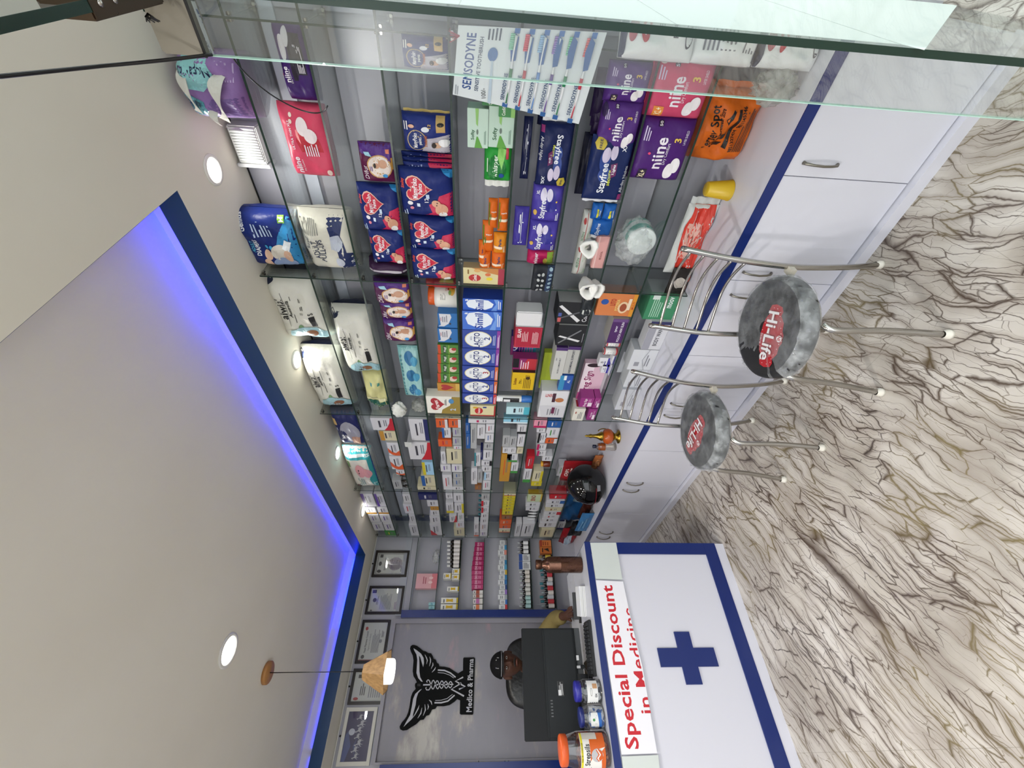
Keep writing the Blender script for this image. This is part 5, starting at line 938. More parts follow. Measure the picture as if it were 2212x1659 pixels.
for i in range(4):
    q = place(6, 1105+i*6, 1109+i*6, 1128, 1.78); mb = MB(); mb.tube([Vector((1.80, q[0], 1.0515)), Vector((1.80, q[0], 1.08)), Vector((1.805, q[0]+.01, 1.13))], .01, M('d8dade', .3), 10, rs=[.008, .011, .005])
    tag(mb.build('ointment_tube'), 'white ointment tube standing on seventh shelf of farthest bay, %s' % ['first', 'second', 'third', 'fourth'][i], 'tube', 'white ointment tubes')
fill(7, 4, [(1070, 1078, 1188, 0, 'r', 'w', 'plain'), (1082, 1088, 1180, 0, 'w', 'b', 'band'), (1090, 1096, 1179, 0, 'w', 'k', 'plain'), (1098, 1104, 1178, 0, 'c', 'u', 'plain'), (1106, 1112, 1175, 0, 'w', 'r', 'band'), (1114, 1119, 1173, 0, 'w', 'r', 'plain'), (1121, 1127, 1170, 0, 'w', 'k', 'plain'), (1129, 1139, 1165, 0, 'w', 'k', 'plain'), (1143, 1160, 1168, 0, 'c', 'k', 'plain')], D=.10)
# worktop past the third divider: lantern, bottle, snack pouch, helmet, bags
p = at(1330, 925, 2, CH)
e = empty('oil_lantern', (1.80, 2.56, CH+.0006), 'ornate brass and orange lantern on the white worktop', 'lantern')
BR = M('a88a3a', .25, 1, 'brushed'); AMB = M('b4521c', .2)
MB().lathe([(0, 0), (.05, 0), (.052, .006), (.03, .016), (.022, .03), (.04, .05)], BR, seg=26).build('foot', e)
MB().lathe([(.03, .045), (.052, .06), (.06, .085), (.05, .11), (.03, .122)], AMB, seg=26).build('glass_bowl', e)
MB().lathe([(.03, .12), (.036, .13), (.026, .15), (.016, .17), (.012, .20), (.016, .215), (.008, .235), (.01, .245), (0, .262)], BR, seg=22).build('brass_top', e)
mb = MB(); mb.tube([Vector((.06+.0*i, 0, 0)) + Vector((math.cos(t)*.03-.02, 0, .1+math.sin(t)*.05)) for i, t in enumerate([-1.4+.25*k for k in range(12)])], .004, BR, 8); mb.build('handle', e)
lathe_thing('perfume_bottle', [('glass_bottle', [(0, 0), (.026, 0), (.03, .004), (.03, .12), (.024, .14), (.012, .15)], glass('bottle_glass', (.90, .86, .80), .12, .05, .7), dict(seg=26)), ('amber_shoulder', [(.0305, .085), (.0305, .118), (.0245, .139)], M('8a4a24', .2), dict(seg=26)), ('cap', [(.010, .15), (.014, .152), (.014, .178), (0, .18)], M('18203a', .3), dict(seg=20))],
            (1.78, at(1313, 965, 0, 1.78).y, CH+.0006), 'clear bottle with navy cap and amber shoulder beside the lantern', 'bottle')
P_(8, 1002, 1044, 1214, .05, '9c1c24', [('x', .1, .6, .9, .8, 2, 'e8c8c0'), ('e', .5, .35, .3, .18, 'b86a4a'), ('t', 'CHIPS', .5, .86, .1, 'f0e0dc', .6)], 'snack_pack', 'red snack pouch standing behind the black helmet', 'snack pack', X=1.90, n=12, p=3, wr=.008)
P_(8, 988, 1012, 1282, .04, 'a8643a', [('e', .5, .5, .3, .3, 'c98a5a')], 'paper_bag', 'small brown paper packet above the helmet on the worktop', 'bag', X=1.88, n=8, p=3, wr=.008)
fill(8, 3, [(1006, 1028, 1205, 1222, 'w', 'e', 'plain'), (1028, 1060, 1203, 1218, 'w', 'e', 'side')], X=1.92)
# helmet
hp = at(1271, 1049, 1, 3.02); hc = Vector((1.70, 3.10, CH+.135))
e = empty('motorcycle_helmet', (hc.x, hc.y, CH+.0006), 'glossy black full face motorcycle helmet on the worktop', 'helmet')
def helmet_shell(R_, rim=0):
    vs = []; fs = []; nu, nv = 36, 22
    for j in range(nv+1):
        th = PI*.86*j/nv
        for i in range(nu):
            a = 2*PI*i/nu; r = R_
            x, y, z = math.sin(th)*math.cos(a), math.sin(th)*math.sin(a), math.cos(th)
            k = 1+.14*max(0, -x)**2*max(0, -z+.35)   # chin bar juts towards the room
            vs.append((x*r*1.05*k, y*r*.92, z*r*1.02 + r*.98))
    for j in range(nv):
        for i in range(nu): fs.append((j*nu+i, j*nu+(i+1) % nu, (j+1)*nu+(i+1) % nu, (j+1)*nu+i))
    return vs, fs
vs, fs = helmet_shell(.155); HB = M('0b0b0d', .12)
mb = MB(); mb.add(vs, fs, HB, True); mb.build('shell', e)
def hp_build(*a, name):
    vs2 = []; m_ = MB(); a0, a1, t0, t1, off, mat = a
    n1, n2 = 20, 10
    for j in range(n2+1):
        th = t0+(t1-t0)*j/n2
        for i in range(n1+1):
            q = a0+(a1-a0)*i/n1; x, y, z = math.sin(th)*math.cos(q), math.sin(th)*math.sin(q), math.cos(th); k = 1+.14*max(0, -x)**2*max(0, -z+.35); r = .155+off
            vs2.append((x*r*1.05*k, y*r*.92, z*r*1.02+.155*.98))
    m_.add(vs2, [(j*(n1+1)+i, j*(n1+1)+i+1, (j+1)*(n1+1)+i+1, (j+1)*(n1+1)+i) for j in range(n2) for i in range(n1)], mat, True); return m_.build(name, e)
hp_build(PI-1.25, PI+1.25, 1.05, 1.72, .003, M('050507', .04), name='visor')
hp_build(PI-.9, PI+.9, 1.84, 1.88, .004, M('7a1420', .3), name='red_trim')
hp_build(PI-.45, PI+.45, 2.0, 2.16, .005, M('1a1a1c', .4), name='chin_vent')
hp_build(PI+.75, PI+1.05, 1.9, 2.1, .005, M('8a8a90', .3), name='side_badge')
hp_build(-.3, .3, .35, .7, .006, M('141416', .3), name='top_vent')
# bags and boxes between helmet and counter
P_(8, 1064, 1128, 1206, .06, '1d4a78', [('e', .8, .3, .18, .3, '8aa0ac')], 'carrier_bag', 'crumpled blue plastic bag on worktop beside the helmet', 'bag', X=1.80, n=12, p=3, wr=.02)
P_(8, 1088, 1124, 1255, .05, '3c1c16', [('e', .4, .5, .2, .3, '542a20')], 'cloth_pouch', 'dark brown pouch lying by the worktop edge past the helmet', 'pouch', X=1.70, n=10, p=3, wr=.014)
P_(8, 1112, 1150, 1250, .03, '3f78ac', [('x', .1, .1, .9, .9, 3, '6a9cc4')], 'plastic_bag', 'light blue folded plastic bag at the worktop edge', 'bag', X=1.62, n=10, p=3, wr=.010)
fill(8, 4, [(1112, 1126, 1206, 1222, 'w', 'n', 'side'), (1129, 1143, 1204, 1220, 'w', 'n', 'side')], X=1.84, D=.09)
P_(8, 1146, 1185, 1210, .05, '8c1620', [('r', .2, .3, .7, .7, 'a8b8c8')], 'medicine_bag', 'red pouch with pale blue label at the far end of worktop', 'bag', X=1.74, n=12, p=3, wr=.014)
P_(8, 1130, 1160, 1232, .03, '0e0e10', [], 'black_gloves', 'pair of black gloves drooping over the far worktop edge', 'gloves', X=1.68, n=10, p=3, wr=.012)

# ================================================================== GOODS ON THE BACK WALL
def bplace(row, pa, pb, pt, Y=4.395, base=None):
    z = BZ[row] if row < 7 else .6
    py = (pa+pb)/2
    if base is not None: z = at(base, py, 1, Y).z
    xa = solve(lambda x: proj((x, Y, z))[1], pb, -.9, 2); xb = solve(lambda x: proj((x, Y, z))[1], pa, -.9, 2); xm = (xa+xb)/2
    zt = solve(lambda q: proj((xm, Y, q))[0], pt, z-.1, z+.8)
    return xm, xb-xa, z+.0006, zt-z
def BB(row, pa, pb, pt, c1, ops, name, label, cat='carton', base=None, D=.06, group='cartons on the back wall shelves', Y=4.395):
    xm, w, z, h = bplace(row, pa, pb, pt, Y, base); o = carton(name, w, D, h, c1, ops).build(name, loc=(xm, Y, z)); return tag(o, label, cat, group)
NTH = ['first', 'second', 'third', 'fourth', 'fifth', 'sixth', 'seventh', 'eighth', 'ninth', 'tenth', 'eleventh', 'twelfth', 'thirteenth', 'fourteenth', 'fifteenth']
BB(1, 1239, 1271, 899, 'd8a4a8', [('r', 0, 0, 1, .26, 'd07880'), ('e', .4, .32, .09, .1, 'e8c4c4'), ('e', .7, .3, .09, .1, 'e8c4c4'), ('x', .3, .5, .8, .7, 2, 'a85a64')], 'pink_carton', 'pink carton standing alone on the second back wall shelf', D=.05)
xm = bplace(1, 1175, 1225, 936)
mb, vs, fs = wrap_bag(.04, 41, (1.6, .7, .8), n=12, amp=.25); mb.add(vs, fs, FILM, True); tag(mb.build('plastic_bag', loc=(xm[0], 4.44, 2.0+.038)), 'clear plastic packet lying right of the pink carton', 'plastic bag')
for i, (a, b) in enumerate(((1301, 1308), (1309, 1316))): BB(1, a, b, 926, '8fbcc0', [('x', .1, .3, .9, .7, 2, '3a7c8c')], 'small_carton', 'little teal carton by the blue upright trim, %s of two' % NTH[i], D=.04)
def small_bottle(row, py, pt, body, capc, lab, label, w=9, Y=4.42, group='bottles on the back wall shelves', grp=True):
    xm, ww, z, h = bplace(row, py-w/2, py+w/2, pt, Y); r = ww/2
    e = empty('medicine_bottle', (xm, Y, z), label, 'bottle', group)
    MB().lathe([(0, 0), (r*.94, 0), (r, .003), (r, h*.6), (r*.5, h*.74), (r*.45, h*.78)], M(body, .18), seg=16).build('bottle', e)
    MB().lathe([(r*.5, h*.76), (r*.58, h*.78), (r*.58, h*.98), (r*.5, h), (0, h)], M(capc, .3), seg=16).build('cap', e)
    mb = MB(); art(mb, [('r', 0, 0, 1, 1, lab), ('x', .2, .3, .8, .7, 2, '55555c')], lambda u, v, L: ((r+.0005+.0003*L)*math.cos(-PI/2+(u-.5)*2.4), (r+.0005+.0003*L)*math.sin(-PI/2+(u-.5)*2.4), h*.1+h*.42*v), r*2, h*.4, True, 0); mb.build('label', e)
for i in range(7): small_bottle(2, 1171+i*8.6, 966, '1a1412', 'd8d8d8', 'd8d2d0', 'dark bottle with white label and cap, third back shelf, %s from right' % NTH[i])
for i, (a, b, t, bs) in enumerate(((1238, 1250, 958, 975), (1228, 1240, 977, None), (1241, 1252, 976, None), (1267, 1277, 966, None), (1291, 1303, 953, None), (1305, 1317, 952, None))):
    BB(2, a, b, t, 'dcdcd6', [('p', [(.2, .3), (.8, .3), (.7, .5), (.8, .7), (.2, .7), (.3, .5)], 'd0a820'), ('r', 0, 0, 1, .1, 'b8a020'), ('x', .1, .75, .9, .92, 1, '6a6a70')], 'yellow_white_carton', 'white carton with yellow bow print, third back shelf, %s from right' % NTH[i], base=bs)
for i in range(10):
    a = 1171+i*10.2
    BB(3, a, a+9.6, 1026-min(i, 5)*1.4, 'a01c58' if i < 6 else 'b03a6c', [('t', 'DI1', .5, .62, .2, 'e8c8d8', .8), ('x', .15, .2, .85, .45, 2, 'd890b4')], 'magenta_carton', 'magenta carton in the row on fourth back shelf, %s from right' % NTH[i], group='magenta cartons on the back wall')
for i, (a, b, c) in enumerate(((1275, 1283, 'a85040'), (1284, 1291, 'a85040'), (1293, 1304, 'b86aa0'), (1306, 1317, 'd8784a'))):
    BB(3, a, b, 1022, 'd8d4d0', [('r', 0, .35, 1, .7, c), ('x', .2, .75, .8, .95, 1, '70707a')], 'banded_carton', 'white carton with coloured band beside the magenta row, %s from right' % NTH[i])
for i in range(14):
    a = 1167+i*10.7; c = ['8a8a90', '3a8ab8', 'd88a7c', '9aa0a8', '2a78a8', '4f9cc0', 'c9a83a', '3a7cb0', '2f6ca8', '24407c', '8a6ab8', '9aa0a8', '3a6ab0', 'b83038'][i]
    BB(4, a, a+10, 1080-(i % 3)*2, 'd3d6d8', [('r', 0, 0, 1, .28, c), ('x', .15, .45, .85, .8, 2, '6a7078')], 'blue_white_carton', 'white carton with coloured foot on fifth back shelf, %s from right' % NTH[i])
for i in range(3): small_bottle(5, 1173+i*9.5, 1118, '15161a', '9a9ca0', 'dcdcde', 'black bottle with white label, sixth back shelf, %s of right trio' % NTH[i])
for i, (a, b) in enumerate(((1197, 1212), (1213, 1230))): BB(5, a, b, 1121, 'd6d8da', [('r', 0, .68, 1, 1, '2f4f94'), ('x', .1, .15, .9, .6, 4, '5a5a64')], 'carton_blue_top', 'white carton with blue top on sixth back shelf, %s from right' % NTH[i])
for i in range(9): small_bottle(5, 1236+i*9.2, 1122+(i % 2)*2, '16181a', ['b9bcc0', '9aa4a4', 'a8b0b0'][i % 3], ['d6d0c8', 'cfd0cc', 'a8c8c8'][i//3], 'dark bottle with pale label, sixth back shelf, %s from the blue cartons' % NTH[i])
BB(6, 1167, 1180, 1166, 'c8733a', [('x', .15, .2, .85, .8, 3, '8a3a1c'), ('r', .0, .8, 1, 1, '9a3a22')], 'orange_carton', 'orange carton on the lowest back shelf, upper right end')
BB(6, 1181, 1195, 1167, 'b8642a', [('p', [(.2, .2), (.8, .3), (.6, .7)], '2a1a14'), ('x', .15, .7, .85, .9, 1, '2a1a14')], 'orange_carton', 'orange carton with black mark beside the copper bottle')
for i in range(9): small_bottle(6, 1232+i*9.6, 1166+(i % 3)*2, '1a1c1e', ['3a7c84', '2f6a78', '8a949a'][i % 3], ['c8ccd4', 'c03a44', 'd8d0cc'][i % 3], 'stout bottle with teal cap on the lowest back shelf, %s from right' % NTH[i], w=10)
for i in range(2): small_bottle(6, 1203+i*11, 1164, '2a1812', '8a7a50', 'c8a83a', 'amber bottle behind the copper flask, %s of two' % NTH[i])
xm = bplace(7, 1250, 1320, 1205, 4.2)
mb, vs, fs = wrap_bag(.09, 51, (1.3, .8, .75), n=16, amp=.16); mb.add(vs, fs, foil('9c1824'), True); tag(mb.build('carrier_bag', loc=(xm[0], 4.22, .665)), 'shiny red carrier bag on the low cabinet behind the counter', 'bag')
for i in range(6): small_bottle([3, 4, 5][i % 3], 1647+(i//3)*7, [1035, 1085, 1130][i % 3], '24343a', '5a6a6c', '9aa8a8', 'dim bottle left of the logo panel, %s shelf pair, %s' % (['fourth', 'fifth', 'sixth'][i % 3], NTH[i//3]))
# ================================================================== CHAIRS
CUSH = M('1c1d1f', .45, 0, 'cloth'); WRAP = haze('seat_wrap_film', 'c8ccd0', .20, .12)
WRAP2 = haze('seat_wrap_folds', 'd0d4d6', .34, .1)
def chair(dy, label, hole):
    O = Vector((1.27, 1.02+dy, 0)); e = empty('round_seat_chair', O, label, 'chair', 'chairs with round black seats')
    def L(x, y, z): return Vector((x-1.27, y-1.02, z))
    tA, tB = at(1475, 537, 0, 1.50), at(1405, 703, 0, 1.50)
    def smooth(P, n=6):
        r = []
        for i in range(len(P)-1):
            p0, p1, p2, p3 = P[max(0, i-1)], P[i], P[i+1], P[min(len(P)-1, i+2)]
            for k in range(n):
                t = k/n; r.append(.5*((2*p1)+(-p0+p2)*t+(2*p0-5*p1+4*p2-p3)*t*t+(-p0+3*p1-3*p2+p3)*t**3))
        return r+[P[-1]]
    R_ = .0115
    up = []
    for top, y0, ym in ((tA, .847, .845), (tB, 1.195, 1.20)):
        P = [L(1.478, y0, .012), L(1.45, y0, .14), L(1.428, ym, .30), L(1.425, ym, .43), L(1.445, (ym+top.y)/2, .62), L(top.x, top.y, top.z)]
        s = smooth(P); up.append((s, P)); mb = MB(); mb.tube(s, R_, CHROME, 14); mb.lathe([(R_, 0), (R_*.8, .006), (0, .009)], CHROME, s[-1], 14); o = mb.build('rear_upright', e)
        MB().lathe([(0, 0), (.017, 0), (.017, .012), (.013, .02), (.012, .028)], M('e4e0d4', .4), (P[0].x, P[0].y, 0), 18).build('foot_cap', o)
    for (x0, y0, x1, y1) in ((1.068, .862, 1.105, .895), (1.078, 1.180, 1.110, 1.150)):
        mb = MB(); mb.tube(smooth([L(x0, y0, .012), L((x0+x1)/2+.008, (y0+y1)/2, .2), L(x1, y1, .37), L(x1+.03, y1, .405)]), R_, CHROME, 14); o = mb.build('front_leg', e)
        MB().lathe([(0, 0), (.017, 0), (.017, .012), (.013, .02), (.012, .028)], M('e4e0d4', .4), L(x0, y0, 0), 18).build('foot_cap', o)
    sA, sB = up[0][0], up[1][0]
    def atz(s, z):
        for a, b in zip(s, s[1:]):
            if (a.z-z)*(b.z-z) <= 0 and a.z != b.z: return a+(b-a)*((z-a.z)/(b.z-a.z))
        return s[-1]
    for i in range(5):
        z = tA.z-.035-.052*i; a, b = atz(sA, z), atz(sB, z)
        P = [a+(b-a)*(k/14)+Vector((math.sin(PI*k/14)*.05, 0, math.sin(2*PI*k/14)*.004)) for k in range(15)]
        MB().tube(P, .0058, CHROME, 10).build('back_rod', e)
    mb = MB(); n = 40; mb.tube([Vector((math.cos(2*PI*k/n)*.165, math.sin(2*PI*k/n)*.165, .405)) for k in range(n+1)], .008, CHROME, 8, cap=False)
    for y in (.845, 1.20): mb.box(*(L(1.39, y-.006, .408)), *(L(1.425, y+.022, .432)), M('cfc9ba', .35))
    mb.build('seat_ring', e)
    rr = .204
    mb = MB(); mb.lathe([(0, .405), (rr*.93, .405), (rr*.985, .410), (rr, .422), (rr, .448), (rr*.985, .461), (rr*.95, .469), (rr*.88, .473), (rr*.5, .4765), (0, .478)], CUSH, seg=56); seat = mb.build('seat_cushion', e, loc=(.012, .02, 0))
    # red badge, built as printed artwork on the cushion
    mb = MB(); A0 = at(1686, 662, 2, .468)-Vector((1.27, 1.02, 0)); B0 = at(1657, 790, 2, .468)-Vector((1.27, 1.02, 0))
    if dy: A0 = at(1523, 905, 2, .468)-O; B0 = at(1490, 975, 2, .468)-O
    c0 = (A0+B0)/2-Vector((.012, .02, 0)); d = (B0-A0); d.z = 0; Wb = .25; d.normalize(); upv = Vector((-d.y, d.x, 0)); Hb = .135
    def fm(u, v, l):
        q = c0+d*((u-.5)*Wb)+upv*((v-.5)*Hb); r = min(1, math.hypot(q.x, q.y)/rr)
        return (q.x, q.y, .4784-.0052*r**4+.0004*l)
    bl = [(.0, .45), (.02, .25), (.10, .18), (.16, .22), (.24, .10), (.34, .04), (.5, .0), (.66, .04), (.76, .10), (.84, .22), (.90, .18), (.98, .25), (1, .45), (.97, .7), (.90, .78), (.84, .74), (.74, .90), (.62, .92), (.56, 1.02), (.5, 1.10), (.44, 1.02), (.38, .92), (.26, .90), (.16, .74), (.10, .78), (.03, .7)]
    def sc(P, k): return [(.5+(a-.5)*k, .52+(b-.52)*k) for a, b in P]
    dots = []
    bl2 = sc(bl, .90)
    for i in range(len(bl2)):
        a, b = bl2[i], bl2[(i+1) % len(bl2)]; dots.append(('e', (a[0]+b[0])/2, (a[1]+b[1])/2, .006, .014, 'e6dcdc'))
    art(mb, [('p', bl, 'b0202a')]+dots+[('t', 'Hi-Life', .5, .46, .44, 'e2e0e2', .78), ('e', .5, .90, .05, .11, 'e2e0e2'), ('t', 'NE', .5, .90, .13, 'a8202a', .07), ('t', 'Score', .56, .14, .10, 'd8c8cc', .2, 0, False)], fm, Wb, Hb, False, 1)
    mb.build('badge', seat)
    # film wrap with a ragged opening
    mb = MB(); na, nr = 72, 12; vs = []; rnd = random.Random(3+int(dy*10))
    prof = [(rr*.97, .402), (rr+.005, .412), (rr+.006, .430), (rr+.005, .450), (rr*.985+.003, .464)]+[(rr*(.93-.08*k), .4745+.0055*(k/10)) for k in range(11)]
    for j, (r_, z) in enumerate(prof):
        for i in range(na):
            a = 2*PI*i/na; w = .0018*math.sin(11*a+j)+.0016*math.sin(29*a-2*j)+.0014*math.sin(47*a+j)+.001*rnd.random(); vs.append((math.cos(a)*(r_+(w*2 if j < 5 else 0)), math.sin(a)*(r_+(w*2 if j < 5 else 0)), z+abs(w)*.9+.0015))
    fs = []
    for j in range(len(prof)-1):
        for i in range(na):
            a = math.degrees(2*PI*(i+.5)/na); r_ = prof[j][0]/rr
            if hole and abs((a-hole[0]+180) % 360-180) < hole[1]*(1+.25*math.sin(i*2.1))*min(1, (r_-hole[2])*3.2) and r_ > hole[2]: continue
            fs.append((j*na+i, j*na+(i+1) % na, (j+1)*na+(i+1) % na, (j+1)*na+i))
    mb.add(vs, [f for f in fs if f[0]//na > 4], WRAP, True); mb.add(vs, [f for f in fs if f[0]//na <= 4], WRAP2, True); mb.build('plastic_wrap', seat)
    if hole:
        a = math.radians(hole[0]-30); mb2, vs, fs = wrap_bag(.035, 77, (1, .7, .9), n=10, amp=.35); mb2.add(vs, fs, WRAP, True); mb2.build('torn_flap', seat, loc=(math.cos(a)*(rr+.01), math.sin(a)*(rr+.01), .42))
chair(0, 'nearest chrome chair, round black seat with torn plastic wrap', (115, 42, .42))
chair(.707, 'chrome chair farther from camera, round black seat fully wrapped in plastic', None)
# ================================================================== ON THE COUNTER
def on_counter(px, py, z=ZC): p = at(px, py, 2, z); return p
p = on_counter(1256, 1220); h = at(1157, 1220, 1, p.y).z-ZC; r = .050
COP = M('6c4e41', .28, 1, 'brushed')
lathe_thing('copper_bottle', [('body', [(0, 0), (r*.9, 0), (r, .006), (r, h*.46), (r*1.012, h*.465), (r*1.012, h*.475), (r, h*.48), (r, h*.70), (r*.9, h*.76), (r*.5, h*.82), (r*.46, h*.90)], COP, dict(seg=36)), ('cap', [(r*.44, h*.86), (r*.6, h*.875), (r*.6, h*.99), (r*.5, h), (0, h)], M('5e4336', .35, 1, 'brushed'), dict(seg=28))], (p.x, p.y, ZC+.0006), 'tall copper coloured metal bottle on the counter top', 'bottle')
def big_jar(px, py, pyl, pyr, ptop, ymid, lidc, glassm, fillm, ops, label, name, lidh=.13, lidr=.8, art_a=(-2.9, -.6)):
    p = on_counter(px, py); xl, xr = at(px-30, pyr, 1, p.y).x, at(px-30, pyl, 1, p.y).x; r = abs(xl-xr)/2; h = at(ptop, py, 1, p.y).z-ZC
    print(label, p, r, h)
    p.y += r*.2
    e = empty(name, (p.x, p.y, ZC+.0006), label, 'jar')
    MB().lathe([(0, 0), (r*.9, 0), (r, .008), (r, h*.62), (r*.9, h*.74), (r*lidr, h*(.86))], glassm, seg=40).build('jar_body', e)
    if fillm: MB().lathe([(0, .006), (r*.88, .006), (r*.94, .015), (r*.94, h*.60), (r*.5, h*.64), (0, h*.62)], fillm, seg=40).build('contents', e)
    MB().lathe([(r*lidr, h*(1-lidh)-.004), (r*(lidr+.06), h*(1-lidh)), (r*(lidr+.06), h-.004), (r*lidr, h), (0, h)], lidc, seg=40).build('lid', e)
    mb = MB(); a0, a1 = art_a
    art(mb, ops, lambda u, v, L: ((r+.0008+.0004*L)*math.cos(a0+(a1-a0)*u), (r+.0008+.0004*L)*math.sin(a0+(a1-a0)*u), h*.12+h*.50*v), r*abs(a1-a0), h*.50, True, 0)
    mb.build('paper_label', e); return e
def candy_mat(name, a, b, c, sc):
    m, nt, bb, tc = nodes_mat(name); v = nt.nodes.new('ShaderNodeTexVoronoi'); v.inputs['Scale'].default_value = sc; nt.links.new(tc.outputs['Object'], v.inputs['Vector'])
    s = nt.nodes.new('ShaderNodeSeparateColor'); nt.links.new(v.outputs['Color'], s.inputs[0]); r = ramp(nt, [(.2, a), (.5, b), (.85, c)], 'CONSTANT'); nt.links.new(s.outputs[0], r.inputs[0]); nt.links.new(r.outputs[0], bb.inputs['Base Color'])
    bp = nt.nodes.new('ShaderNodeBump'); bp.inputs['Distance'].default_value = .01; nt.links.new(v.outputs['Distance'], bp.inputs['Height']); nt.links.new(bp.outputs[0], bb.inputs['Normal']); bb.inputs['Roughness'].default_value = .35; return m
JG = glass('jar_plastic', (.93, .93, .92), .08, .06, .6)
big_jar(1314, 1618, 1578, 1664, 1210, 0, M('d65a24', .35), JG, candy_mat('wrapped_lozenges', '5a2416', '8a3a1e', 'a8683a', 60),
        [('r', 0, 0, 1, 1, 'e6e4de'), ('r', 0, .90, 1, .985, 'e0d428'), ('t', 'FREE 48 LOZENGES', .50, .94, .05, '3a3410', .5), ('p', [(.30, .62), (.56, .40), (.62, .0), (1, .0), (1, .62)], 'd2601e'), ('p', [(.0, .0), (.62, .0), (.50, .20), (.0, .14)], 'd2601e'), ('t', 'Strepsils', .44, .74, .20, '2e2e34', .50), ('x', .1, .56, .46, .6, 1, '44444c'),
         ('e', .44, .34, .15, .24, 'b8b8bc'), ('p', [(.30, .30), (.38, .40), (.46, .30), (.56, .40), (.59, .30), (.52, .14), (.38, .10)], 'cf5a1c'), ('p', [(.31, .26), (.38, .36), (.46, .25), (.57, .36), (.58, .33), (.46, .20), (.38, .30)], 'eceae6'), ('r', .8, .3, 1, .9, 'c8c4ba')],
        'large clear jar of lozenges with orange lid and orange label', 'lozenge_jar')
big_jar(1304, 1548, 1522, 1577, 1252, 0, M('1f2a6c', .35), JG, candy_mat('blue_sachets', 'c8ccd4', '2a5aa0', 'd8dce0', 46),
        [('r', .2, .1, .7, .96, 'dfe2e0'), ('p', [(.2, .1), (.7, .1), (.7, .4), (.2, .3)], '2f66b0'), ('e', .45, .72, .05, .1, '3f8a4c'), ('x', .3, .45, .6, .62, 2, '5a6a64')], 'clear jar of blue and white sachets with dark blue lid', 'sachet_jar')
big_jar(1297, 1492, 1466, 1521, 1242, 0, M('2a2a8c', .3), JG, candy_mat('silver_sachets', '2c3038', 'b8bcc0', '50555c', 50),
        [('r', .05, .1, .95, .92, 'e4e4e2'), ('e', .5, .62, .14, .07, '24262a'), ('e', .5, .62, .12, .05, 'e4e4e2'), ('t', 'EK', .4, .26, .16, '2a2c34', .16), ('r', .62, .15, .8, .5, 'c89a72')]+[('e', .08, .2+.16*i, .03, .04, '3a3c44') for i in range(4)], 'clear jar of silver sachets with violet blue lid', 'sachet_jar', lidh=.2)
# monitor seen from behind
YM = 2.95
e = empty('computer_monitor', (.342, YM, ZC+.0006), 'large black computer monitor seen from behind on the counter', 'monitor')
x0, x1 = -.268, .270; zb_, zt2 = .99-ZC, 1.322-ZC; G1 = M('1c1e20', .5, 0, 'paint', .25); G2 = M('222527', .5, 0, 'paint', .25)
MB().box(x0, 0, zb_, x1, .022, zt2, G1, .004).build('screen_back', e)
MB().box(x0+.003, -.020, zb_+.012, x1-.003, .002, zb_+.205, G2, .010).build('rear_housing', e)
MB().box(x0, .001, zb_-.03, x1, .016, zb_+.004, M('4a4c4e', .4), .002).build('lower_bezel', e)
mb = MB()
for i in range(6): mb.box(x0+.10+i*.014, -.0205, zb_+.17, x0+.106+i*.014, -.0200, zb_+.182, M('5a5c5e'))
mb.build('vent_marks', e)
mb = carton('s', .07, .001, .035, 'd0d0d0', [('r', .0, .0, 1, 1, '1c1c1e'), ('x', .06, .15, .94, .85, 4, 'c8c8c8'), ('r', .04, .5, .4, .96, 'dadada')]); mb.build('rating_label', e, loc=(-.04, -.0215, zb_+.10))
mb = MB(); mb.box(-.03, -.006, 0.0, .03, .012, zb_+.03, BLK, .003); mb.box(-.10, -.07, 0, .10, .08, .012, BLK, .004); mb.build('stand', e)
mb = MB(); mb.box(.055, -.026, zb_-.012, .068, -.018, zb_+.012, M('c8c8ca', .3)); mb.box(.095, -.024, zb_-.004, .12, -.019, zb_+.010, M('d8d8da', .3)); mb.build('ports', e)
mb = MB(); mb.tube(bez(Vector((.06, -.024, zb_-.012)), Vector((.06, -.03, zb_-.06)), Vector((.0, -.05, zb_-.04)), Vector((-.03, -.06, .012)), 14), .0035, BLK, 8); mb.tube(bez(Vector((-.10, -.024, zb_)), Vector((-.10, -.05, .03)), Vector((-.11, -.06, .03)), Vector((-.09, -.08, .012)), 14), .004, BLK, 8)
mb.box(.052, -.030, zb_-.036, .072, -.020, zb_-.008, BLK, .002); mb.build('video_cable', e)
# keyboard
k0, k1 = on_counter(1282, 1454, .945), on_counter(1252, 1362, .945)
e = empty('keyboard', ((k0.x+k1.x)/2, 2.82, ZC+.0006), 'black keyboard tilted on the counter in front of the monitor', 'keyboard', rz=-.10)
wk = abs(k1.x-k0.x)/2+.01
MB().box(-wk, -.06, 0, wk, .07, .018, M('151517', .4), .004).build('keyboard_base', e)
mb = MB()
for j in range(5):
    for i in range(13): mb.box(-wk+.012+i*(2*wk-.024)/13, -.048+j*.021, .018, -wk+.010+(i+.86)*(2*wk-.024)/13, -.032+j*.021, .026, M('202124', .35))
mb.build('keys', e)
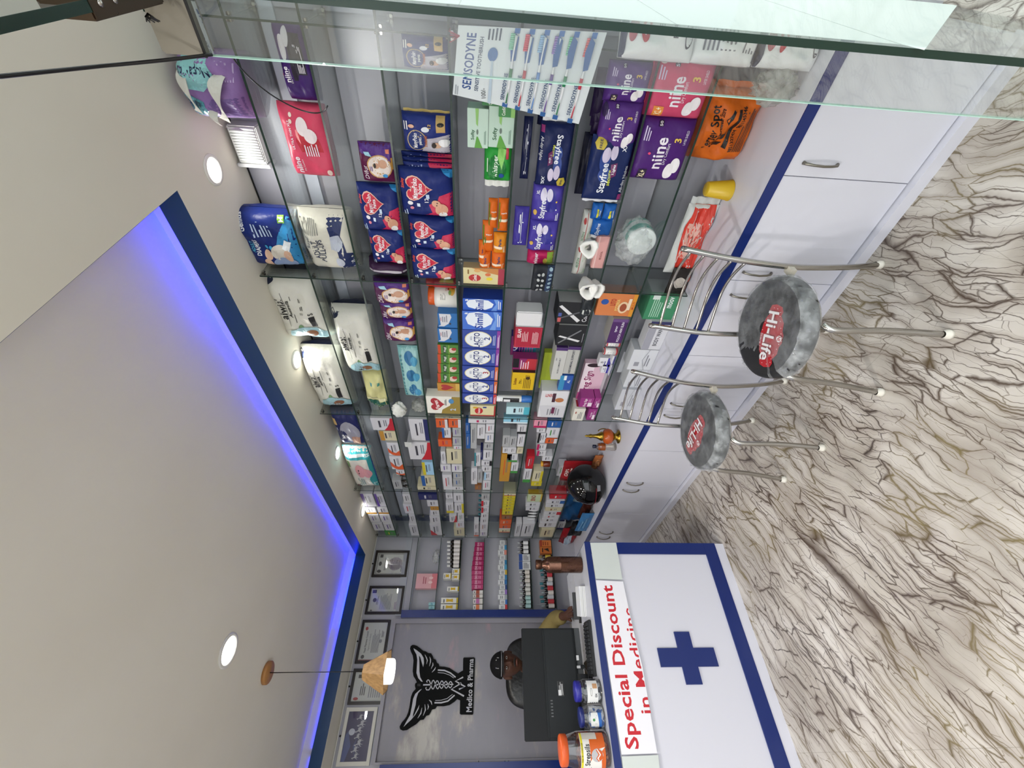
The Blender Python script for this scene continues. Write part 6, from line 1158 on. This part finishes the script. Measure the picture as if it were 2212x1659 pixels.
# phone / card reader and pile of papers
q = on_counter(1262, 1332)
e = empty('paper_stack', (q.x+.075, 2.86, ZC+.0006), 'stack of white papers and notebooks beside the monitor', 'papers', rz=-.25)
mb = MB(); rnd = random.Random(9)
for i in range(7): mb.box(-.085+rnd.random()*.004, -.055+rnd.random()*.004, i*.0052, .085, .055, i*.0052+.0046, M(['e6e6e6', 'd8d8d4', 'efefef', 'c9c9c6'][i % 4], .5))
mb.build('sheets', e); MB().box(-.084, -.054, .0365, .084, .055, .0395, M('d6d8da', .3)).build('cover', e)
e = empty('black_tray', (q.x+.085, 3.0, ZC+.0006), 'black open folder standing behind the paper stack', 'folder', rz=-.2)
MB().box(-.08, 0, 0, .08, .010, .045, BLK, .002, R=Matrix.Rotation(-.3, 3, 'X')).build('folder_back', e)
MB().box(-.10, -.02, 0, .10, .03, .006, BLK, .001).build('folder_base', e)
# ================================================================== PENDANT LAMP
PX, PY = .428, 3.18
e = empty('pendant_lamp', (PX, PY, CEIL2), 'hanging lamp with faceted wooden shade over the counter', 'pendant lamp')
WD = M('b08c58', .5, 0, 'laminate')
m, nt, b, tc = nodes_mat('wood_veneer'); mp = nt.nodes.new('ShaderNodeMapping'); mp.inputs['Scale'].default_value = (40, 40, 4); n = nt.nodes.new('ShaderNodeTexNoise'); n.inputs['Scale'].default_value = 2
nt.links.new(tc.outputs['Object'], mp.inputs[0]); nt.links.new(mp.outputs[0], n.inputs[0]); r = ramp(nt, [(.3, '7a5c38'), (.7, '96754a')]); nt.links.new(n.outputs['Fac'], r.inputs[0]); nt.links.new(r.outputs[0], b.inputs['Base Color']); b.inputs['Roughness'].default_value = .5; WD = m
MB().lathe([(0, -.022), (.058, -.022), (.062, -.018), (.062, 0), (0, 0)], M('b07c44', .45), seg=32).build('canopy', e)
MB().tube([Vector((0, 0, -.02)), Vector((0, 0, 2.292-CEIL2))], .0025, BLK, 8).build('cord', e)
mb = MB(); zs = 2.288-CEIL2; ns = 6; vs = []
for (rr_, z) in ((.045, zs), (.128, zs-.145), (.122, zs-.145), (.040, zs-.004)):
    for k in range(ns): a = 2*PI*k/ns+.25; vs.append((rr_*math.cos(a), rr_*math.sin(a), z))
fs = [(i*ns+k, i*ns+(k+1) % ns, (i+1)*ns+(k+1) % ns, (i+1)*ns+k) for i in range(3) for k in range(ns)]+[tuple(range(ns))[::-1]]
mb.add(vs, fs, WD); mb.build('lamp_shade', e)
mb = MB(); mb.lathe([(.03, zs-.02), (.068, zs-.10), (.068, zs-.172), (.064, zs-.180)], emis('diffuser_glow', (1, .97, .86), 1.25), seg=36); mb.build('diffuser', e)
mb = MB(); mb.lathe([(.066, zs-.178), (.060, zs-.183), (0, zs-.183)], emis('diffuser_end', (1, .99, .92), 2.2), seg=36); mb.build('diffuser_cap', e)
area('pendant_lamp_light', (PX, PY, CEIL2+zs-.19), (0, 0, 0), .11, 0, 1.5, (1, .93, .8), 'DISK')
# ================================================================== FRAMES ON THE BACK WALL
def frame(corners, label, kind):
    P = [at(a, b, 1, YW-.012) for a, b in corners]; zt_ = (P[0].z+P[3].z)/2; zb__ = (P[1].z+P[2].z)/2; xr_ = (P[0].x+P[1].x)/2; xl_ = (P[2].x+P[3].x)/2
    w, h = xr_-xl_, zt_-zb__
    e = empty('picture_frame' if kind == 'horses' else 'certificate_frame', ((xl_+xr_)/2, YW-.001, zb__), label, 'picture' if kind == 'horses' else 'certificate')
    fw = .022 if kind != 'horses' else .026; fc = M('1a120e', .35) if kind != 'horses' else M('cfcdc0', .35)
    mb = MB()
    for b_ in ((-w/2, 0, w/2, fw), (-w/2, h-fw, w/2, h), (-w/2, fw, -w/2+fw, h-fw), (w/2-fw, fw, w/2, h-fw)): mb.box(b_[0], -.02, b_[1], b_[2], 0, b_[3], fc, .001)
    mb.build('frame', e)
    mb = MB(); iw, ih = w-2*fw, h-2*fw
    fmf = lambda u, v, L: (-iw/2+u*iw, -.006-.0004*L, fw+v*ih)
    mb.add([fmf(0, 0, 0), fmf(1, 0, 0), fmf(1, 1, 0), fmf(0, 1, 0)], [(0, 1, 2, 3)], M('c9ccc6' if kind != 'horses' else '1c1c56', .35))
    I = '3c3c44'
    if kind == 'seal': ops = [('r', .03, .03, .97, .97, '8a8a8c'), ('r', .06, .06, .94, .94, 'cdd0cc'), ('e', .5, .36, .30, .24, 'a09aa0'), ('x', .2, .66, .8, .72, 2, I), ('e', .16, .86, .07, .07, I), ('e', .5, .86, .1, .05, I), ('r', .78, .80, .92, .90, I), ('x', .26, .2, .74, .5, 7, '6a6470'), ('x', .14, .1, .4, .16, 2, I)]
    elif kind == 'form': ops = [('r', .80, .82, .94, .95, '2a2a5c'), ('e', .5, .84, .09, .06, I), ('x', .3, .72, .7, .78, 2, I), ('x', .1, .3, .9, .66, 10, '8a8c90'), ('x', .1, .12, .5, .2, 3, '8a6a9c'), ('e', .85, .08, .06, .04, I), ('e', .06, .9, .03, .03, I)]
    elif kind == 'wide': ops = [('e', .84, .86, .05, .06, 'a83038'), ('t', 'Nepal Pharmacy Council', .48, .80, .07, I, .56), ('t', 'Registration Certificate', .48, .66, .05, I, .44, 0, False), ('x', .2, .24, .86, .56, 7, '70727a'), ('e', .5, .2, .05, .06, '8a8c90'), ('e', .1, .84, .05, .07, I), ('x', .6, .1, .8, .2, 2, I), ('r', .0, .0, .03, 1, '8a4a4c')]
    elif kind == 'wide2': ops = [('r', .78, .74, .9, .9, I), ('e', .09, .88, .05, .07, 'a83038'), ('x', .2, .64, .6, .8, 3, I), ('x', .12, .2, .8, .56, 6, '8a8c90')]
    else: ops = [('e', .58, .76, .07, .12, 'c8ccd8'), ('p', [(.0, .86), (.3, .72), (.6, .9), (.5, 1), (.0, 1)], '4c5a8c'), ('p', [(.05, .5), (.3, .56), (.5, .5), (.3, .62)], '3a4a80')]
    art(mb, ops, fmf, iw, ih)
    if kind == 'horses':
        HM = M('b9bac0', .5)
        horse = [(-.5, .1), (-.42, .32), (-.25, .38), (.05, .34), (.22, .5), (.34, .78), (.42, .82), (.62, .60), (.56, .54), (.42, .58), (.36, .34), (.34, .14), (.58, .0), (.66, -.22), (.60, -.22), (.50, -.06), (.24, .0), (.30, -.34), (.24, -.36), (.14, -.04), (-.14, .0), (-.30, -.12), (-.36, -.4), (-.42, -.38), (-.40, -.08), (-.48, -.02), (-.62, -.20), (-.68, -.14), (-.56, .04), (-.66, .26), (-.60, .30)]
        for i in range(7):
            cu, cv = .10+.13*i, .42+.06*math.sin(i*2.3); s = .15+.02*(i % 3)
            pts = [(cu-a*s*.62, cv+b_*s*1.5) for a, b_ in horse]
            mb.prism(pts, lambda a, b_, d, i=i: fmf(a, b_, 4+i*.6+d), 0, .4, HM)
    mb.build('certificate' if kind != 'horses' else 'painting', e)
    mb = MB(); mb.box(-iw/2, -.0145, fw, iw/2, -.0135, fw+ih, glass('frame_glass', (.97, .97, .97), .04, 0, .5)); mb.build('glazing', e)
    MB().lathe([(0, 0), (.007, 0), (.007, .01), (0, .012)], BLK, (0, -.002, h+.012), 10, R=Matrix.Rotation(PI/2, 3, 'X')).build('hanging_hook', e)
frame([(813, 1189), (886, 1190), (877, 1247), (802, 1246)], 'framed certificate with round seal, rightmost on the back wall', 'seal')
frame([(800, 1265), (876, 1267), (865, 1328), (787, 1326)], 'framed pale certificate, second from right on the back wall', 'form')
frame([(786, 1338), (846, 1340), (828, 1434), (764, 1433)], 'wide framed certificate partly behind the hanging lamp shade', 'wide')
frame([(765, 1444), (850, 1444), (839, 1522), (750, 1522)], 'framed certificate left of the hanging lamp, red emblem in corner', 'wide2')
frame([(749, 1529), (816, 1527), (798, 1655), (726, 1655)], 'white framed painting of white running horses on dark blue', 'horses')
# ================================================================== WINGED SIGN
e = empty('wall_sign', (0, 4.446, 0), 'black winged staff sign with lettering plate on the back wall', 'sign')
def Z5(x, y): p = at(700+.1808*x, 1360+.1808*y, 1, 4.44); return (p.x, p.z)
SG = M('0c0e0e', .7, 0, 'paper', .12); SL = M('b0b0b6', .35)
out = [(1075, 185), (1110, 195), (1150, 225), (1185, 255), (1215, 262), (1245, 282), (1280, 285), (1300, 320), (1310, 350), (1335, 360), (1350, 400), (1370, 410), (1380, 440), (1440, 445), (1500, 460), (1560, 500), (1600, 525), (1640, 500), (1660, 490), (1662, 350), (1670, 335), (1790, 333), (1803, 345), (1782, 1005), (1772, 1017), (1632, 1015), (1622, 1003), (1625, 845), (1590, 830), (1560, 860), (1500, 900), (1430, 915), (1350, 915), (1330, 945), (1290, 955), (1275, 985), (1255, 1020), (1220, 1030), (1190, 1075), (1150, 1080), (1100, 1130), (1050, 1160), (990, 1200), (940, 1207), (910, 1192), (903, 1160), (930, 1110), (965, 1070), (985, 1040), (1005, 990), (1020, 930), (1030, 860), (1040, 800), (1060, 750), (1095, 710), (1085, 670), (1090, 645), (1110, 630), (1090, 590), (1070, 560), (1060, 500), (1065, 430), (1070, 370), (1060, 310), (1040, 270), (1028, 230), (1035, 200), (1055, 185)]
MB().prism([Z5(*q) for q in out], lambda a, b_, d: (a, d, b_), -.012, 0, SG).build('board', e)
mb = MB()
def ribbon(pts, w, taper=False):
    P = [Vector((*Z5(*q), 0)) for q in pts]; n = len(P); Lf, Rt = [], []
    for i in range(n):
        t = (P[min(i+1, n-1)]-P[max(i-1, 0)]).normalized(); nn = Vector((-t.y, t.x, 0)); k = w*.5*(math.sin(PI*(i+.25)/(n-.5)) if taper else 1)
        Lf.append(P[i]+nn*k); Rt.append(P[i]-nn*k)
    vs = [(v.x, -.0135, v.y) for v in Lf]+[(v.x, -.0135, v.y) for v in Rt]; mb.add(vs, [(i, i+1, n+i+1, n+i) for i in range(n-1)], SL)
for poly in ([(1070, 225), (1110, 250), (1160, 290), (1190, 340), (1195, 400), (1185, 450), (1170, 400), (1150, 330), (1135, 310), (1140, 400), (1140, 500), (1150, 570), (1180, 625), (1160, 620), (1125, 580), (1105, 520), (1110, 440), (1115, 360), (1105, 300), (1080, 255)],
             [(950, 1165), (985, 1130), (1040, 1080), (1090, 1020), (1130, 950), (1140, 900), (1115, 950), (1080, 1020), (1060, 1050), (1065, 1010), (1095, 900), (1105, 820), (1125, 760), (1170, 710), (1140, 725), (1090, 770), (1065, 830), (1050, 920), (1030, 1020), (990, 1090)]):
    mb.prism([Z5(*q) for q in poly], lambda a, b_, d: (a, d, b_), -.0138, -.0125, SL)
for pts in ([(1205, 300), (1225, 340), (1235, 370), (1225, 415)], [(1262, 325), (1273, 360), (1272, 390), (1258, 440)], [(1300, 395), (1302, 425), (1280, 470)], [(1335, 450), (1320, 480), (1290, 512)], [(1170, 935), (1158, 1000), (1120, 1060)], [(1205, 895), (1212, 960), (1185, 1030)], [(1240, 890), (1248, 925), (1238, 958)], [(1255, 840), (1280, 862), (1290, 900)]): ribbon(pts, .009, True)
for pts, w in (([(1360, 485), (1440, 490), (1510, 520), (1572, 572)], .010), ([(1360, 515), (1430, 520), (1500, 545), (1550, 580)], .004), ([(1320, 875), (1400, 875), (1480, 855), (1560, 785)], .010), ([(1330, 848), (1400, 845), (1470, 825), (1535, 775)], .004),
               ([(1185, 662), (1290, 660)], .010), ([(1345, 660), (1365, 660)], .009), ([(1400, 658), (1420, 658)], .009), ([(1450, 658), (1470, 658)], .009), ([(1500, 656), (1545, 656)], .008)): ribbon(pts, w)
ribbon([(1225, 690)]+[(1215, 700), (1225, 722), (1255, 722)]+[(1255+k*9, 660+58*math.cos(k*.55)*(1-.012*k)) for k in range(32)], .007)
ribbon([(1235, 632), (1225, 620), (1240, 603)]+[(1250+k*9, 660-56*math.cos(k*.55)*(1-.012*k)) for k in range(32)], .007)
ribbon([(1662, 570), (1570, 617), (1686, 684), (1612, 714)], .012); ribbon([(1640, 640), (1522, 714), (1672, 796)], .012)
for k in range(4): ribbon([(1122+20*(k % 2), 655+16*(k//2)), (1128+20*(k % 2), 655+16*(k//2))], .003)
a, b2 = Z5(1768, 985), Z5(1772, 352); tv, tf, tw = glyphs('Medico & Pharma', True); ht = (Z5(1700, 700)[1]-Z5(1762, 700)[1])*1.0
mb.add([(a[0]+x*(b2[0]-a[0])/tw, -.0138, a[1]+.004+y*ht) for x, y in tv], tf, SL)
mb.build('light_lines_and_letters', e)
# ================================================================== PERSON AND OFFICE CHAIR
HX = at(1100, 1436, 1, 3.60).x; HZ = at(1094, 1436, 1, 3.60).z   # eye line
print('head', HX, HZ)
def cap_eval(o):
    dg = bpy.context.evaluated_depsgraph_get(); me = bpy.data.meshes.new_from_object(o.evaluated_get(dg)); return me
def skin_mesh(nodes, links, root, sub=1):
    me = bpy.data.meshes.new('sk'); me.from_pydata([n[0] for n in nodes], links, []); o = bpy.data.objects.new('sk', me); COL.objects.link(o)
    o.modifiers.new('s', 'SKIN'); me.skin_vertices[0]
    for i, n in enumerate(nodes): me.skin_vertices[0].data[i].radius = n[1] if isinstance(n[1], tuple) else (n[1], n[1]); me.skin_vertices[0].data[i].use_root = (i == root)
    s = o.modifiers.new('u', 'SUBSURF'); s.levels = sub; s.render_levels = sub
    r = cap_eval(o); bpy.data.objects.remove(o); return r
hx = HX
N = [((hx, 3.80, .52), (.15, .12)), ((hx, 3.79, .75), (.145, .10)), ((hx, 3.76, 1.0), (.16, .11)), ((hx, 3.73, 1.12), (.11, .08)), ((hx, 3.69, 1.20), .055), ((hx, 3.66, 1.28), .055)]
Lk = [(0, 1), (1, 2), (2, 3), (3, 4), (4, 5)]
def chain(start, pts):
    prev = start
    for p_, r_ in pts: N.append((p_, r_)); Lk.append((prev, len(N)-1)); prev = len(N)-1
    return prev
for s, el, wr in ((1, (hx+.30, 3.58, 1.0), (hx+.245, 3.30, .975)), (-1, (hx-.30, 3.55, 1.0), (hx-.20, 3.27, .975))):
    w_ = chain(3, [((hx+s*.17, 3.74, 1.10), .06), ((hx+s*.24, 3.68, 1.05), .05), (el, .042), (tuple((Vector(el)+Vector(wr))/2), .038), (wr, .027), ((wr[0], wr[1]-.05, wr[2]-.014), (.036, .016))])
    for k in range(4):
        fx = wr[0]+(k-1.5)*.019; chain(w_, [((fx, wr[1]-.085, wr[2]-.014), .0095), ((fx, wr[1]-.115+abs(k-1.5)*.004, wr[2]-.022), .0085), ((fx, wr[1]-.138+abs(k-1.5)*.008, wr[2]-.034), .0075)])
    chain(w_, [((wr[0]-s*.035, wr[1]-.05, wr[2]-.02), .011), ((wr[0]-s*.05, wr[1]-.08, wr[2]-.028), .009)])
    chain(0, [((hx+s*.10, 3.72, .52), .09), ((hx+s*.13, 3.42, .53), .065), ((hx+s*.13, 3.40, .28), .05), ((hx+s*.13, 3.42, .07), .035), ((hx+s*.13, 3.36, .035), (.04, .03)), ((hx+s*.13, 3.26, .03), (.035, .025))])
body = skin_mesh(N, Lk, 0)
# head: one deformed ball merged into the body surface
hc_ = Vector((hx, 3.60, HZ-.0)); bm = bmesh.new(); bmesh.ops.create_uvsphere(bm, u_segments=64, v_segments=48, radius=1)
def G(x, y, cx, cy, sx, sy): return math.exp(-((x-cx)/sx)**2-((y-cy)/sy)**2)
for v in bm.verts:
    x, y, z = v.co; fr = max(0, -y)
    X, Y, Z_ = x*.076, y*.094, z*.118
    if z < 0: X *= 1-.28*(-z)**1.5; Y = Y*(1-.16*(-z)) - .010*(-z)*fr
    xi, zi = X/.076, Z_/.118
    d = fr*(.020*G(xi, zi, 0, -.20, .17, .16)+.012*G(xi, zi, 0, 0, .10, .22)-.010*G(abs(xi), zi, .40, .04, .20, .11)+.007*G(abs(xi), zi, .38, .22, .30, .08)+.008*G(xi, zi, 0, -.50, .26, .05)+.008*G(xi, zi, 0, -.60, .24, .05)-.004*G(xi, zi, 0, -.55, .24, .02)+.012*G(xi, zi, 0, -.88, .3, .14)+.005*G(abs(xi), zi, .55, -.22, .22, .2)+.008*G(abs(xi), zi, .14, -.27, .07, .06))
    Y -= d
    v.co = Vector((X, Y, Z_))+hc_
for s in (1, -1):   # ears
    r = bmesh.ops.create_uvsphere(bm, u_segments=16, v_segments=12, radius=1)
    for v in r['verts']: v.co = Vector((v.co.x*.010+s*.079, v.co.y*.020+.008, v.co.z*.032-.012))+hc_
tmp = bpy.data.meshes.new('h'); bm.to_mesh(tmp); bm.free()
bm = bmesh.new(); bm.from_mesh(body); bm.from_mesh(tmp); me = bpy.data.meshes.new('person'); bm.to_mesh(me); bm.free()
for p_ in me.polygons: p_.use_smooth = True
o = bpy.data.objects.new('person', me); COL.objects.link(o)
rm = o.modifiers.new('r', 'REMESH'); rm.mode = 'VOXEL'; rm.voxel_size = .0042; rm.use_smooth_shade = True
m2 = cap_eval(o); o.modifiers.clear(); o.data = m2; o.data.materials.clear()
SK = M('4a2e22', .55, 0, 'paint', .3); o.data.materials.append(SK)
for p_ in o.data.polygons: p_.use_smooth = True
tag(o, 'person in black cap and khaki shirt seated behind the monitor', 'person'); PERS = o
def child(mb, name): return mb.build(name, PERS)
# eyes, brows, moustache, lips
for s in (1, -1):
    mb = MB(); mb.lathe([(.0115*math.sin(t), -.0115*math.cos(t)) for t in [PI*k/10 for k in range(11)]], M('d8d2cc', .2), hc_+Vector((s*.030, -.079, .004)), 18)
    mb.lathe([(.0052*math.sin(t), -.0052*math.cos(t)) for t in [PI*k/8 for k in range(9)]], M('1a0f0a', .1), hc_+Vector((s*.030, -.0868, .004)), 14); child(mb, 'eye')
    for dz, th in ((.0085, .0032), (-.0085, .003)):
        mb = MB(); mb.tube([hc_+Vector((s*(.030+.016*(k/5-1)), -.086-.005*math.sin(PI*k/10), .004+dz*math.sin(PI*k/10))) for k in range(11)], th, SK, 8); child(mb, 'eyelid')
    mb = MB(); mb.tube([hc_+Vector((s*(.014+.034*k/8), -.0945+.012*(k/8)**2, .023+.006*math.sin(PI*k/8))) for k in range(9)], .003, M('140d0a', .8), 8, rs=[.002, .0032, .0036, .0036, .0034, .003, .0026, .002, .001]); child(mb, 'eyebrow')
mb = MB(); mb.tube([hc_+Vector((.030*(k/6-1), -.1045+.010*abs(k/6-1)**2, -.049-.009*abs(k/6-1)**2)) for k in range(13)], .005, M('120c0a', .85), 8, rs=[.001, .003, .0042, .005, .0056, .0056, .0046, .0056, .0056, .005, .0042, .003, .001]); child(mb, 'moustache')
mb = MB(); mb.tube([hc_+Vector((.020*(k/5-1), -.1035+.006*abs(k/5-1)**2, -.066-.002*abs(k/5-1))) for k in range(11)], .004, M('6a3a32', .5), 8, rs=[.001, .002, .003, .0038, .004, .0038, .004, .0038, .003, .002, .001]); child(mb, 'lips')
# cap: shell over the upper head with peak
mb = MB(); vs = []; na, nr = 48, 14
for j in range(nr+1):
    th = .02+(PI*.5-.02)*j/nr*1.0
    for i in range(na):
        a_ = 2*PI*i/na; x, y, z = math.sin(th)*math.cos(a_), math.sin(th)*math.sin(a_), math.cos(th)
        vs.append(hc_+Vector((x*.084, y*.104-.001, z*.088+.031)))
mb.add(vs, [(j*na+i, j*na+(i+1) % na, (j+1)*na+(i+1) % na, (j+1)*na+i) for j in range(nr) for i in range(na)], M('0b0b0d', .8, 0, 'cloth', .15), True)
vs = [hc_+Vector((math.cos(2*PI*i/na)*r_, math.sin(2*PI*i/na)*r_*1.235-.001, z_)) for r_, z_ in ((.0845, .031), (.0852, .045), (.0842, .050)) for i in range(na)]
mb.add(vs, [(j*na+i, j*na+(i+1) % na, (j+1)*na+(i+1) % na, (j+1)*na+i) for j in range(2) for i in range(na)], M('101012', .8, 0, 'cloth', .15), True)
vs = []; n1 = 20
for j in range(5):
    for i in range(n1+1):
        a_ = -PI/2+(i/n1-.5)*1.9; k = j/4; rx, ry = .084+.0*k, .104+.030*k*math.cos((i/n1-.5)*2.6)
        vs.append(hc_+Vector((math.cos(a_)*rx, math.sin(a_)*ry, .033-.006*k-.010*abs(i/n1-.5)**2*4)))
mb.add(vs, [(j*(n1+1)+i, j*(n1+1)+i+1, (j+1)*(n1+1)+i+1, (j+1)*(n1+1)+i) for j in range(4) for i in range(n1)], M('0e0e10', .6, 0, 'cloth'), True)
cp_ = child(mb, 'cap')
gv, gf, gw = glyphs('MEDICO', True); mb = MB(); vs = []
mb2_ops = [('x', .1, .2, .9, .8, 3, 'b0b0b0')]
for x, y in []: pass
def capf(u, v, L): a_ = -PI/2+(u-.5)*1.1; zz = .055+.030*v; th = math.acos(min(1, (zz-.031)/.088)); return tuple(hc_+Vector((math.sin(th)*math.cos(a_)*(.0855+.0003*L), math.sin(th)*math.sin(a_)*(.1055+.0003*L)-.001, zz)))
art(mb, [('x', .08, .10, .92, .90, 3, 'a8a8aa')], capf, .09, .03, True); mb.build('cap_embroidery', cp_).parent = cp_
mb = MB(); mb.tube([hc_+Vector((math.cos(-PI/2+(k/20-.5)*2.2)*.0858, math.sin(-PI/2+(k/20-.5)*2.2)*.106-.001, .040)) for k in range(21)], .0012, M('b8b8ba', .5), 6); mb.build('cap_piping', cp_)
# khaki shirt over torso and sleeves
N2 = [((hx, 3.80, .50), (.17, .14)), ((hx, 3.79, .75), (.165, .12)), ((hx, 3.76, 1.0), (.18, .13)), ((hx, 3.735, 1.115), (.125, .095)), ((hx, 3.72, 1.165), .075)]
L2 = [(0, 1), (1, 2), (2, 3), (3, 4)]
for s, el, wr in ((1, (hx+.30, 3.58, 1.0), (hx+.25, 3.36, .98)), (-1, (hx-.30, 3.55, 1.0), (hx-.21, 3.33, .98))):
    prev = 3
    for p_, r_ in (((hx+s*.17, 3.74, 1.10), .078), ((hx+s*.24, 3.68, 1.05), .068), (el, .060), (tuple((Vector(el)+Vector(wr))/2), .056), (wr, .046)): N2.append((p_, r_)); L2.append((prev, len(N2)-1)); prev = len(N2)-1
sm = skin_mesh(N2, L2, 0, 2); so = bpy.data.objects.new('khaki_shirt', sm); COL.objects.link(so); so.parent = PERS; sm.materials.clear(); sm.materials.append(M('756840', .8, 0, 'foil', .2))
for p_ in sm.polygons: p_.use_smooth = True
N3 = [((hx, 3.80, .50), (.16, .13))]; L3 = []
for s in (1, -1):
    prev = 0
    for p_, r_ in (((hx+s*.10, 3.72, .52), .10), ((hx+s*.13, 3.42, .53), .078), ((hx+s*.13, 3.40, .28), .064), ((hx+s*.13, 3.42, .09), .055)): N3.append((p_, r_)); L3.append((prev, len(N3)-1)); prev = len(N3)-1
sm = skin_mesh(N3, L3, 0, 2); so = bpy.data.objects.new('trousers', sm); COL.objects.link(so); so.parent = PERS; sm.materials.clear(); sm.materials.append(M('25262c', .8, 0, 'cloth'))
# office chair behind
e = empty('office_chair', (HX+.01, 3.86, 0), 'black high backed office chair behind the seated person', 'office chair')
LT = M('0d0d0f', .35, 0, 'foil')
mb = MB(); mb.box(-.25, -.28, .33, .25, .10, .385, LT, .02); mb.build('seat', e)
mb = MB(); ol = []
for k in range(48):
    a_ = 2*PI*k/48; ca_, sa_ = math.cos(a_), math.sin(a_); ol.append((math.copysign(abs(ca_)**.5, ca_)*.25, .43+math.copysign(abs(sa_)**.45, sa_)*.43))
n_ = len(ol)
vs = []
for d_, k_ in ((0, .90), (.012, .97), (.035, 1), (.06, .97), (.072, .88)):
    vs += [(a*k_, d_, .43+(b-.43)*k_) for a, b in ol]
fs = [(j*n_+i, j*n_+(i+1) % n_, (j+1)*n_+(i+1) % n_, (j+1)*n_+i) for j in range(4) for i in range(n_)]+[tuple(range(n_))[::-1], tuple(4*n_+i for i in range(n_))]
mb.add(vs, fs, LT, True); mb.build('backrest', e, loc=(0, .11, .50))
MB().tube([Vector((0, 0, .08)), Vector((0, 0, .37))], .03, BLK, 14).build('gas_lift', e)
for k in range(5):
    a_ = 2*PI*k/5+.3; mb = MB(); mb.tube([Vector((0, 0, .09)), Vector((math.cos(a_)*.27, math.sin(a_)*.27, .065))], .016, BLK, 10); mb.lathe([(0, -.02), (.025, -.02), (.025, .02), (0, .02)], BLK, (math.cos(a_)*.27, math.sin(a_)*.27, .026), 14, R=Matrix.Rotation(PI/2, 3, 'X')); mb.build('base_leg', e)
